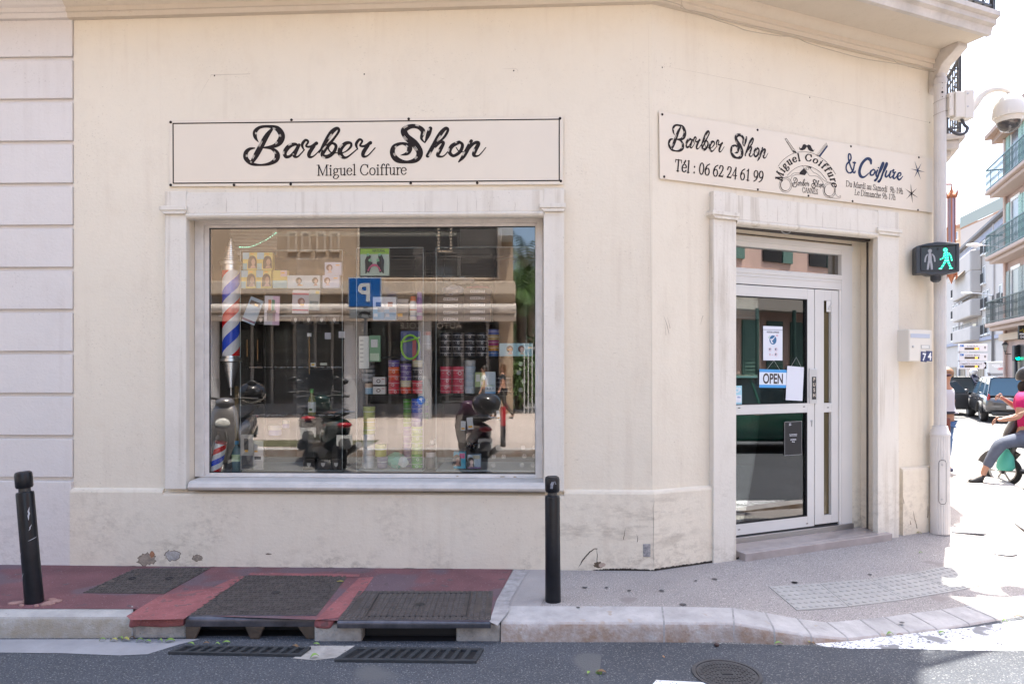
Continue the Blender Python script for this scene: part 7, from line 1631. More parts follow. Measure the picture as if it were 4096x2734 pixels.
k = MB(); k.tube([(-hw_*.6, -.003, hh_*.97), (-.0, -.003, hh_*1.55), (hw_*.68, -.003, hh_*.95)], .0012, 5); k.build('string', cm_('str', (.5, .5, .48)), wb)
cbn, hw_, hh_ = notice('card_sticker', 'light blue payment card sticker at the left edge of the door glass', 'sticker', 2925, 1542, 2967.5, 1617, -.209, (.34, .58, .66))
k = MB(); k.box(-hw_*.4, hw_*.9, -.0006, -.0001, -hh_*.75, -.0); k.build('white_panel', cm_('nw', (.7, .7, .74)), cbn); sans('lettering', 'CB', cm_('nw', (.7, .7, .74)), cbn, WALLTXT(hw_*.25, -.0008, hh_*.3), .055, ext=.0002, bold=.002); sans('lettering', 'VISA', cm_('nvisa', (.05, .15, .4)), cbn, WALLTXT(hw_*.4, -.0009, -hh_*.3), .02, ext=.0002, bold=.0005)
bkn, hw_, hh_ = notice('coffee_poster', 'small black poster with white frame line low on the door glass', 'poster', 3138.5, 1686.5, 3207, 1816, -.209, (.012, .012, .014))
k = MB(); [ribbon(k, [(*a_, .0022), (*b_, .0022)], lambda p, q_, e: (p, -.0006-e, q_), 1e-5*i) for i, (a_, b_) in enumerate((((-hw_, -hh_), (hw_, -hh_)), ((hw_, -hh_), (hw_, hh_)), ((hw_, hh_), (-hw_, hh_)), ((-hw_, hh_), (-hw_, -hh_))))]; k.build('frame_line', cm_('nw2', (.5, .5, .5)), bkn)
W2 = cm_('nw', (.7, .7, .74))
for t_, y_, s_, x_ in (('LAVAZZA', -.12, .019, 0), ('Firma', -.24, .017, 0), ('Ici, vous pouvez déguster les', .22, .0095, 0), ('meilleures recettes Lavazza.', .14, .0095, 0), ('votre', .86, .014, -.038), ('pause', .78, .014, -.038)): sans('lettering', t_, W2, bkn, WALLTXT(x_, -.0008, hh_*y_), s_, ext=.0002, bold=.0004, sx=.85)
tn, hw_, hh_ = notice('taped_paper', 'folded white paper taped at the top of the side pane', 'paper', 3306, 1202, 3323, 1247, -.196, (.66, .64, .60))
k = MB(); k.tube([(-.005, -.004, -hh_*.45), (.035, -.008, hh_*.35)], .008, 8); k.build('paper_roll', cm_('paperr', (.6, .57, .53)), tn, smooth=True)
# white blind cassette just inside the door head
k = MB(); k.box(jl, gx-.03, .30, .36, gzA1-.16, gzA1-.02); k.box(jl, gx-.03, .295, .30, gzA1-.19, gzA1-.165); tag(k.build('door_blind', mat('door_blind', (.60, .63, .66), .5), world=DG.M), 'white blind cassette behind the top of the door glass', 'blind')
# ================================================================ THE OTHER SIDE OF THE STREET (seen mirrored in the glass)
def RX(px, py, V): return refl(px, py, V)
OY = RX(1500, 1650, 24.2).y; OA = FR.a*2
o_l = RX(2052, 1650, 24.2)
# facade frame faces the shop: its own outward normal points to +Y
OP = Frame((o_l.x, o_l.y), pi+OA)       # local x runs to world -x, away from the free corner
def zO(y, V=24.2): return H+(HY-y)/F*V
def sO(px, V=24.2):                     # local x along the far facade for a photo column
    return (RX(px, 1650, V)-OP.o).dot(OP.ux)
pl_ = MB()
kY = RX(1500, 1790, 13.7)
def PL(x, n, z=0.0): p = OP.w(x, n, z); return (p.x, p.y, z)
nk = (kY-OP.o).dot(OP.N)
pl_.poly([PL(-14, -.2), PL(40, -.2), PL(40, nk), PL(-14, nk)])
struct(pl_.build('pavement', mat('plaza_concrete', (.44, .37, .32), .85, var=.15, vs=.7, bump=.3, bs=60, speck=[(60, .66, (.32, .27, .24))])))
k = MB(OP.M)
for i in range(30): k.box(-14+i*1.8, -14+i*1.8+1.788, -nk-.22, -nk-.001, ROADZ-.05, .012)
struct(k.build('kerb', M_KERB, bevel=.02))
k = MB(); k.poly([PL(3, nk-.3, .004), PL(12, nk-.3, .004), PL(12, nk-1.6, .004), PL(3, nk-1.6, .004)]); struct(k.build('grass_patch', mat('dry_soil', (.10, .095, .045), .95, var=.4, vs=6)))
ob = thing('arcade_building', 'tan driving school building with columns opposite, mirrored in the window', 'building', OP.M)
M_TAN = mat('tan_render', (.37, .275, .19), .85, var=.12, vs=1.2, bump=.2, bs=30)
M_TAN2 = mat('tan_trim', (.46, .37, .28), .8)
k = MB(); Lf = 30; zcan = zO(1225)
k.box(sO(2052), Lf, 0, 9, zcan-.1, 10.5); k.box(.0, .5, 0, 9, -.1, zcan-.1)
k.build('wall', M_TAN, ob)
# louvred dark openings upstairs and a louvre box at the corner
M_LOUV = mat('louvre_dark', (.06, .055, .05), .5)
def openo(x0, x1, y0, y1, m, name='window', lou=0, V=24.2, d=.04):
    a, b = sorted((sO(x0), sO(x1))); z1, z0 = zO(y0), zO(y1); k = MB(); k.box(a, b, -d, -.001, z0, z1)
    if lou:
        for i in range(lou): zz = z0+(z1-z0)*(i+.3)/lou; k.box(a+.02, b-.02, -d-.035, -d, zz, zz+(z1-z0)/lou*.45)
    w_ = k.build(name, m, ob); f_ = MB(); rim(f_, a-.08, b+.08, z0-.08, z1+.08, a, b, z0, z1, -d-.03, -.001); f_.build('frame', M_TAN2, w_)
openo(1440, 1990, 905, 1110, M_LOUV, lou=16); openo(1760, 1800, 905, 1000, M_TAN2)
k = MB(); a, b = sO(2052), sO(1995); k.box(a, b, -1.2, -.001, zO(968), zO(905)); k.build('louvre_box', mat('steel_grey', (.4, .42, .43), .4), ob)
for px_ in (1160, 1215, 1275, 1330): openo(px_, px_+22, 935, 1000, M_TAN, name='shade_strip')  # framed strips added to stand for shadow streaks of balusters
# canopy and its rolled white awnings
k = MB(); k.box(sO(2060), Lf, -3.2, -.001, zO(1215), zO(1170)); k.build('canopy', M_TAN2, ob, bevel=.03)
k = MB()
for y_, n_ in ((1232, 3.0), (1262, 2.7)): k.tube([(sO(2062), -n_, zO(y_, 21.2)), (26, -n_, zO(y_, 21.2))], .15, 12)
k.build('rolled_awning', mat('awning_cream', (.54, .48, .42), .7), ob, smooth=True)
# shop level: dark glazing, band with letters, doors
k = MB(); k.box(.5, Lf, .02, .2, -.1, zcan-.1); k.build('shopfront_glass', mat('dark_glass', (.025, .024, .024), .1), ob)
k = MB(); zb1, zb0 = zO(1278), zO(1330); a, b = sorted((sO(1570), sO(1880))); k.box(a, b, -.12, .018, zb0, zb1); band = k.build('name_band', mat('band_dark', (.03, .028, .028), .5), ob)
sans('lettering', 'AUTO - ECOLE', mat('letter_grey', (.6, .58, .55), .5), band, WALLTXT((a+b)/2, -.125, zb0+.14), .30, ext=.01, bold=.006, sx=1.0, spacing=1.1)
M_FR = mat('frame_grey', (.28, .27, .26), .5)
k = MB()
for px_ in (1010, 1090, 1180, 1262, 1330, 1560, 1620, 1680, 1790, 1850, 1950): x_ = sO(px_); k.box(x_-.05, x_+.05, -.03, .018, 0, zcan-.11)
k.box(.5, Lf, -.029, .017, 0, .35); k.build('mullion', M_FR, ob)
for t_, px_, y_, s_ in (('PERMIS B', 1165, 1362, .26), ('CONDUITE ACCOMPAGNEE', 1190, 1412, .24), ('CONDUITE SUPERVISEE', 1190, 1455, .24), ('PERFECTIONNEMENT', 1190, 1505, .24), ('AUTO-ECOLE', 1625, 1414, .26), ('DEUX ROUES', 1760, 1405, .24)):
    sans('lettering', t_, mat('letter_dim', (.16, .155, .15), .5), ob, WALLTXT(sO(px_), .015, zO(y_)), s_, ext=.003, sx=.8)
M_COLM = mat('column_white', (.56, .55, .55), .7); M_MOS = mat('column_mosaic', (.36, .36, .37), .6, var=.15, vs=60)
for i, px_ in enumerate((850, 1403, 1445, 1700)):
    nn = .9 if i == 2 else 2.2; V = 24.2-nn
    x_ = sO(px_, V); k = MB(); k.tube([(x_, -nn, zO(1513, V)), (x_, -nn, zO(1215))], .215, 20); k.build('column', M_COLM, ob, smooth=True)
    k = MB(); k.tube([(x_, -nn, -.05), (x_, -nn, zO(1513, V))], .225, 20); k.build('column_base', M_MOS, ob, smooth=True)
# pedestrian fence, hedge and palms past the corner
fn = thing('street_fence', 'grey metal pedestrian fence beyond the arcade building', 'fence', OP.M)
k = MB(); [k.box(-7+i*.14, -6.96+i*.14, -.02, .02, .0, 2.5) for i in range(48)]; k.box(-7, -.4, -.03, .03, 2.3, 2.36); k.box(-7, -.4, -.03, .03, .2, .26); k.build('bars', mat('fence_grey', (.42, .42, .42), .5), fn)
M_PALM = mat('palm_green', (.075, .14, .035), .6, var=.4, vs=2); M_TRUNK = mat('palm_trunk', (.16, .12, .09), .9, var=.4, vs=8, bump=.6)
def palm(px, V, h, seed, lab):
    random.seed(seed); b = RX(px, 1650, V); b.z = 0; t = thing('palm_tree', lab, 'palm tree', loc=b, group='palm trees beyond the arcade')
    k = MB(); k.lathe([(.28, 0), (.22, .6), (.19, h*.6), (.24, h-.3), (.2, h)], seg=14); k.build('trunk', M_TRUNK, t, smooth=True)
    k = MB()
    for i in range(34):
        a = random.uniform(0, 6.28); el = random.uniform(-.5, 1.3); Lr = random.uniform(1.9, 2.7); P = []; p = Vector((0, 0, h)); d = Vector((cos(a)*cos(el), sin(a)*cos(el), sin(el)))
        for q_ in range(10): P.append(p.copy()); p = p+d*Lr/10; d = (d+Vector((0, 0, -.16))).normalized()
        sd_ = Vector((-sin(a), cos(a), 0))
        for q_ in range(1, 10):
            for s_ in (-1, 1):
                for w2 in (0, .5):
                    c0 = P[q_-1].lerp(P[q_], w2); ln = .5*sin(pi*(q_+1)/11)+.12; e = c0+(sd_*s_*.85+d*.4+Vector((0, 0, -.35))).normalized()*ln; k.add([c0, c0+(P[q_]-P[q_-1])*.28, e], [(0, 1, 2)])
    k.build('crown', M_PALM, t)
palm(2085, 27, 4.6, 1, 'palm tree mirrored at the right edge of the window, the nearer one'); palm(2125, 32, 6.0, 2, 'taller palm tree standing behind the nearer palm'); palm(2066, 36, 4.0, 3, 'low palm tree behind the grey street fence')
def bush(x, n, r, seed, lab, m=M_PALM, fr=OP):
    random.seed(seed); b = RX(x, 1650, n); b.z = 0; k = MB()
    for i in range(1400):
        a = random.uniform(0, 6.28); ph = random.uniform(0, 1.5); rr = r*random.uniform(.6, 1.05)*(1+.15*sin(3*a)); p = Vector((rr*cos(a)*sin(ph), rr*sin(a)*sin(ph), rr*1.2*cos(ph)+.1)); u = Vector([random.uniform(-1, 1) for _ in range(3)]).normalized()*.11; v = u.cross(Vector([random.uniform(-1, 1) for _ in range(3)])).normalized()*.05
        k.add([p-u, p+v, p+u, p-v], [(0, 1, 2, 3)])
    o = k.build('bush', m); o.location = b; return tag(o, lab, 'bush')
bush(2075, 26, 1.6, 4, 'round green bush beside the arcade corner'); bush(2140, 28, 2.3, 5, 'wide green bush below the palms')
# parking sign on a post (white P on blue, motorcycle plate beneath)
V = 11.4; pS = RX(1460, 1169, V); sgn = thing('parking_sign', 'blue square P parking sign with motorcycle plate on a post', 'road sign', Matrix.Translation((pS.x, pS.y, 0)) @ Matrix.Rotation(pi+OA, 4, 'Z'))
hS = 67/F*V; zS = pS.z
k = MB(); k.box(-hS, hS, 0, .02, zS-hS*.9, zS+hS*.9); k.build('rim', mat('sign_rim', (.42, .46, .52), .4), sgn, bevel=.02)
k = MB(); k.box(-hS*.93, hS*.93, -.004, -.001, zS-hS*.83, zS+hS*.83); pn_ = k.build('panel', mat('sign_blue', (.01, .12, .42), .35), sgn)
sans('lettering', 'P', mat('sign_white', (.7, .7, .72), .4), pn_, WALLTXT(0, -.006, zS-hS*.52), hS*1.5, ext=.001, bold=.012)
k = MB(); k.box(-hS*.93, hS*.93, 0, .02, zS-hS*1.55, zS-hS*.98); k.build('sub_plate', mat('plate_grey', (.30, .31, .32), .4), sgn, bevel=.015)
k = MB()
for x_ in (-.1, .1): ribbon(k, [(x_+.045*cos(q_*.5236), zS-hS*1.33+.045*sin(q_*.5236), .012) for q_ in range(12)], lambda a_, b_, e: (a_, -.003, b_), closed=True)
ribbon(k, [(-.1, zS-hS*1.33, .02), (-.02, zS-hS*1.2, .05), (.05, zS-hS*1.2, .04), (.1, zS-hS*1.33, .02)], lambda a_, b_, e: (a_, -.0035, b_)); k.build('motorcycle_symbol', M_BLACK, sgn)
k = MB(); k.tube([(0, .05, 0), (0, .05, zS+hS)], .03, 10); k.build('post', M_STEEL, sgn)
V = 19; pS = RX(1684, 1600, V); k = MB(); sg3 = thing('parking_sign', 'small round blue P sign on a post before the arcade', 'road sign', Matrix.Translation((pS.x, pS.y, 0)) @ Matrix.Rotation(pi+OA, 4, 'Z'))
k.lathe([(.115, 0), (.115, .01), (0, .01)], seg=24, M=Matrix.Translation((0, 0, pS.z)) @ Matrix.Rotation(pi/2, 4, 'X')); k.build('disc', mat('sign_blue', (.01, .12, .42), .35), sg3); sans('lettering', 'P', mat('sign_white', (.7, .7, .72), .4), sg3, WALLTXT(0, -.014, pS.z-.05), .17, ext=.001, bold=.004); k = MB(); k.tube([(0, .03, 0), (0, .03, pS.z+.1)], .02, 8); k.build('post', M_STEEL, sg3)
V = 14; b = RX(2012, 1785, V); k = MB(); t = thing('bollard', 'dark bollard with red top across the street, mirrored in glass', 'bollard', loc=(b.x, b.y, 0)); k.lathe([(.055, 0), (.055, .42), (.05, .43)], seg=16); k.build('post', M_BOLL, t, smooth=True); k = MB(); k.lathe([(.058, .43), (.058, .78), (.05, .82), (0, .82)], seg=16); k.build('cap', mat('red_paint_gloss', (.40, .02, .03), .3), t, smooth=True)
# ================================================================ SKINNED FIGURES
def skin(name, pts, edges, m, parent=None, sub=2, branch=False):
    me = bpy.data.meshes.new(name); me.from_pydata([tuple(p[:3]) for p in pts], edges, []); me.materials.append(m)
    o = bpy.data.objects.new(name, me); COL.objects.link(o)
    md = o.modifiers.new('skin', 'SKIN'); md.use_smooth_shade = True
    if not me.skin_vertices:
        me.attributes  # layer is created by the modifier
    for i, p in enumerate(pts):
        sv = me.skin_vertices[0].data[i]; r = p[3]; sv.radius = r if isinstance(r, tuple) else (r, r); sv.use_root = (i == 0)
    sb_ = o.modifiers.new('sub', 'SUBSURF'); sb_.levels = sub; sb_.render_levels = sub
    if parent: o.parent = parent
    return o
def chain_e(*idx): return [(idx[i], idx[i+1]) for i in range(len(idx)-1)]
M_SKIN = mat('skin', (.40, .21, .14), .5, var=.06, vs=20); M_SKIN2 = mat('skin_tan', (.42, .22, .14), .5, var=.06, vs=20)
def walker(name, loc_, rz, label, top_m, leg_m, hair_m, skin_m, h=1.65, stride=.22, long_hair=True, trousers=True, shoe_m=None, group=None):
    s = h/1.7; P = [(0, 0, .95*s, .13*s), (0, 0, 1.12*s, .115*s), (0, 0, 1.32*s, (.16*s, .11*s)), (0, 0, 1.43*s, .06*s), (0, .01, 1.52*s, .05*s), (0, .02, 1.60*s, (.075*s, .09*s)), (0, .015, 1.68*s, (.055*s, .07*s)),
         (-.09*s, 0, .88*s, .085*s), (-.1*s, stride*.5, .48*s, .055*s), (-.1*s, stride*.9-.05, .09*s, .035*s), (-.1*s, stride*.9+.12, .03*s, .03*s),
         (.09*s, 0, .88*s, .085*s), (.1*s, -stride*.2, .48*s, .055*s), (.1*s, -stride-.05, .12*s, .035*s), (.1*s, -stride+.1, .03*s, .03*s),
         (-.19*s, 0, 1.38*s, .05*s), (-.24*s, -.06, 1.12*s, .036*s), (-.25*s, .04, .88*s, .028*s), (-.25*s, .08, .79*s, .03*s),
         (.19*s, 0, 1.38*s, .05*s), (.24*s, .03, 1.12*s, .036*s), (.25*s, .13, .90*s, .028*s), (.25*s, .17, .81*s, .03*s)]
    E = chain_e(0, 1, 2, 3, 4, 5, 6)+[(0, 7)]+chain_e(7, 8, 9, 10)+[(0, 11)]+chain_e(11, 12, 13, 14)+[(2, 15)]+chain_e(15, 16, 17, 18)+[(2, 19)]+chain_e(19, 20, 21, 22)
    o = skin(name, P, E, skin_m); o.location = loc_; o.rotation_euler = (0, 0, rz); tag(o, label, 'person', group)
    def grow(p, f, g=.012): return (*p[:3], tuple(x*f+g for x in (p[3] if isinstance(p[3], tuple) else (p[3], p[3]))))
    T = [grow(P[i], 1.02) for i in (1, 2, 3, 0, 15, 19)]+[(*[(P[15][j]+P[16][j])/2 for j in range(3)], .052*s), (*[(P[19][j]+P[20][j])/2 for j in range(3)], .052*s)]
    T[2] = (*P[3][:2], 1.40*s, .07*s); skin('shirt', T, [(0, 1), (1, 2), (0, 3), (1, 4), (1, 5), (4, 6), (5, 7)], top_m, o)
    Lg = [grow(P[i], 1.05) for i in (0, 7, 8, 9, 11, 12, 13)]; skin('trousers', Lg, [(0, 1), (1, 2), (2, 3), (0, 4), (4, 5), (5, 6)], leg_m, o)
    for a_, b_ in ((9, 10), (13, 14)): skin('shoe', [(*P[a_][:2], .05*s, .045*s), (*P[b_][:2], .035*s, .042*s)], [(0, 1)], shoe_m or M_DARK, o)
    k = MB(); k.ell((0, -.025*s, 1.655*s), (.092*s, .10*s, .095*s), 16, 10); k.tube([(0, -.06*s, 1.64*s), (0, -.085*s, 1.5*s), (0, -.09*s, 1.34*s)], [(.05, .085), (.04, .08), (.02, .04)], 12, up=(0, 1, 0)); k.build('hair', hair_m, o, smooth=True)
    return o
M_HAIRD = mat('hair_dark', (.02, .015, .012), .5); M_HAIRB = mat('hair_brown', (.22, .11, .05), .5)
p_ = RX(1935, 1652, 21.5); walker('person', (p_.x, p_.y, 0), radians(80), 'person in a white top walking past the arcade, mirrored in glass', mat('cloth_white', (.62, .62, .64), .8), mat('cloth_dotted', (.12, .10, .10), .8), M_HAIRD, M_SKIN2, 1.66, .2, group=None)
p_ = RX(2010, 1652, 21.8); walker('person', (p_.x, p_.y, 0), radians(80), 'person in a dark dress with long hair, mirrored in glass', mat('cloth_black', (.03, .03, .03), .8), mat('cloth_dark', (.04, .035, .03), .8), M_HAIRB, M_SKIN2, 1.7, .3)
# ================================================================ SCOOTERS
M_TYRE = mat('tyre', (.022, .022, .023), .75, bump=.3, bs=120); M_ALU = mat('cast_alu', (.42, .40, .38), .4, .7); M_ENG = mat('engine_dark', (.06, .055, .05), .5, .4)
def wheel(parent, x, y, z, r, w_, name='wheel', spokes=6, rim_m=None):
    k = MB(); pr = [(r*.72, -w_*.42), (r*.88, -w_*.5), (r*.97, -w_*.36), (r, 0), (r*.97, w_*.36), (r*.88, w_*.5), (r*.72, w_*.42)]
    Mx = Matrix.Translation((x, y, z)) @ Matrix.Rotation(pi/2, 4, 'X'); k.lathe(pr, seg=32, M=Mx, caps=False); o = k.build(name, M_TYRE, parent, smooth=True)
    k = MB(); k.lathe([(r*.73, -w_*.4), (r*.66, -w_*.36), (r*.64, 0), (r*.66, w_*.36), (r*.73, w_*.4)], seg=32, M=Mx, caps=False); k.lathe([(0, -w_*.3), (r*.2, -w_*.3), (r*.2, w_*.3), (0, w_*.3)], seg=16, M=Mx)
    for i in range(spokes):
        a = 2*pi*i/spokes; d = Vector((cos(a), 0, sin(a))); k.tube([Vector((x, y, z))+d*r*.15, Vector((x, y, z))+d*r*.68], [(r*.06, w_*.12), (r*.045, w_*.1)], 6)
    k.build('rim', rim_m or M_ALU, o, smooth=True); return o
def scooter(label, paint, M, seat_m=None, accent=None, box=True, stripe=None, df=0, dr=0, light=(.7, .68, .62), group=None, cat='scooter', plate='AB-123-CD', tail=(.35, .01, .02), screen=False):
    """heading +x, wheels at x=+.66 and -.62"""
    t = thing('scooter', label, cat, M, group); sm_m = seat_m or mat('seat_vinyl', (.02, .02, .022), .45)
    wheel(t, .66, 0, .235, .235, .11); wheel(t, -.62, 0, .235, .235, .12)
    k = MB()     # rear bodywork: a swelling shell from footboard to tail
    st = [(-.05, .40, .10, .13), (-.2, .50, .15, .19), (-.42, .56, .175, .20), (-.65, .62, .16, .155), (-.85, .68, .11, .085), (-.96, .71, .05, .035)]
    k.tube([(a+dr, 0, b) for a, b, _, _ in st], [(h_, w_) for _, _, w_, h_ in st], 18, up=(0, 0, 1)); k.build('rear_body', paint, t, smooth=True)
    k = MB(); st = [(-.0, .74, .10, .04), (-.25, .785, .145, .055), (-.55, .82, .14, .06), (-.8, .85, .11, .05), (-.88, .85, .06, .02)]
    k.tube([(a+dr, 0, b) for a, b, _, _ in st], [(h_, w_) for _, _, w_, h_ in st], 16, up=(0, 0, 1)); k.build('seat', sm_m, t, smooth=True)
    k = MB(); st = [(.50, .20, .07, .03), (.50, .42, .16, .05), (.47, .62, .2, .06), (.42, .80, .19, .07), (.36, .93, .13, .08), (.33, 1.0, .08, .05)]
    k.tube([(a+df, 0, b) for a, b, _, _ in st], [(d_, w_) for _, _, w_, d_ in st], 18, up=(1, 0, 0)); k.build('front_shield', paint, t, smooth=True)
    k = MB(); k.tube([(.40+df, 0, .28), (.38+df, 0, .55), (.33+df, 0, .8)], [(.03, .15), (.03, .18), (.03, .13)], 14, up=(1, 0, 0)); k.build('inner_shield', mat('plastic_black', (.03, .03, .032), .5), t, smooth=True)
    k = MB(); k.tube([(.45, 0, .25), (.2, 0, .24), (-.1, 0, .27)], [(.035, .13), (.035, .15), (.05, .15)], 12, up=(0, 0, 1)); k.build('footboard', mat('plastic_black', (.03, .03, .032), .5), t, smooth=True)
    k = MB(); k.tube([(.66+.26*cos(a), 0, .24+.26*sin(a)) for a in [radians(20+14*i) for i in range(9)]], [(.015, .075)]*9, 8, up=(0, 1, 0)); k.build('mudguard', paint, t, smooth=True)
    k = MB(); [k.tube([(.66, s_*.075, .235), (.56, s_*.075, .5), (.5, s_*.04, .62)], .022, 8) for s_ in (-1, 1)]; k.build('fork', M_ENG, t, smooth=True)
    k = MB(); k.tube([(.30, -.33, 1.02), (.34, -.18, 1.03), (.37, 0, 1.0), (.34, .18, 1.03), (.30, .33, 1.02)], .016, 8); k.build('handlebar', M_ENG, t, smooth=True)
    for s_ in (-1, 1):
        k = MB(); k.tube([(.30, s_*.30, 1.02), (.285, s_*.40, 1.015)], .02, 8); k.build('grip', M_DARK, t, smooth=True)
        k = MB(); k.tube([(.33, s_*.22, 1.04), (.33, s_*.30, 1.2)], .006, 6); k.ell((.32, s_*.33, 1.23), (.02, .065, .04), 12, 8); k.build('mirror', mat('mirror_shell', (.03, .03, .03), .2), t, smooth=True)
    k = MB(); k.ell((.385, 0, .97), (.10, .13, .075), 16, 10); k.build('handlebar_cowl', accent or paint, t, smooth=True)
    k = MB(); k.ell((.50, 0, .70), (.045, .10, .075), 16, 10); k.build('headlight', mat('headlight', light, .08, coat=.6), t, smooth=True)
    k = MB(); k.ell((-.935, 0, .69), (.05, .10, .04), 14, 8); k.build('tail_light', mat('tail_red', tail, .12, coat=.5), t, smooth=True)
    k = MB(); k.box(-.93, -.915, -.105, .105, .42, .56); pl2 = k.build('number_plate', mat('plate_white', (.6, .6, .58), .5), t, bevel=.003)
    k = MB(); k.tube([(-.75, 0, .6), (-.92, 0, .5), (-.95, 0, .38)], [(.02, .08)]*3, 8, up=(1, 0, 0)); k.build('rear_fender', mat('plastic_black', (.03, .03, .032), .5), t, smooth=True)
    k = MB(); k.tube([(-.1, -.12, .28), (-.35, -.14, .26), (-.62, -.13, .26)], [(.07, .05), (.09, .06), (.06, .05)], 10); k.ell((-.42, .1, .3), (.22, .09, .11), 12, 8); k.build('engine', M_ENG, t, smooth=True)
    k = MB(); k.tube([(-.3, .16, .25), (-.5, .19, .30), (-.9, .2, .42)], [.035, .05, .045], 12); k.build('exhaust', M_ALU, t, smooth=True)
    k = MB(); k.tube([(-.62, .09, .24), (-.8, .09, .62)], .022, 8); k.build('shock', M_STEEL, t, smooth=True)
    k = MB(); k.tube([(-.72, -.15, .84), (-.95, -.12, .86), (-.98, 0, .86), (-.95, .12, .86), (-.72, .15, .84)], .011, 8); k.build('grab_rail', M_CHROME, t, smooth=True)
    if stripe:
        for s_ in (-1, 1): k = MB(); k.tube([(-.06+dr, s_*.155, .40), (-.2+dr, s_*.20, .43), (-.42+dr, s_*.20, .47), (-.65+dr, s_*.17, .54), (-.85+dr, s_*.10, .64)], .011, 6); k.build('trim_stripe', stripe, t, smooth=True)
    if box:
        k = MB(); k.ell((-1.0, 0, 1.06), (.20, .21, .16), 20, 12); k.build('top_box', mat('box_black', (.02, .02, .022), .12, coat=.5), t, smooth=True)
    if screen:
        k = MB(); k.tube([(.42, 0, 1.03), (.38, 0, 1.25), (.30, 0, 1.42)], [(.008, .14), (.008, .19), (.008, .14)], 12, up=(1, 0, 0)); k.build('windscreen', mat('smoke_screen', (.03, .03, .035), .1, alpha=.55), t, smooth=True)
    k = MB(); k.tube([(-.08, .1, .26), (-.1, .22, .02)], .01, 6); k.build('side_stand', M_STEEL, t)
    return t
def put(px, py, V, head):
    p = RX(px, py, V); return Matrix.Translation((p.x, p.y, ROADZ)) @ Matrix.Rotation(head, 4, 'Z')
M_SILV = mat('paint_silver', (.30, .28, .27), .25, .6, coat=.6); M_DGR = mat('paint_dark_green', (.008, .03, .022), .15, coat=.9); M_PLUM = mat('paint_plum', (.05, .01, .03), .15, coat=.9)
scooter('silver scooter facing the window, mirrored at its lower left corner', M_SILV, put(935, 1790, 11.6, radians(80)) @ Matrix.Scale(1.22, 4), group='parked scooters mirrored in the window')
scooter('dark green scooter with tail to the window, mirrored behind the left case', M_DGR, put(1310, 1840, 11.9, radians(-122)) @ Matrix.Scale(1.22, 4), group='parked scooters mirrored in the window', box=False, screen=True)
scooter('black scooter behind the dark green one, mirrored in the window', mat('paint_black', (.012, .012, .014), .15, coat=.9), put(1255, 1790, 13.2, radians(-105)) @ Matrix.Scale(1.25, 4), group='parked scooters mirrored in the window', box=False, screen=True)
scooter('plum and black scooter mirrored behind the right case', M_PLUM, put(1890, 1840, 11.9, radians(-108)) @ Matrix.Scale(1.12, 4), group='parked scooters mirrored in the window')
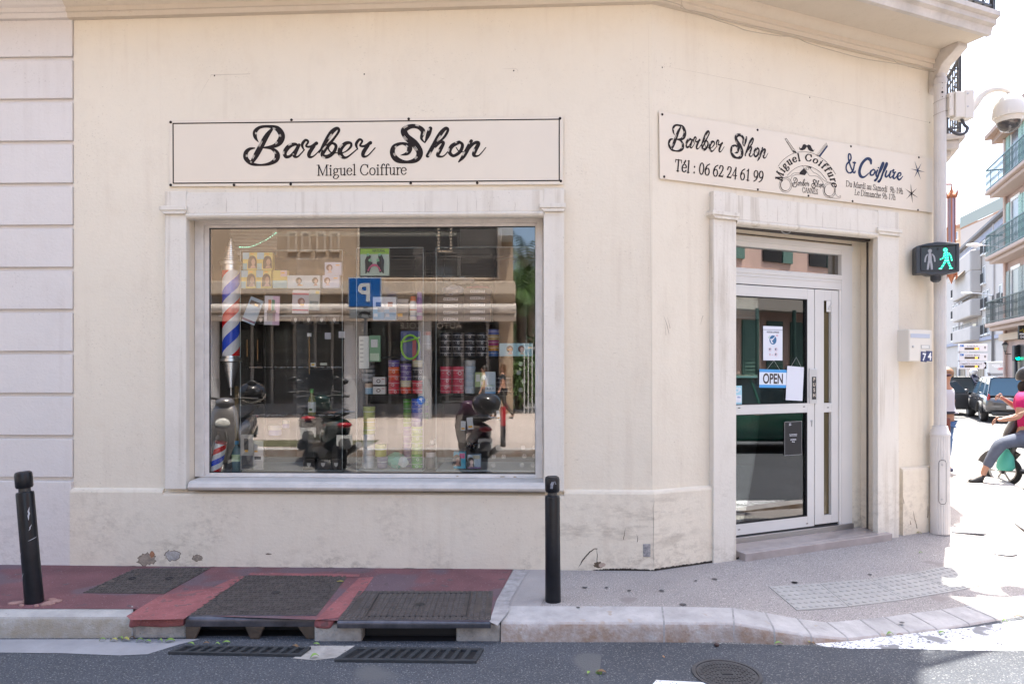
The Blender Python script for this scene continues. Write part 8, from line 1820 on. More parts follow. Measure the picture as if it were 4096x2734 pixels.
# ================================================================ CARS
def car(label, paint, M, L=4.3, Wd=1.78, Hh=1.48, hatch=True, group=None, plate='AB-123-CD', glass_m=None, open_door=False):
    t = thing('parked_car', label, 'car', M, group); w2 = Wd/2
    zs = .22; zb = Hh*.62
    xs = [(-L/2, .42, .66, .80), (-L/2+.08, .27, .80, .93), (-L/2+.45, .23, .86, .98), (-L*.2, .21, .89, 1), (0, .2, .88, 1), (L*.18, .2, .87, 1), (L*.27, .22, .84, .99), (L*.42, .25, .74, .94), (L/2-.05, .3, .62, .84), (L/2, .42, .54, .72)]
    sc2 = Hh/1.48; k = MB(); rings = []
    for x, z0, z1, wf_ in xs:
        z1 *= sc2*1.03; w_ = w2*wf_; rings.append([(x, -w_*.9, z0), (x, -w_, z0+.12), (x, -w_*1.0, (z0+z1)/2+.05), (x, -w_*.965, z1-.06), (x, -w_*.88, z1), (x, 0, z1+.03), (x, w_*.88, z1), (x, w_*.965, z1-.06), (x, w_, (z0+z1)/2+.05), (x, w_, z0+.12), (x, w_*.9, z0)])
    n = len(rings[0]); k.add([p for r in rings for p in r], [(i*n+j, i*n+(j+1) % n, (i+1)*n+(j+1) % n, (i+1)*n+j)[::-1] for i in range(len(rings)-1) for j in range(n)]+[tuple(range(n)), tuple((len(rings)-1)*n+j for j in range(n))[::-1]])
    b = k.build('body', paint, t, smooth=True); sb = b.modifiers.new('s', 'SUBSURF'); sb.levels = sb.render_levels = 1
    rx0 = -L/2+(.12 if hatch else .75); tp0 = -L/2+(.42 if hatch else 1.15)
    base = [(rx0, .80), (L*.24, .84)]; zt = Hh; zbb = .86*sc2
    def gh(k, o=0, y0=0.86, y1=.70, z0=zbb, z1=zt-.03):
        A = [(rx0-o, -w2*y0-o, z0), (L*.27+o, -w2*y0-o, z0), (L*.27+o, w2*y0+o, z0), (rx0-o, w2*y0+o, z0)]; B = [(tp0-o, -w2*y1-o, z1), (L*.06+o, -w2*y1-o, z1), (L*.06+o, w2*y1+o, z1), (tp0-o, w2*y1+o, z1)]; k.hexa(A, B)
    k = MB(); gh(k); k.build('window_glass', glass_m or mat('car_glass', (.03, .05, .06), .05, coat=1), t, bevel=.03)
    k = MB(); rr = [(tp0-.06, .66), (tp0+.05, .72), (-.2, .74), (L*.06-.05, .71), (L*.06+.02, .66)]
    vs = []; 
    for x, wf_ in rr: vs += [(x, -w2*wf_-.012, zt-.05), (x, -w2*wf_*.9, zt-.005), (x, 0, zt+.02), (x, w2*wf_*.9, zt-.005), (x, w2*wf_+.012, zt-.05)]
    k.add(vs, [(i*5+j, i*5+5+j, i*5+6+j, i*5+1+j) for i in range(4) for j in range(4)]); k.build('roof', paint, t, smooth=True)
    k = MB()
    for s_ in (-1, 1):
        for (xa_, xb_), th in (((rx0, tp0), .05), ((L*.27, L*.06), .035), ((-L*.02, -L*.06), .03), ((-L*.27, -L*.25), .045)): k.tube([(xa_, s_*(w2*.86+.003), zbb-.02), (xb_, s_*(w2*.70+.003), zt-.035)], [(th, .012), (th*.9, .012)], 8, up=(1, 0, 0))
    k.build('pillar', paint, t, smooth=True)
    for x in (-L*.31, L*.31):
        for s_ in (-1, 1):
            wheel(t, x, s_*(w2-.12), .31, .31, .21, spokes=7)
            k = MB(); k.tube([(x+.36*cos(a), s_*(w2-.005), .31+.36*sin(a)) for a in [radians(-5+19*i) for i in range(11)]], [(.045, .02)]*11, 8, up=(0, 1, 0)); k.build('wheel_arch', mat('arch_dark', (.02, .02, .02), .6), t, smooth=True)
    for s_ in (-1, 1):
        k = MB(); k.ell((-L/2+.13, s_*w2*.82, .80*sc2), (.05, .05, .13), 12, 8); k.build('tail_light', mat('tail_red', (.35, .01, .02), .12, coat=.5), t, smooth=True)
        k = MB(); k.ell((L/2-.12, s_*w2*.68, .62*sc2), (.1, .16, .08), 12, 8); k.build('headlight', mat('headlight', (.7, .68, .62), .08, coat=.6), t, smooth=True)
        k = MB(); k.ell((L*.2, s_*(w2+.08), zbb+.08), (.06, .1, .07), 10, 8); k.build('mirror', paint, t, smooth=True)
        k = MB(); k.tube([(-.1, s_*(w2+.008), .74*sc2), (-.28, s_*(w2+.008), .74*sc2)], .012, 6); k.tube([(-1.0, s_*(w2*.99+.008), .76*sc2), (-1.16, s_*(w2*.99+.006), .76*sc2)], .012, 6); k.build('door_handle', M_CHROME, t)
    k = MB(); k.box(-L/2-.035, -L/2+.02, -.26, .26, .46, .57); pl2 = k.build('number_plate', mat('plate_white', (.6, .6, .58), .5), t, bevel=.004)
    if plate: sans('lettering', plate, M_INK, pl2, Matrix.Translation((-L/2-.037, 0, .475)) @ Matrix.Rotation(-pi/2, 4, 'Z') @ Matrix.Rotation(pi/2, 4, 'X'), .11, ext=.001, sx=.85, bold=.002)
    k = MB(); k.tube([(-L/2+.1, -w2*.7, .3), (-L/2-.03, -w2*.6, .3), (-L/2-.05, 0, .29), (-L/2-.03, w2*.6, .3), (-L/2+.1, w2*.7, .3)], [(.06, .04)]*5, 8); k.build('bumper', mat('bumper_dark', (.03, .03, .032), .5), t, smooth=True)
    if open_door:
        k = MB(); h_ = Vector((L*.2, w2, 0)); d = Vector((-.55, .8, 0)); 
        A = [h_+Vector((0, 0, .3)), h_+d*1.0+Vector((0, 0, .35)), h_+d*1.0+Vector((0, 0, .86*sc2)), h_+Vector((0, 0, .86*sc2))]; nn = Vector((.05, .035, 0)); k.hexa(A, [p+nn for p in A]); B = [h_+Vector((0, 0, .86*sc2)), h_+d*.98+Vector((0, 0, .87*sc2)), h_+d*.85+Vector((0, 0, 1.25*sc2)), h_+d*.5+Vector((0, 0, 1.3*sc2))]; k.hexa([p+nn*.2 for p in B], [p+nn*.7 for p in B]); k.build('open_door', paint, t, bevel=.01)
    return t
def ahead(px, py, D_z=None, rot=0, z=ROADZ):
    p = G(px, py, z); return p
SDIR = atan2(.93, .36)
M_CARD = mat('paint_charcoal', (.02, .024, .032), .15, .2, coat=.9); M_CARG = mat('paint_grey', (.09, .09, .095), .18, .4, coat=.9); M_CARGR = mat('paint_bottle_green', (.015, .09, .065), .15, coat=.9)
p_ = G(3826, 1646); p_.z = ROADZ; fwd = Vector((cos(SDIR+.12), sin(SDIR+.12), 0))
car('charcoal hatchback seen from behind, left of the police rider', M_CARD, Matrix.Translation(p_+fwd*2.1) @ Matrix.Rotation(SDIR+.12, 4, 'Z'), 4.2, 1.8, 1.45, plate='FM-410')
p_ = G(4072, 1678); p_.z = ROADZ; fw2 = Vector((cos(SDIR-.08), sin(SDIR-.08), 0))
car('grey people carrier with its side door open beside the rider', M_CARG, Matrix.Translation(p_+fw2*2.2) @ Matrix.Rotation(SDIR-.08, 4, 'Z'), 4.0, 1.74, 1.48, open_door=True, plate='', glass_m=mat('car_glass_blue', (.04, .10, .15), .05, coat=1))
# green car and shuttered house that the door glass mirrors
def reflD(px, py, V, n=-.21):
    M_ = Wp(px, py, V); d = (M_-DG.o).dot(DG.N)-n; return M_-DG.N*2*d
p_ = reflD(3010, 1795, 14.8); rdir = reflD(3200, 1795, 14.8)-p_; ra = atan2(rdir.y, rdir.x)
car('bottle green car crossing, mirrored in the door glass', M_CARGR, Matrix.Translation((p_.x, p_.y, ROADZ)) @ Matrix.Rotation(ra, 4, 'Z'), 4.4, 1.8, 1.6, plate='')
q1, q2 = reflD(2700, 1600, 21), reflD(3400, 1600, 25); ga = atan2((q2-q1).y, (q2-q1).x)
GH = Frame((q1.x, q1.y), ga)
# make sure the facade's outward side looks at the shop
if (DG.o-GH.o).dot(GH.N) < 0: GH = Frame((q2.x, q2.y), ga+pi)
Lg_ = (q2-q1).length; gb = thing('shuttered_house', 'pink house with green shutters mirrored in the door glass', 'building', GH.M)
M_PINK = mat('pink_render', (.52, .36, .30), .85, var=.12, vs=1, bump=.2, bs=30)
k = MB(); k.box(-6, Lg_+8, 0, 6, -.2, 9.5); k.build('wall', M_PINK, gb)
k = MB(); k.box(-2, Lg_+2, -.5, -.001, 3.5, 4.5); fb = k.build('fascia_board', mat('fascia_beige', (.42, .38, .33), .6), gb)
nsh = 9
for i in range(nsh):
    x_ = -1+i*(Lg_+2)/nsh; k = MB(); k.box(x_, x_+.75, -.06, -.001, .1, 3.2); [k.box(x_+.06, x_+.69, -.085, -.06, .2+j*.12, .26+j*.12) for j in range(24)]; k.build('green_shutter', M_SHUT, gb)
    if i % 2 == 0: k = MB(); k.box(x_, x_+.9, -.05, -.001, 5.2, 7.4); k.build('window', mat('dark_glass', (.025, .024, .024), .1), gb); k = MB(); k.box(x_-.5, x_-.02, -.08, -.001, 5.2, 7.4); k.build('green_shutter', M_SHUT, gb)
k = MB(); [k.tube([(x_, -.9, -.1), (x_, -.9, 3.5)], .06, 8) for x_ in (.6, 2.3, 4.1, 5.8)]; k.build('awning_post', mat('post_green', (.05, .11, .09), .5), gb)
# ================================================================ RIGHT-HAND STREET
def house(name, label, fr, x0, x1, h, dep, m, roof_m, overh=.5, z0=-.2):
    t = thing(name, label, 'building', fr.M); k = MB(); k.box(x0, x1, 0, dep, z0, h); k.build('wall', m, t); k = MB(); k.box(x0-.2, x1+.2, -overh, dep, h, h+.25); k.hexa([(x0-.2, -overh, h+.25), (x1+.2, -overh, h+.25), (x1+.2, dep, h+.25), (x0-.2, dep, h+.25)], [(x0, dep*.3, h+1.2), (x1, dep*.3, h+1.2), (x1, dep*.6, h+1.2), (x0, dep*.6, h+1.2)]); k.build('roof', roof_m, t); return t
M_TILE = mat('roof_tile', (.48, .27, .17), .85, var=.3, vs=3); M_CREAMH = mat('white_house', (.50, .455, .42), .85, var=.06, vs=.6); M_FARW = mat('far_window', (.13, .14, .16), .2); M_SLATE = mat('roof_grey', (.20, .19, .19), .7)
p0, p1 = Wp(3780, 1500, 96), Wp(4035, 1500, 62); WB = Frame((p0.x, p0.y), atan2((p1-p0).y, (p1-p0).x)); LW = (Vector((p1.x-p0.x, p1.y-p0.y))).length
wz = WB.sz(3950, 905)[1]; wh = house('white_apartment_block', 'long white apartment block with recessed balconies down the street', WB, -30, LW, wz-.3, 10, M_CREAMH, M_SLATE)
def win(t, fr, x0, y0, x1, y1, m=M_FARW, sill=True, d=.05, name='window', rail=False, frame=M_WHITE):
    a, z1 = fr.sz(x0, y0); c, z0 = fr.sz(x1, y1); _, zz = fr.sz((x0+x1)/2, y1); a, c = sorted((a, c)); _, zu = fr.sz((x0+x1)/2, y0)
    k = MB(); k.box(a, c, -d, -.001, zz, zu); w_ = k.build(name, m, t)
    k = MB(); rim(k, a-.07, c+.07, zz-.07, zu+.07, a, c, zz, zu, -d-.05, -.001); k.box((a+c)/2-.03, (a+c)/2+.03, -d-.02, -d, zz, zu); k.build('frame', frame, w_)
    if sill: k = MB(); k.box(a-.2, c+.2, -.28, -.001, zz-.18, zz-.071); k.build('sill', frame, w_)
    if rail: k = MB(); k.box(a-.1, c+.1, -.3, -.26, zz+.9, zz+.96); [k.box(a-.1+i*(c-a+.2)/6-.015, a-.1+i*(c-a+.2)/6+.015, -.29, -.26, zz, zz+.9) for i in range(7)]; k.build('window_rail', M_RAIL, w_)
    return w_
C2 = lambda x, y: (3700+x/2.24, 700+y/2.24)
for (x0, x1) in ((255, 270), (283, 298)):
    for (y0, y1) in ((975, 1095), (1170, 1285), (1360, 1480)): win(wh, WB, *C2(x0, y0+(x0-255)*-.35), *C2(x1, y1), rail=True)
for (y0, y1) in ((735, 825), (935, 1068), (1140, 1270), (1340, 1470)): win(wh, WB, *C2(328, y0), *C2(340, y1))
for (x0, x1) in ((524, 544), (561, 580)):
    for (y0, y1) in ((590, 700), (1045, 1190), (1280, 1425)): win(wh, WB, *C2(x0, y0-(x0-524)*.4), *C2(x1, y1-(x0-524)*.3), rail=True)
win(wh, WB, *C2(524, 820), *C2(544, 965), rail=True); win(wh, WB, *C2(478, 640), *C2(492, 765))
for (x0, x1) in ((674, 697), (720, 735)): win(wh, WB, *C2(x0, 985), *C2(x1, 1145), rail=True)
M_RECB = mat('recess_beige', (.46, .40, .36), .85)
for (yt, yb, yf0, yf1) in ((655, 790, 790, 850), (880, 950, 950, 1050), (1075, 1175, 1175, 1260), (1290, 1390, 1390, 1480)):
    a, zt_ = WB.sz(*C2(405, yt)); c, zb_ = WB.sz(*C2(470, yb)); k = MB(); k.box(a, c, -.06, -.001, zb_, zt_); r_ = k.build('recess', M_RECB, wh); k = MB(); k.box(a+(c-a)*.45, c-(c-a)*.05, -.09, -.061, zb_, zt_-.7); k.build('recess_door', M_FARW, r_)
    a, z1 = WB.sz(*C2(340, yf0)); c, z0 = WB.sz(*C2(512, yf1)); k = MB(); k.box(a, c, -1.1, -.001, z0, z1-.1); b_ = k.build('balcony_parapet', M_CREAMH, wh, bevel=.15); k = MB(); k.box(a+.2, c-.2, -1.0, -.95, z1+.2, z1+.28); k.build('balcony_rail', M_RAIL, b_)
a, z1 = WB.sz(*C2(365, 840)); c, z0 = WB.sz(*C2(465, 900)); k = MB(); k.add([(a, -.1, z1), (c, -.1, z1), (c, -1.8, z0), (a, -1.8, z0), (a, -.1, z1-.05), (c, -.1, z1-.05), (c, -1.8, z0-.05), (a, -1.8, z0-.05)], [(0, 1, 2, 3), (7, 6, 5, 4), (0, 3, 7, 4), (1, 5, 6, 2), (3, 2, 6, 7)]); k.build('balcony_awning', mat('awning_brown', (.35, .26, .18), .8), wh)
# ground floor openings and eave band
a, _ = WB.sz(3780, 1500); 
for px_ in (3815, 3850, 3885, 3925, 3965, 4005): win(wh, WB, px_-11, 1470, px_+11, 1560, m=mat('shop_dark', (.10, .09, .085), .3), sill=False, name='shop_opening', frame=M_TAN2)
k = MB(); s_, z_ = WB.sz(3950, 1360); k.box(-30, LW, -.25, -.001, z_, z_+.35); k.box(-30, LW, -.12, -.001, wz-1.1, wz-.5); k.build('string_course', mat('band_bluegrey', (.30, .31, .38), .8), wh)
k = MB(); [k.tube([(WB.sz(px_, 1200)[0], -.12, 0), (WB.sz(px_, 1200)[0], -.12, wz-.4)], .09, 8) for px_ in (3840, 3980)]; k.build('drainpipe', mat('pipe_pinkgrey', (.5, .46, .44), .6), wh)
tb0, tb1 = Wp(3790, 1400, 128), Wp(4120, 1400, 100); TB = Frame((tb0.x, tb0.y), atan2((tb1-tb0).y, (tb1-tb0).x)); LT = (tb1-tb0).length
t_z = TB.sz(3900, 893)[1]; th2 = house('terrace_building', 'pale building with roof terrace behind the white apartment block', TB, TB.sz(3842, 900)[0], LT, t_z, 14, mat('cream_house', (.60, .50, .43), .85), M_TILE, 0)
k = MB(); x_a, x_b = TB.sz(3842, 900)[0], LT; k.box(x_a, x_b, -.1, 0, t_z+.3, t_z+2.2); k.build('terrace_screen', mat('screen_green', (.36, .38, .33), .8), th2)
for (x0, y0, x1, y1) in ((3894, 832, 3920, 870), (3922, 826, 3943, 870)): a, z1 = TB.sz(x0, y0); c, z0 = TB.sz(x1, y1); k = MB(); k.box(a, c, 3, 6, t_z, z1); k.box(a+.4, c-.4, 3.4, 5.6, z1, z1+1.0); k.build('chimney', mat('cream_house', (.60, .50, .43), .85), th2)
k = MB(); a, z1 = TB.sz(4000, 830); c, _ = TB.sz(4030, 830); k.box(a, c, 1, 4, t_z, z1); k.build('green_shed', mat('shed_green', (.03, .22, .12), .7), th2)
tb2 = Frame((Wp(3770, 1400, 130).x, Wp(3770, 1400, 130).y), TB.a); h4 = house('yellow_side_building', 'yellowish building with small balconies at the far left of the street', tb2, -8, 3.4, tb2.sz(3815, 905)[1], 12, mat('yellow_house', (.58, .46, .33), .85), M_TILE, .3)
for y_ in (930, 975): win(h4, tb2, 3816, y_, 3832, y_+28)
# pink house with balconies on the right
pf = Wp(4020, 1500, 31.0); PBF = Frame((pf.x, pf.y), atan2(-.93, -.36)); pz = PBF.sz(4030, 535)[1]
PB = thing('balcony_house', 'pink house with wrought iron balconies at the right edge', 'building', PBF.M)
M_PKH = mat('pink_house', (.48, .36, .32), .85, var=.08, vs=.8)
k = MB(); k.box(0, 14, 0, 9, -.2, pz); k.build('wall', M_PKH, PB); k = MB(); k.box(-.4, 14, -.7, 9, pz, pz+.18); k.box(-.25, 14, -.45, 9, pz-.25, pz-.001); k.build('roof_eave', mat('eave_wood', (.35, .24, .18), .8), PB)
k = MB(); k.box(-.02, .35, -.06, -.001, -.1, pz-.26); k.tube([(.5, -.14, 0), (.5, -.14, pz-.3)], .07, 8); k.build('corner_strip', mat('pinkish_pipe', (.58, .44, .38), .7), PB)
def rail_mesh(m_, par, x0, x1, n, z0, h, step=.16):
    k = MB(); k.box(x0, x1, -n-.02, -n+.02, z0+h-.05, z0+h); k.box(x0, x1, -n-.015, -n+.015, z0+.05, z0+.09); nb_ = int((x1-x0)/step)
    for i in range(nb_+1):
        x = x0+(x1-x0)*i/nb_; k.box(x-.012, x+.012, -n-.01, -n+.01, z0, z0+h)
        if i < nb_: xm = x+step/2; k.tube([(xm+.055*cos(a), -n, z0+h*.35+.055*sin(a)) for a in [j*.9 for j in range(8)]], .008, 4); k.tube([(xm+.055*cos(a), -n, z0+h*.7+.055*sin(a)) for a in [j*.9 for j in range(8)]], .008, 4)
    for s_ in (x0, x1): k.box(s_-.02, s_+.02, -n, -.02, z0+h-.05, z0+h); [k.box(s_-.012, s_+.012, -n+j*.16, -n+j*.16+.02, z0, z0+h) for j in range(1, int(n/.16))]
    k.build('balcony_rail', m_, par)
M_TEALR = mat('teal_rail', (.07, .13, .135), .5)
for (yr0, yr1, ys, rm) in ((630, 705, 735, M_TEALR), (918, 990, 1022, M_TEALR), (1206, 1280, 1300, mat('dark_rail', (.03, .05, .05), .5))):
    zr = PBF.sz(4020, yr1, .8)[1]; k = MB(); k.box(.25, 13, -.85, -.001, zr-.16, zr); k.box(.35, 13, -.7, -.001, zr-.32, zr-.161); b_ = k.build('balcony', mat('balcony_peach', (.42, .32, .27), .8), PB, bevel=.04)
    rail_mesh(rm, b_, .3, 6.0, .8, zr, 1.0)
    for i, xw in enumerate((1.1, 3.4, 5.7)):
        k = MB(); k.box(xw, xw+1.0, -.03, -.001, zr+.0, zr+2.3); w_ = k.build('window', M_FARW, PB); k = MB(); rim(k, xw-.12, xw+1.12, zr, zr+2.45, xw, xw+1, zr+.001, zr+2.3, -.06, -.001); k.build('frame', M_WHITE, w_)
        for s_ in (xw-.62, xw+1.12): k = MB(); k.box(s_, s_+.5, -.11, -.061, zr+.02, zr+2.3); [k.box(s_+.04, s_+.46, -.125, -.11, zr+.1+j*.13, zr+.17+j*.13) for j in range(16)]; k.build('shutter', mat('shutter_mint' if ys < 1200 else 'shutter_grey', (.30, .46, .40) if ys < 1200 else (.30, .34, .32), .6), PB)
k = MB(); zc_ = PBF.sz(4020, 1345)[1]; k.box(0, 14, -.25, -.001, zc_-.2, zc_+.1); k.build('string_course', M_TAN2, PB)
k = MB(); k.box(1.2, 3.2, -.04, -.001, .1, 2.6); k.build('shop_opening', mat('shop_dark', (.10, .09, .085), .3), PB)
# black pharmacy style sign with a yellow pulse
k = MB(); pS = Wp(4098, 1329, 25); hangs = thing('hanging_sign', 'black hanging sign with yellow pulse line and digits 04', 'sign', Matrix.Translation(pS)); ps = 25/F
k.box(-21*ps, 30*ps, 0, .08, -28*ps, 28*ps); k.build('panel', mat('sign_black', (.015, .015, .017), .3), hangs)
k = MB(); ribbon(k, [(-19*ps, 8*ps, .02), (-12*ps, 8*ps, .02), (-8*ps, 16*ps, .02), (-3*ps, -2*ps, .02), (1*ps, 10*ps, .02), (12*ps, 8*ps, .02)], lambda a_, b_, e: (a_, -.003, b_)); k.build('pulse_line', mat('sign_yellow', (.65, .5, .05), .5), hangs); k = MB(); k.box(-20*ps, 30*ps, -.003, -.001, -9*ps, -3*ps); k.build('white_line', M_WHITE, hangs); sans('lettering', '04.', M_WHITE, hangs, WALLTXT(-8*ps, -.003, -23*ps), 15*ps, ext=.002, bold=.003)
# street lamps
def lamp(px, py, pxp, pyp, D, lab):
    hd = Wp(px, py, D); ps_ = Wp(pxp, pyp, D); s_ = D/F; t = thing('street_lamp', lab, 'street lamp', Matrix.Translation((ps_.x, ps_.y, 0)), 'curved arm street lamps'); k = MB()
    k.tube([(0, 0, -.1), (0, 0, ps_.z)], [.11, .07], 10); k.build('pole', mat('lamp_pole', (.10, .09, .085), .5), t, smooth=True); v = hd-ps_; k = MB(); k.tube([(0, 0, ps_.z-.05), (v.x*.5, v.y*.5, ps_.z+v.z*.5+.02), (v.x, v.y, hd.z)], [.05, .04, .03], 8); k.build('arm', M_STEEL, t, smooth=True)
    k = MB(); k.ell((v.x-.35, v.y, hd.z), (.42, .16, .09), 16, 8); k.build('lamp_head', mat('lamp_head', (.62, .64, .66), .3), t, smooth=True)
lamp(3885, 1171, 3971, 1180, 50, 'curved arm street lamp standing in front of the white block'); lamp(3925, 980, 4026, 992, 34, 'nearer street lamp whose arm leaves the pink house corner')
# parking guidance boards
gd = Wp(3875, 1420, 36); gs_ = 36/F; gt = thing('parking_guidance_sign', 'stack of three white parking guidance boards with orange counters', 'sign', Matrix.Translation((gd.x, gd.y, 0)))
zG = lambda y: H+(HY-y)*gs_; xG = lambda x: (x-3875)*gs_
k = MB(); k.tube([(0, .12, -.14), (0, .12, zG(1376))], .075, 10); k.build('post', mat('post_white', (.6, .6, .6), .5), gt)
M_BRD = mat('board_white', (.62, .63, .66), .4); M_OR = mat('led_orange', (.9, .35, .05), .4, emit=(1, .42, .03), es=.55); M_GRYT = mat('board_text', (.22, .23, .26), .5)
for (y0, y1, txt, num, arr) in ((1376, 1404, 'St NICOLAS', '180', 'up'), (1412.5, 1440.5, 'CANNES MARIA', '90', 'up'), (1447, 1475, 'COMMERCES REPUBLIQUE', '83', 'right')):
    k = MB(); k.box(xG(3836), xG(3951 if arr == 'up' else 3946), 0, .1, zG(y1), zG(y0)); b_ = k.build('board', M_BRD, gt, bevel=.02)
    up = arr == 'up'; zt_, zb_ = (zG(y0+8), zG(y1-5)) if up else (zG(y0+8), zG(y1-6))
    sans('lettering', txt, M_GRYT, b_, WALLTXT(xG(3890 if up else 3883), -.003, zG(y0+11)), .13, ext=.001, bold=.002, sx=.85 if up else .78)
    k = MB(); k.box(xG(3858), xG(3917), -.004, -.001, zG(y1-6), zG(y1-14)); k.build('display_panel', mat('display_dark', (.05, .035, .02), .5), b_); sans('digit', num, M_OR, b_, WALLTXT(xG(3905), -.006, zG(y1-6.5)), .14, ext=.001, bold=.006)
    k = MB(); zz = (y0+2, y0+10) if up else (y1-14, y1-6); k.box(xG(3840), xG(3855), -.004, -.001, zG(zz[1]), zG(zz[0])); k.build('blue_panel', mat('sign_blue', (.01, .12, .42), .35), b_); sans('lettering', 'P', M_WHITE, b_, WALLTXT(xG(3844), -.006, zG(zz[1]-1)), .09, ext=.001, bold=.002)
    k = MB()
    if up: xc2, zc2 = xG(3940), zG(y0+14); k.poly([(xc2-.06, -.004, zc2), (xc2+.06, -.004, zc2), (xc2, -.004, zc2+.09)]); k.box(xc2-.018, xc2+.018, -.005, -.002, zc2-.06, zc2)
    else: k.box(xG(3934), xG(3945.5), -.004, -.001, zG(y1-1), zG(y0+1))
    k.build('arrow', M_INK, b_)
    if not up: k = MB(); k.poly([(xG(3934), -.0055, zG(y1-1)), (xG(3943), -.0055, zG((y0+y1)/2)), (xG(3934), -.0055, zG(y0+1))]); k.build('arrow_head', M_BRD, b_)
# illuminated advert panel
ad = Wp(3990, 1500, 40); as_ = 40/F; at_ = thing('advert_panel', 'tall glazed advert panel with kitchen poster and 50 percent offer', 'advert panel', Matrix.Translation((ad.x, ad.y, 0))); xA = lambda x: (x-3990)*as_; zA2 = lambda y: H+(HY-y)*as_
k = MB(); rim(k, xA(3951), xA(4029), zA2(1560), zA2(1445), xA(3956), xA(4024), zA2(1548), zA2(1452), 0, .2); k.box(xA(3970), xA(4010), .05, .15, -.14, zA2(1560)); k.build('frame', mat('panel_frame', (.60, .60, .58), .4), at_, bevel=.02)
k = MB(); k.box(xA(3956), xA(4024), .03, .16, zA2(1548), zA2(1452)); po = k.build('poster', mat('poster_bg', (.52, .53, .52), .3), at_)
sans('lettering', 'como', M_WHITE, po, WALLTXT(xA(3985), .028, zA2(1463)), .2, ext=.001, bold=.006); sans('lettering', 'cuisine', M_WHITE, po, WALLTXT(xA(3993), .028, zA2(1469)), .18, ext=.001, bold=.006); sans('lettering', '-50%', mat('poster_red', (.5, .06, .05), .5), po, WALLTXT(xA(4004), .028, zA2(1479)), .2, ext=.001, bold=.004)
k = MB(); k.box(xA(3957), xA(4023), .026, .029, zA2(1540), zA2(1492)); k.build('poster_picture', mat('poster_dark', (.22, .22, .22), .5), po)
# traffic light and wall lanterns
tl = Wp(4072, 1412, 29); ts_ = 29/F; tlt = thing('traffic_light', 'black traffic light with its green lamp lit', 'traffic light', Matrix.Translation((tl.x, tl.y, 0)) @ Matrix.Rotation(-.15, 4, 'Z')); zT = lambda y: H+(HY-y)*ts_
k = MB(); k.box(-13*ts_, 13*ts_, 0, .2, zT(1443), zT(1381)); k.build('housing', M_SIGB, tlt, bevel=.03); k = MB(); k.tube([(0, .15, -.1), (0, .15, zT(1440))], .06, 10); k.build('pole', M_SIGB, tlt)
for y_, nm_, mm in ((1392, 'red_lamp', M_DARK), (1411, 'amber_lamp', M_DARK), (1431, 'green_lamp', mat('green_lit', (0, .6, .35), .3, emit=(.0, 1, .5), es=.9))):
    k = MB(); k.lathe([(8.5*ts_, 0), (8*ts_, .02), (0, .04)], seg=20, M=Matrix.Translation((0, 0, zT(y_))) @ Matrix.Rotation(pi/2, 4, 'X')); l_ = k.build(nm_, mm, tlt, smooth=True); k = MB(); k.tube([(9.5*ts_*cos(a), -.06, zT(y_)+9.5*ts_*sin(a)) for a in [radians(10+16*i) for i in range(11)]], [(.012, .06)]*11, 6, up=(0, 1, 0)); k.build('hood', M_SIGB, l_)
for (px, py, lab) in ((4021, 1388, 'four sided lantern on the pink house corner'), (4066, 1375, 'lantern above the traffic light on the pink house')):
    lw = Wp(px, py, 30.2); ls = 30.2/F; t = thing('wall_lantern', lab, 'lantern', Matrix.Translation(lw)); k = MB(); k.lathe([(.06, -.17), (.13, .1)], seg=4); k.build('lamp_glass', mat('lantern_glass', (.35, .33, .30), .2), t); k = MB(); k.lathe([(.16, .1), (.15, .13), (.05, .22), (.02, .27), (0, .28)], seg=4); k.lathe([(.07, -.2), (.07, -.17)], seg=4); k.tube([(0, 0, -.2), (0, 0, -.3), (.35, .0, -.3)], .02, 6); k.build('lantern_frame', M_RAIL, t)
# copper lantern case on the street side wall
cl = Wp(3806, 940, 8.2); ct = thing('lantern_case', 'tall copper framed light case hanging on the street side wall', 'wall lamp', Matrix.Translation(cl)); s11 = 8.2/F; M_COP = mat('copper', (.42, .17, .10), .35, .5)
k = MB(); z1_, z0_ = 150*s11, -150*s11; rr_ = .044
for a in range(6): k.tube([(rr_*cos(a*pi/3), rr_*sin(a*pi/3), z0_), (rr_*cos(a*pi/3), rr_*sin(a*pi/3), z1_)], .006, 5)
k.lathe([(.03, z1_-.01), (rr_+.02, z1_), (rr_+.03, z1_+.02), (rr_-.01, z1_+.06), (0, z1_+.12)], seg=6); k.lathe([(0, z0_-.14), (.02, z0_-.09), (rr_, z0_-.04), (rr_+.025, z0_), (.03, z0_+.01)], seg=6); [k.lathe([(.009, z1_+.02), (.012, z1_+.05), (.004, z1_+.09), (0, z1_+.1)], ((rr_+.02)*cos(a*pi/3), (rr_+.02)*sin(a*pi/3), 0), 6) for a in range(6)]; [k.lathe([(0, z0_-.09), (.012, z0_-.06), (.008, z0_)], ((rr_+.015)*cos(a*pi/3), (rr_+.015)*sin(a*pi/3), 0), 6) for a in range(6)]; k.tube([(0, 0, z1_+.1), (0, 0, z1_+.16), (-.5, .06, z1_+.16)], .012, 6); k.build('case_frame', M_COP, ct)
k = MB(); k.lathe([(rr_-.008, z0_), (rr_-.008, z1_)], seg=6); k.build('case_glass', mat('case_violet', (.30, .26, .36), .15), ct); k = MB(); [k.ell((-rr_*.5, -rr_*.9, z0_+.02+i*.028), (.006, .004, .006), 6, 4) for i in range(int((z1_-z0_)/.028)-1)]; k.build('bulb', mat('bulb_red', (.5, .05, .1), .4), ct)
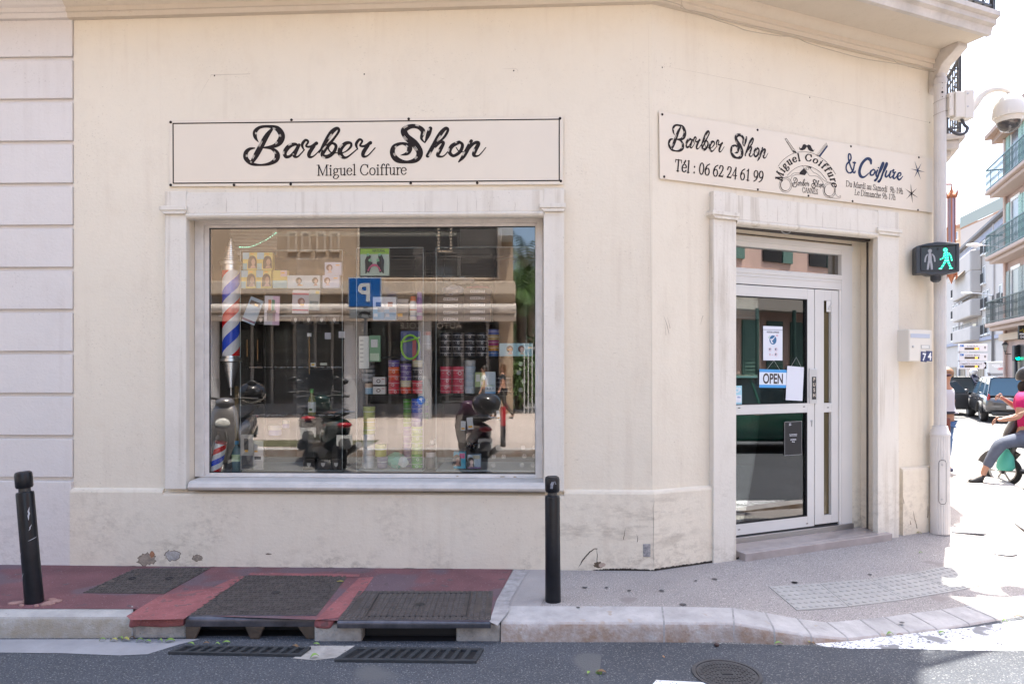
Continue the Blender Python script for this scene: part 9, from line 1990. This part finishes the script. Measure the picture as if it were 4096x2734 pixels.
# ================================================================ PEOPLE ON THE RIGHT
# woman standing behind the pole
wp = G(3800, 1884, 0); wy = wp.y; wq = lambda x, y, dy=0: tuple(Wp(x-17, y, wy+dy))
ws = wy/F
wpts = [(*wq(3798, 1660), .13), (*wq(3797, 1618), .115), (*wq(3799, 1572), (.14, .10)), (*wq(3800, 1538), .05), (*wq(3805, 1516), .045), (*wq(3805, 1499, -.02), (.072, .082)), (*wq(3803, 1488, -.01), (.06, .065)),
        (*wq(3788, 1690), .085), (*wq(3790, 1775), .055), (*wq(3789, 1860), .04), (*wq(3806, 1683), .09), (*wq(3804, 1775), .06), (*wq(3800, 1862), .04), (*wq(3822, 1876, -.03), .032),
        (*wq(3822, 1560), .045), (*wq(3826, 1610), .036), (*wq(3826, 1675, -.05), .028), (*wq(3829, 1700, -.08), .028), (*wq(3776, 1560), .045), (*wq(3772, 1620), .036), (*wq(3790, 1680, -.15), .028), (*wq(3806, 1696, -.18), .03)]
wE = chain_e(0, 1, 2, 3, 4, 5, 6)+[(0, 7), (7, 8), (8, 9), (0, 10), (10, 11), (11, 12), (12, 13), (2, 14), (14, 15), (15, 16), (16, 17), (2, 18), (18, 19), (19, 20), (20, 21)]
M_WTOP = mat('white_knit', (.50, .48, .50), .85, bump=.3, bs=200); M_JEAN = mat('denim', (.07, .14, .28), .85, var=.3, vs=12, bump=.2, bs=200)
wo_ = tag(skin('person', wpts, wE, M_SKIN2), 'person in white top and blue jeans half hidden behind the pole', 'person')
gw_ = lambda i, g: (*wpts[i][:3], tuple(x+g for x in (wpts[i][3] if isinstance(wpts[i][3], tuple) else (wpts[i][3],)*2)))
skin('shirt', [gw_(1, .014), gw_(2, .014), (*wq(3800, 1552), .08), (*wq(3798, 1645), .125), gw_(14, .01), (*wq(3824, 1580), .046), gw_(18, .01), (*wq(3774, 1585), .046)], [(0, 1), (1, 2), (0, 3), (1, 4), (4, 5), (1, 6), (6, 7)], M_WTOP, wo_)
skin('trousers', [gw_(0, .018), gw_(7, .014), gw_(8, .018), (*wq(3789, 1850), .052), gw_(10, .014), gw_(11, .02), (*wq(3801, 1850), .055)], [(0, 1), (1, 2), (2, 3), (0, 4), (4, 5), (5, 6)], M_JEAN, wo_)
k = MB(); c = Vector(wq(3798, 1648)); k.tube([c+Vector((.158*cos(a), .135*sin(a), 0)) for a in [i*pi/12 for i in range(25)]], [(.022, .006)]*25, 6, up=(0, 0, 1)); k.build('belt', mat('belt_navy', (.015, .015, .03), .5), wo_)
skin('shoe', [(*wq(3800, 1874), .045), (*wq(3832, 1881, -.05), .035)], [(0, 1)], mat('shoe_navy', (.03, .035, .08), .4), wo_)
k = MB(); k.ell(wq(3802, 1491, .025), (.105, .11, .095), 16, 10); k.ell(wq(3796, 1508, .06), (.085, .07, .10), 14, 10); k.build('hair', M_HAIRB, wo_, smooth=True)
k = MB(); k.ell(wq(3809, 1500, -.085), (.06, .02, .024), 12, 8); k.build('sunglasses', mat('lens_dark', (.05, .015, .02), .1), wo_, smooth=True)
k = MB(); c = Vector(wq(3798, 1665, -.2)); k.box(c.x-.02, c.x+.09, c.y, c.y+.08, c.z-.28, c.z-.02); tag(k.build('handbag', mat('bag_brown', (.16, .05, .035), .4), None, bevel=.02), 'brown handbag hanging in front of the person in jeans', 'bag')
# rider on the scooter
RYd = 9.9
fwp = G(4012, 1945, ROADZ); hd_ = radians(135)
hv = Vector((cos(hd_), sin(hd_), 0)); org = fwp-hv*.66
M_GSC = mat('paint_graphite', (.075, .07, .072), .3, .3, coat=.5)
rsc = scooter('graphite scooter with red trim line under the rider in pink', M_GSC, Matrix.Translation((org.x, org.y, ROADZ)) @ Matrix.Rotation(hd_, 4, 'Z'), stripe=mat('trim_red', (.45, .02, .03), .3), box=False, df=.16, dr=.3)
bagp = Wp(4022, 1838, 9.72); k = MB(); random.seed(3); k.tube([(bagp.x, bagp.y, bagp.z-.15), (bagp.x, bagp.y, bagp.z-.1), (bagp.x+.01, bagp.y, bagp.z+.05), (bagp.x, bagp.y, bagp.z+.15)], [(.085, .09), (.11, .11), (.10, .09), (.05, .03)], 14); k.v = [v+Vector((random.uniform(-1, 1), random.uniform(-1, 1), random.uniform(-1, 1)))*.008 for v in k.v]
tag(k.build('carrier_bag', mat('bag_teal', (.06, .36, .28), .5), smooth=True), 'teal carrier bag standing on the scooter footboard', 'bag')
C3 = lambda x, y, dy=0: tuple(Wp(3700+x/1.96, 1300+y/1.96, 9.75+dy))
R_ = [(*C3(838, 870, .02), .15), (*C3(835, 780, .02), .145), (*C3(815, 660, .02), (.17, .13)), (*C3(812, 560), (.16, .12)), (*C3(815, 500), .065), (*C3(812, 440), (.085, .10)), (*C3(812, 400), (.075, .085)),
      (*C3(775, 900, -.1), .105), (*C3(590, 930, -.18), .07), (*C3(468, 1130, -.14), .042), (*C3(455, 1175, -.12), .038), (*C3(360, 1215, -.14), .03),
      (*C3(870, 900, .25), .10), (*C3(650, 920, .3), .07), (*C3(610, 1080, .35), .045),
      (*C3(760, 575, -.19), .065), (*C3(738, 715, -.24), .050), (*C3(640, 735, -.24), .040), (*C3(595, 742, -.22), .026),
      (*C3(800, 575, .2), .06), (*C3(740, 660, .3), .046), (*C3(665, 610, .2), .036), (*C3(612, 575, .15), .026)]
E = chain_e(0, 1, 2, 3, 4, 5, 6)+[(0, 7)]+chain_e(7, 8, 9, 10, 11)+[(0, 12)]+chain_e(12, 13, 14)+[(3, 15)]+chain_e(15, 16, 17, 18)+[(3, 19)]+chain_e(19, 20, 21, 22)
# hands: palm and five fingers each, rooted at the wrist
def hand(pi_, palm, dirs):
    global R_, E
    b = len(R_); R_.append((*palm, (.036, .017))); E.append((pi_, b)); 
    return b
h1 = hand(18, C3(566, 745, -.22), None); h2 = hand(22, C3(590, 562, .13), None)
rider = tag(skin('person', R_, E, M_SKIN), 'person in a magenta T-shirt and helmet sitting on the scooter', 'person')
def fingers(base, fw, sd, parent, L_=.075):
    base, fw, sd = Vector(base), Vector(fw).normalized(), Vector(sd).normalized()
    for i in range(4):
        st = base+sd*(.027-.018*i)+fw*.012; l_ = L_*(.85, 1, .95, .75)[i]; dn = Vector((0, 0, -1))
        skin('finger', [(*st, .0088), (*(st+fw*l_*.5+dn*.006), .0082), (*(st+fw*l_*.75+dn*l_*.32), .0075), (*(st+fw*l_*.72+dn*l_*.6), .0065)], chain_e(0, 1, 2, 3), M_SKIN, parent, sub=1)
    st = base+sd*.03-fw*.02; skin('thumb', [(*st, .011), (*(st+sd*.02+fw*.025), .0095), (*(st+sd*.018+fw*.055+Vector((0, 0, -.01))), .008)], chain_e(0, 1, 2), M_SKIN, parent, sub=1)
fingers(C3(566, 745, -.22), (-1, .1, -.25), (0, -.2, 1), rider); fingers(C3(590, 562, .13), (-1, .1, .15), (0, -.3, 1), rider)
gr_ = lambda i, g: (*R_[i][:3], tuple(x+g for x in (R_[i][3] if isinstance(R_[i][3], tuple) else (R_[i][3],)*2)))
M_MAG = mat('magenta_cotton', (.42, .004, .10), .85, bump=1, bs=9); M_GRYP = mat('grey_blue_trousers', (.085, .10, .14), .85, var=.15, vs=9, bump=1, bs=8)
skin('shirt', [gr_(1, .02), gr_(2, .025), gr_(3, .02), (*C3(812, 525), .075), (*C3(838, 872, .02), .19), gr_(15, .018), (*C3(748, 665, -.22), .072), gr_(19, .018), (*C3(758, 640, .28), .066)], [(0, 1), (1, 2), (2, 3), (0, 4), (2, 5), (5, 6), (2, 7), (7, 8)], M_MAG, rider)
skin('trousers', [gr_(0, .02), gr_(7, .02), (*C3(690, 905, -.15), .10), gr_(8, .022), (*C3(525, 1030, -.16), .072), (*C3(480, 1120, -.14), .062), gr_(12, .02), gr_(13, .02), (*C3(625, 1050, .33), .06)], [(0, 1), (1, 2), (2, 3), (3, 4), (4, 5), (0, 6), (6, 7), (7, 8)], M_GRYP, rider)
skin('shoe', [(*C3(462, 1208, -.12), (.05, .055)), (*C3(425, 1203, -.13), (.052, .058)), (*C3(375, 1218, -.14), (.048, .040)), (*C3(340, 1224, -.14), (.04, .028)), (*C3(462, 1176, -.12), .05)], [(0, 1), (1, 2), (2, 3), (0, 4)], mat('trainer_black', (.018, .018, .018), .6, bump=.4, bs=60), rider)
k = MB(); P = [Vector(C3(x_, y_, -.13)) for x_, y_ in ((480, 1238), (410, 1236), (330, 1232))]; k.tube(P, [(.014, .045), (.016, .048), (.012, .032)], 10, up=(0, 0, 1)); k.build('shoe_sole', mat('sole', (.06, .06, .06), .7), rider, smooth=True)
k = MB(); hc = Vector(C3(815, 405)); k.ell(hc, (.155, .165, .155), 24, 14); k.v = [Vector((v.x, v.y, max(v.z, hc.z-.05))) for v in k.v]; k.build('helmet', mat('helmet_black', (.012, .012, .018), .3), rider, smooth=True)
k = MB(); k.ell((hc.x-.11, hc.y-.03, hc.z-.14), (.06, .07, .085), 14, 10); k.build('beard', mat('beard', (.02, .014, .011), .9, bump=.5, bs=150), rider, smooth=True)
k = MB(); k.tube([C3(690, 712, -.33), C3(735, 690, -.36), C3(800, 668, -.30)], [(.008, .002)]*3, 6); k.build('bag_strap', mat('strap_tan', (.45, .30, .2), .7), rider)
# police motorcyclist between the cars
mp = G(3892, 1600, ROADZ); mp = Wp(3895, 1473, 31); mp.z = ROADZ
scooter('dark motorcycle under the rider in a white helmet', mat('paint_black', (.012, .012, .014), .15, coat=.9), Matrix.Translation((mp.x+.3, mp.y, ROADZ)) @ Matrix.Rotation(SDIR-2.2, 4, 'Z') @ Matrix.Scale(1.1, 4), box=False, cat='motorcycle', screen=True)
P = [(0, 0, .85, .14), (0, 0, 1.1, .13), (0, 0, 1.32, (.18, .12)), (0, 0, 1.46, .06), (0, 0, 1.56, .085), (0, 0, 1.64, .07), (-.12, -.1, .82, .09), (-.2, -.45, .72, .065), (-.2, -.4, .3, .05), (.12, -.1, .82, .09), (.2, -.45, .72, .065), (.2, -.4, .3, .05), (-.2, -.02, 1.38, .06), (-.3, -.2, 1.12, .045), (-.25, -.5, 1.05, .035), (.2, -.02, 1.38, .06), (.3, -.2, 1.12, .045), (.25, -.5, 1.05, .035)]
po_ = tag(skin('person', P, chain_e(0, 1, 2, 3, 4, 5)+[(0, 6), (6, 7), (7, 8), (0, 9), (9, 10), (10, 11), (2, 12), (12, 13), (13, 14), (2, 15), (15, 16), (16, 17)], mat('uniform_navy', (.02, .025, .06), .8)), 'person in navy uniform and white helmet on a dark motorcycle', 'person'); po_.location = mp; po_.rotation_euler = (0, 0, .5)
k = MB(); k.ell((0, 0, 1.60), (.15, .17, .15), 18, 12); k.build('helmet', mat('helmet_white', (.7, .68, .66), .25), po_, smooth=True); k = MB(); k.lathe([(.19, 1.22), (.20, 1.34)], seg=20, caps=False, M=Matrix.Diagonal((1, .75, 1, 1))); k.build('reflective_band', mat('band_pale', (.4, .45, .55), .5), po_)
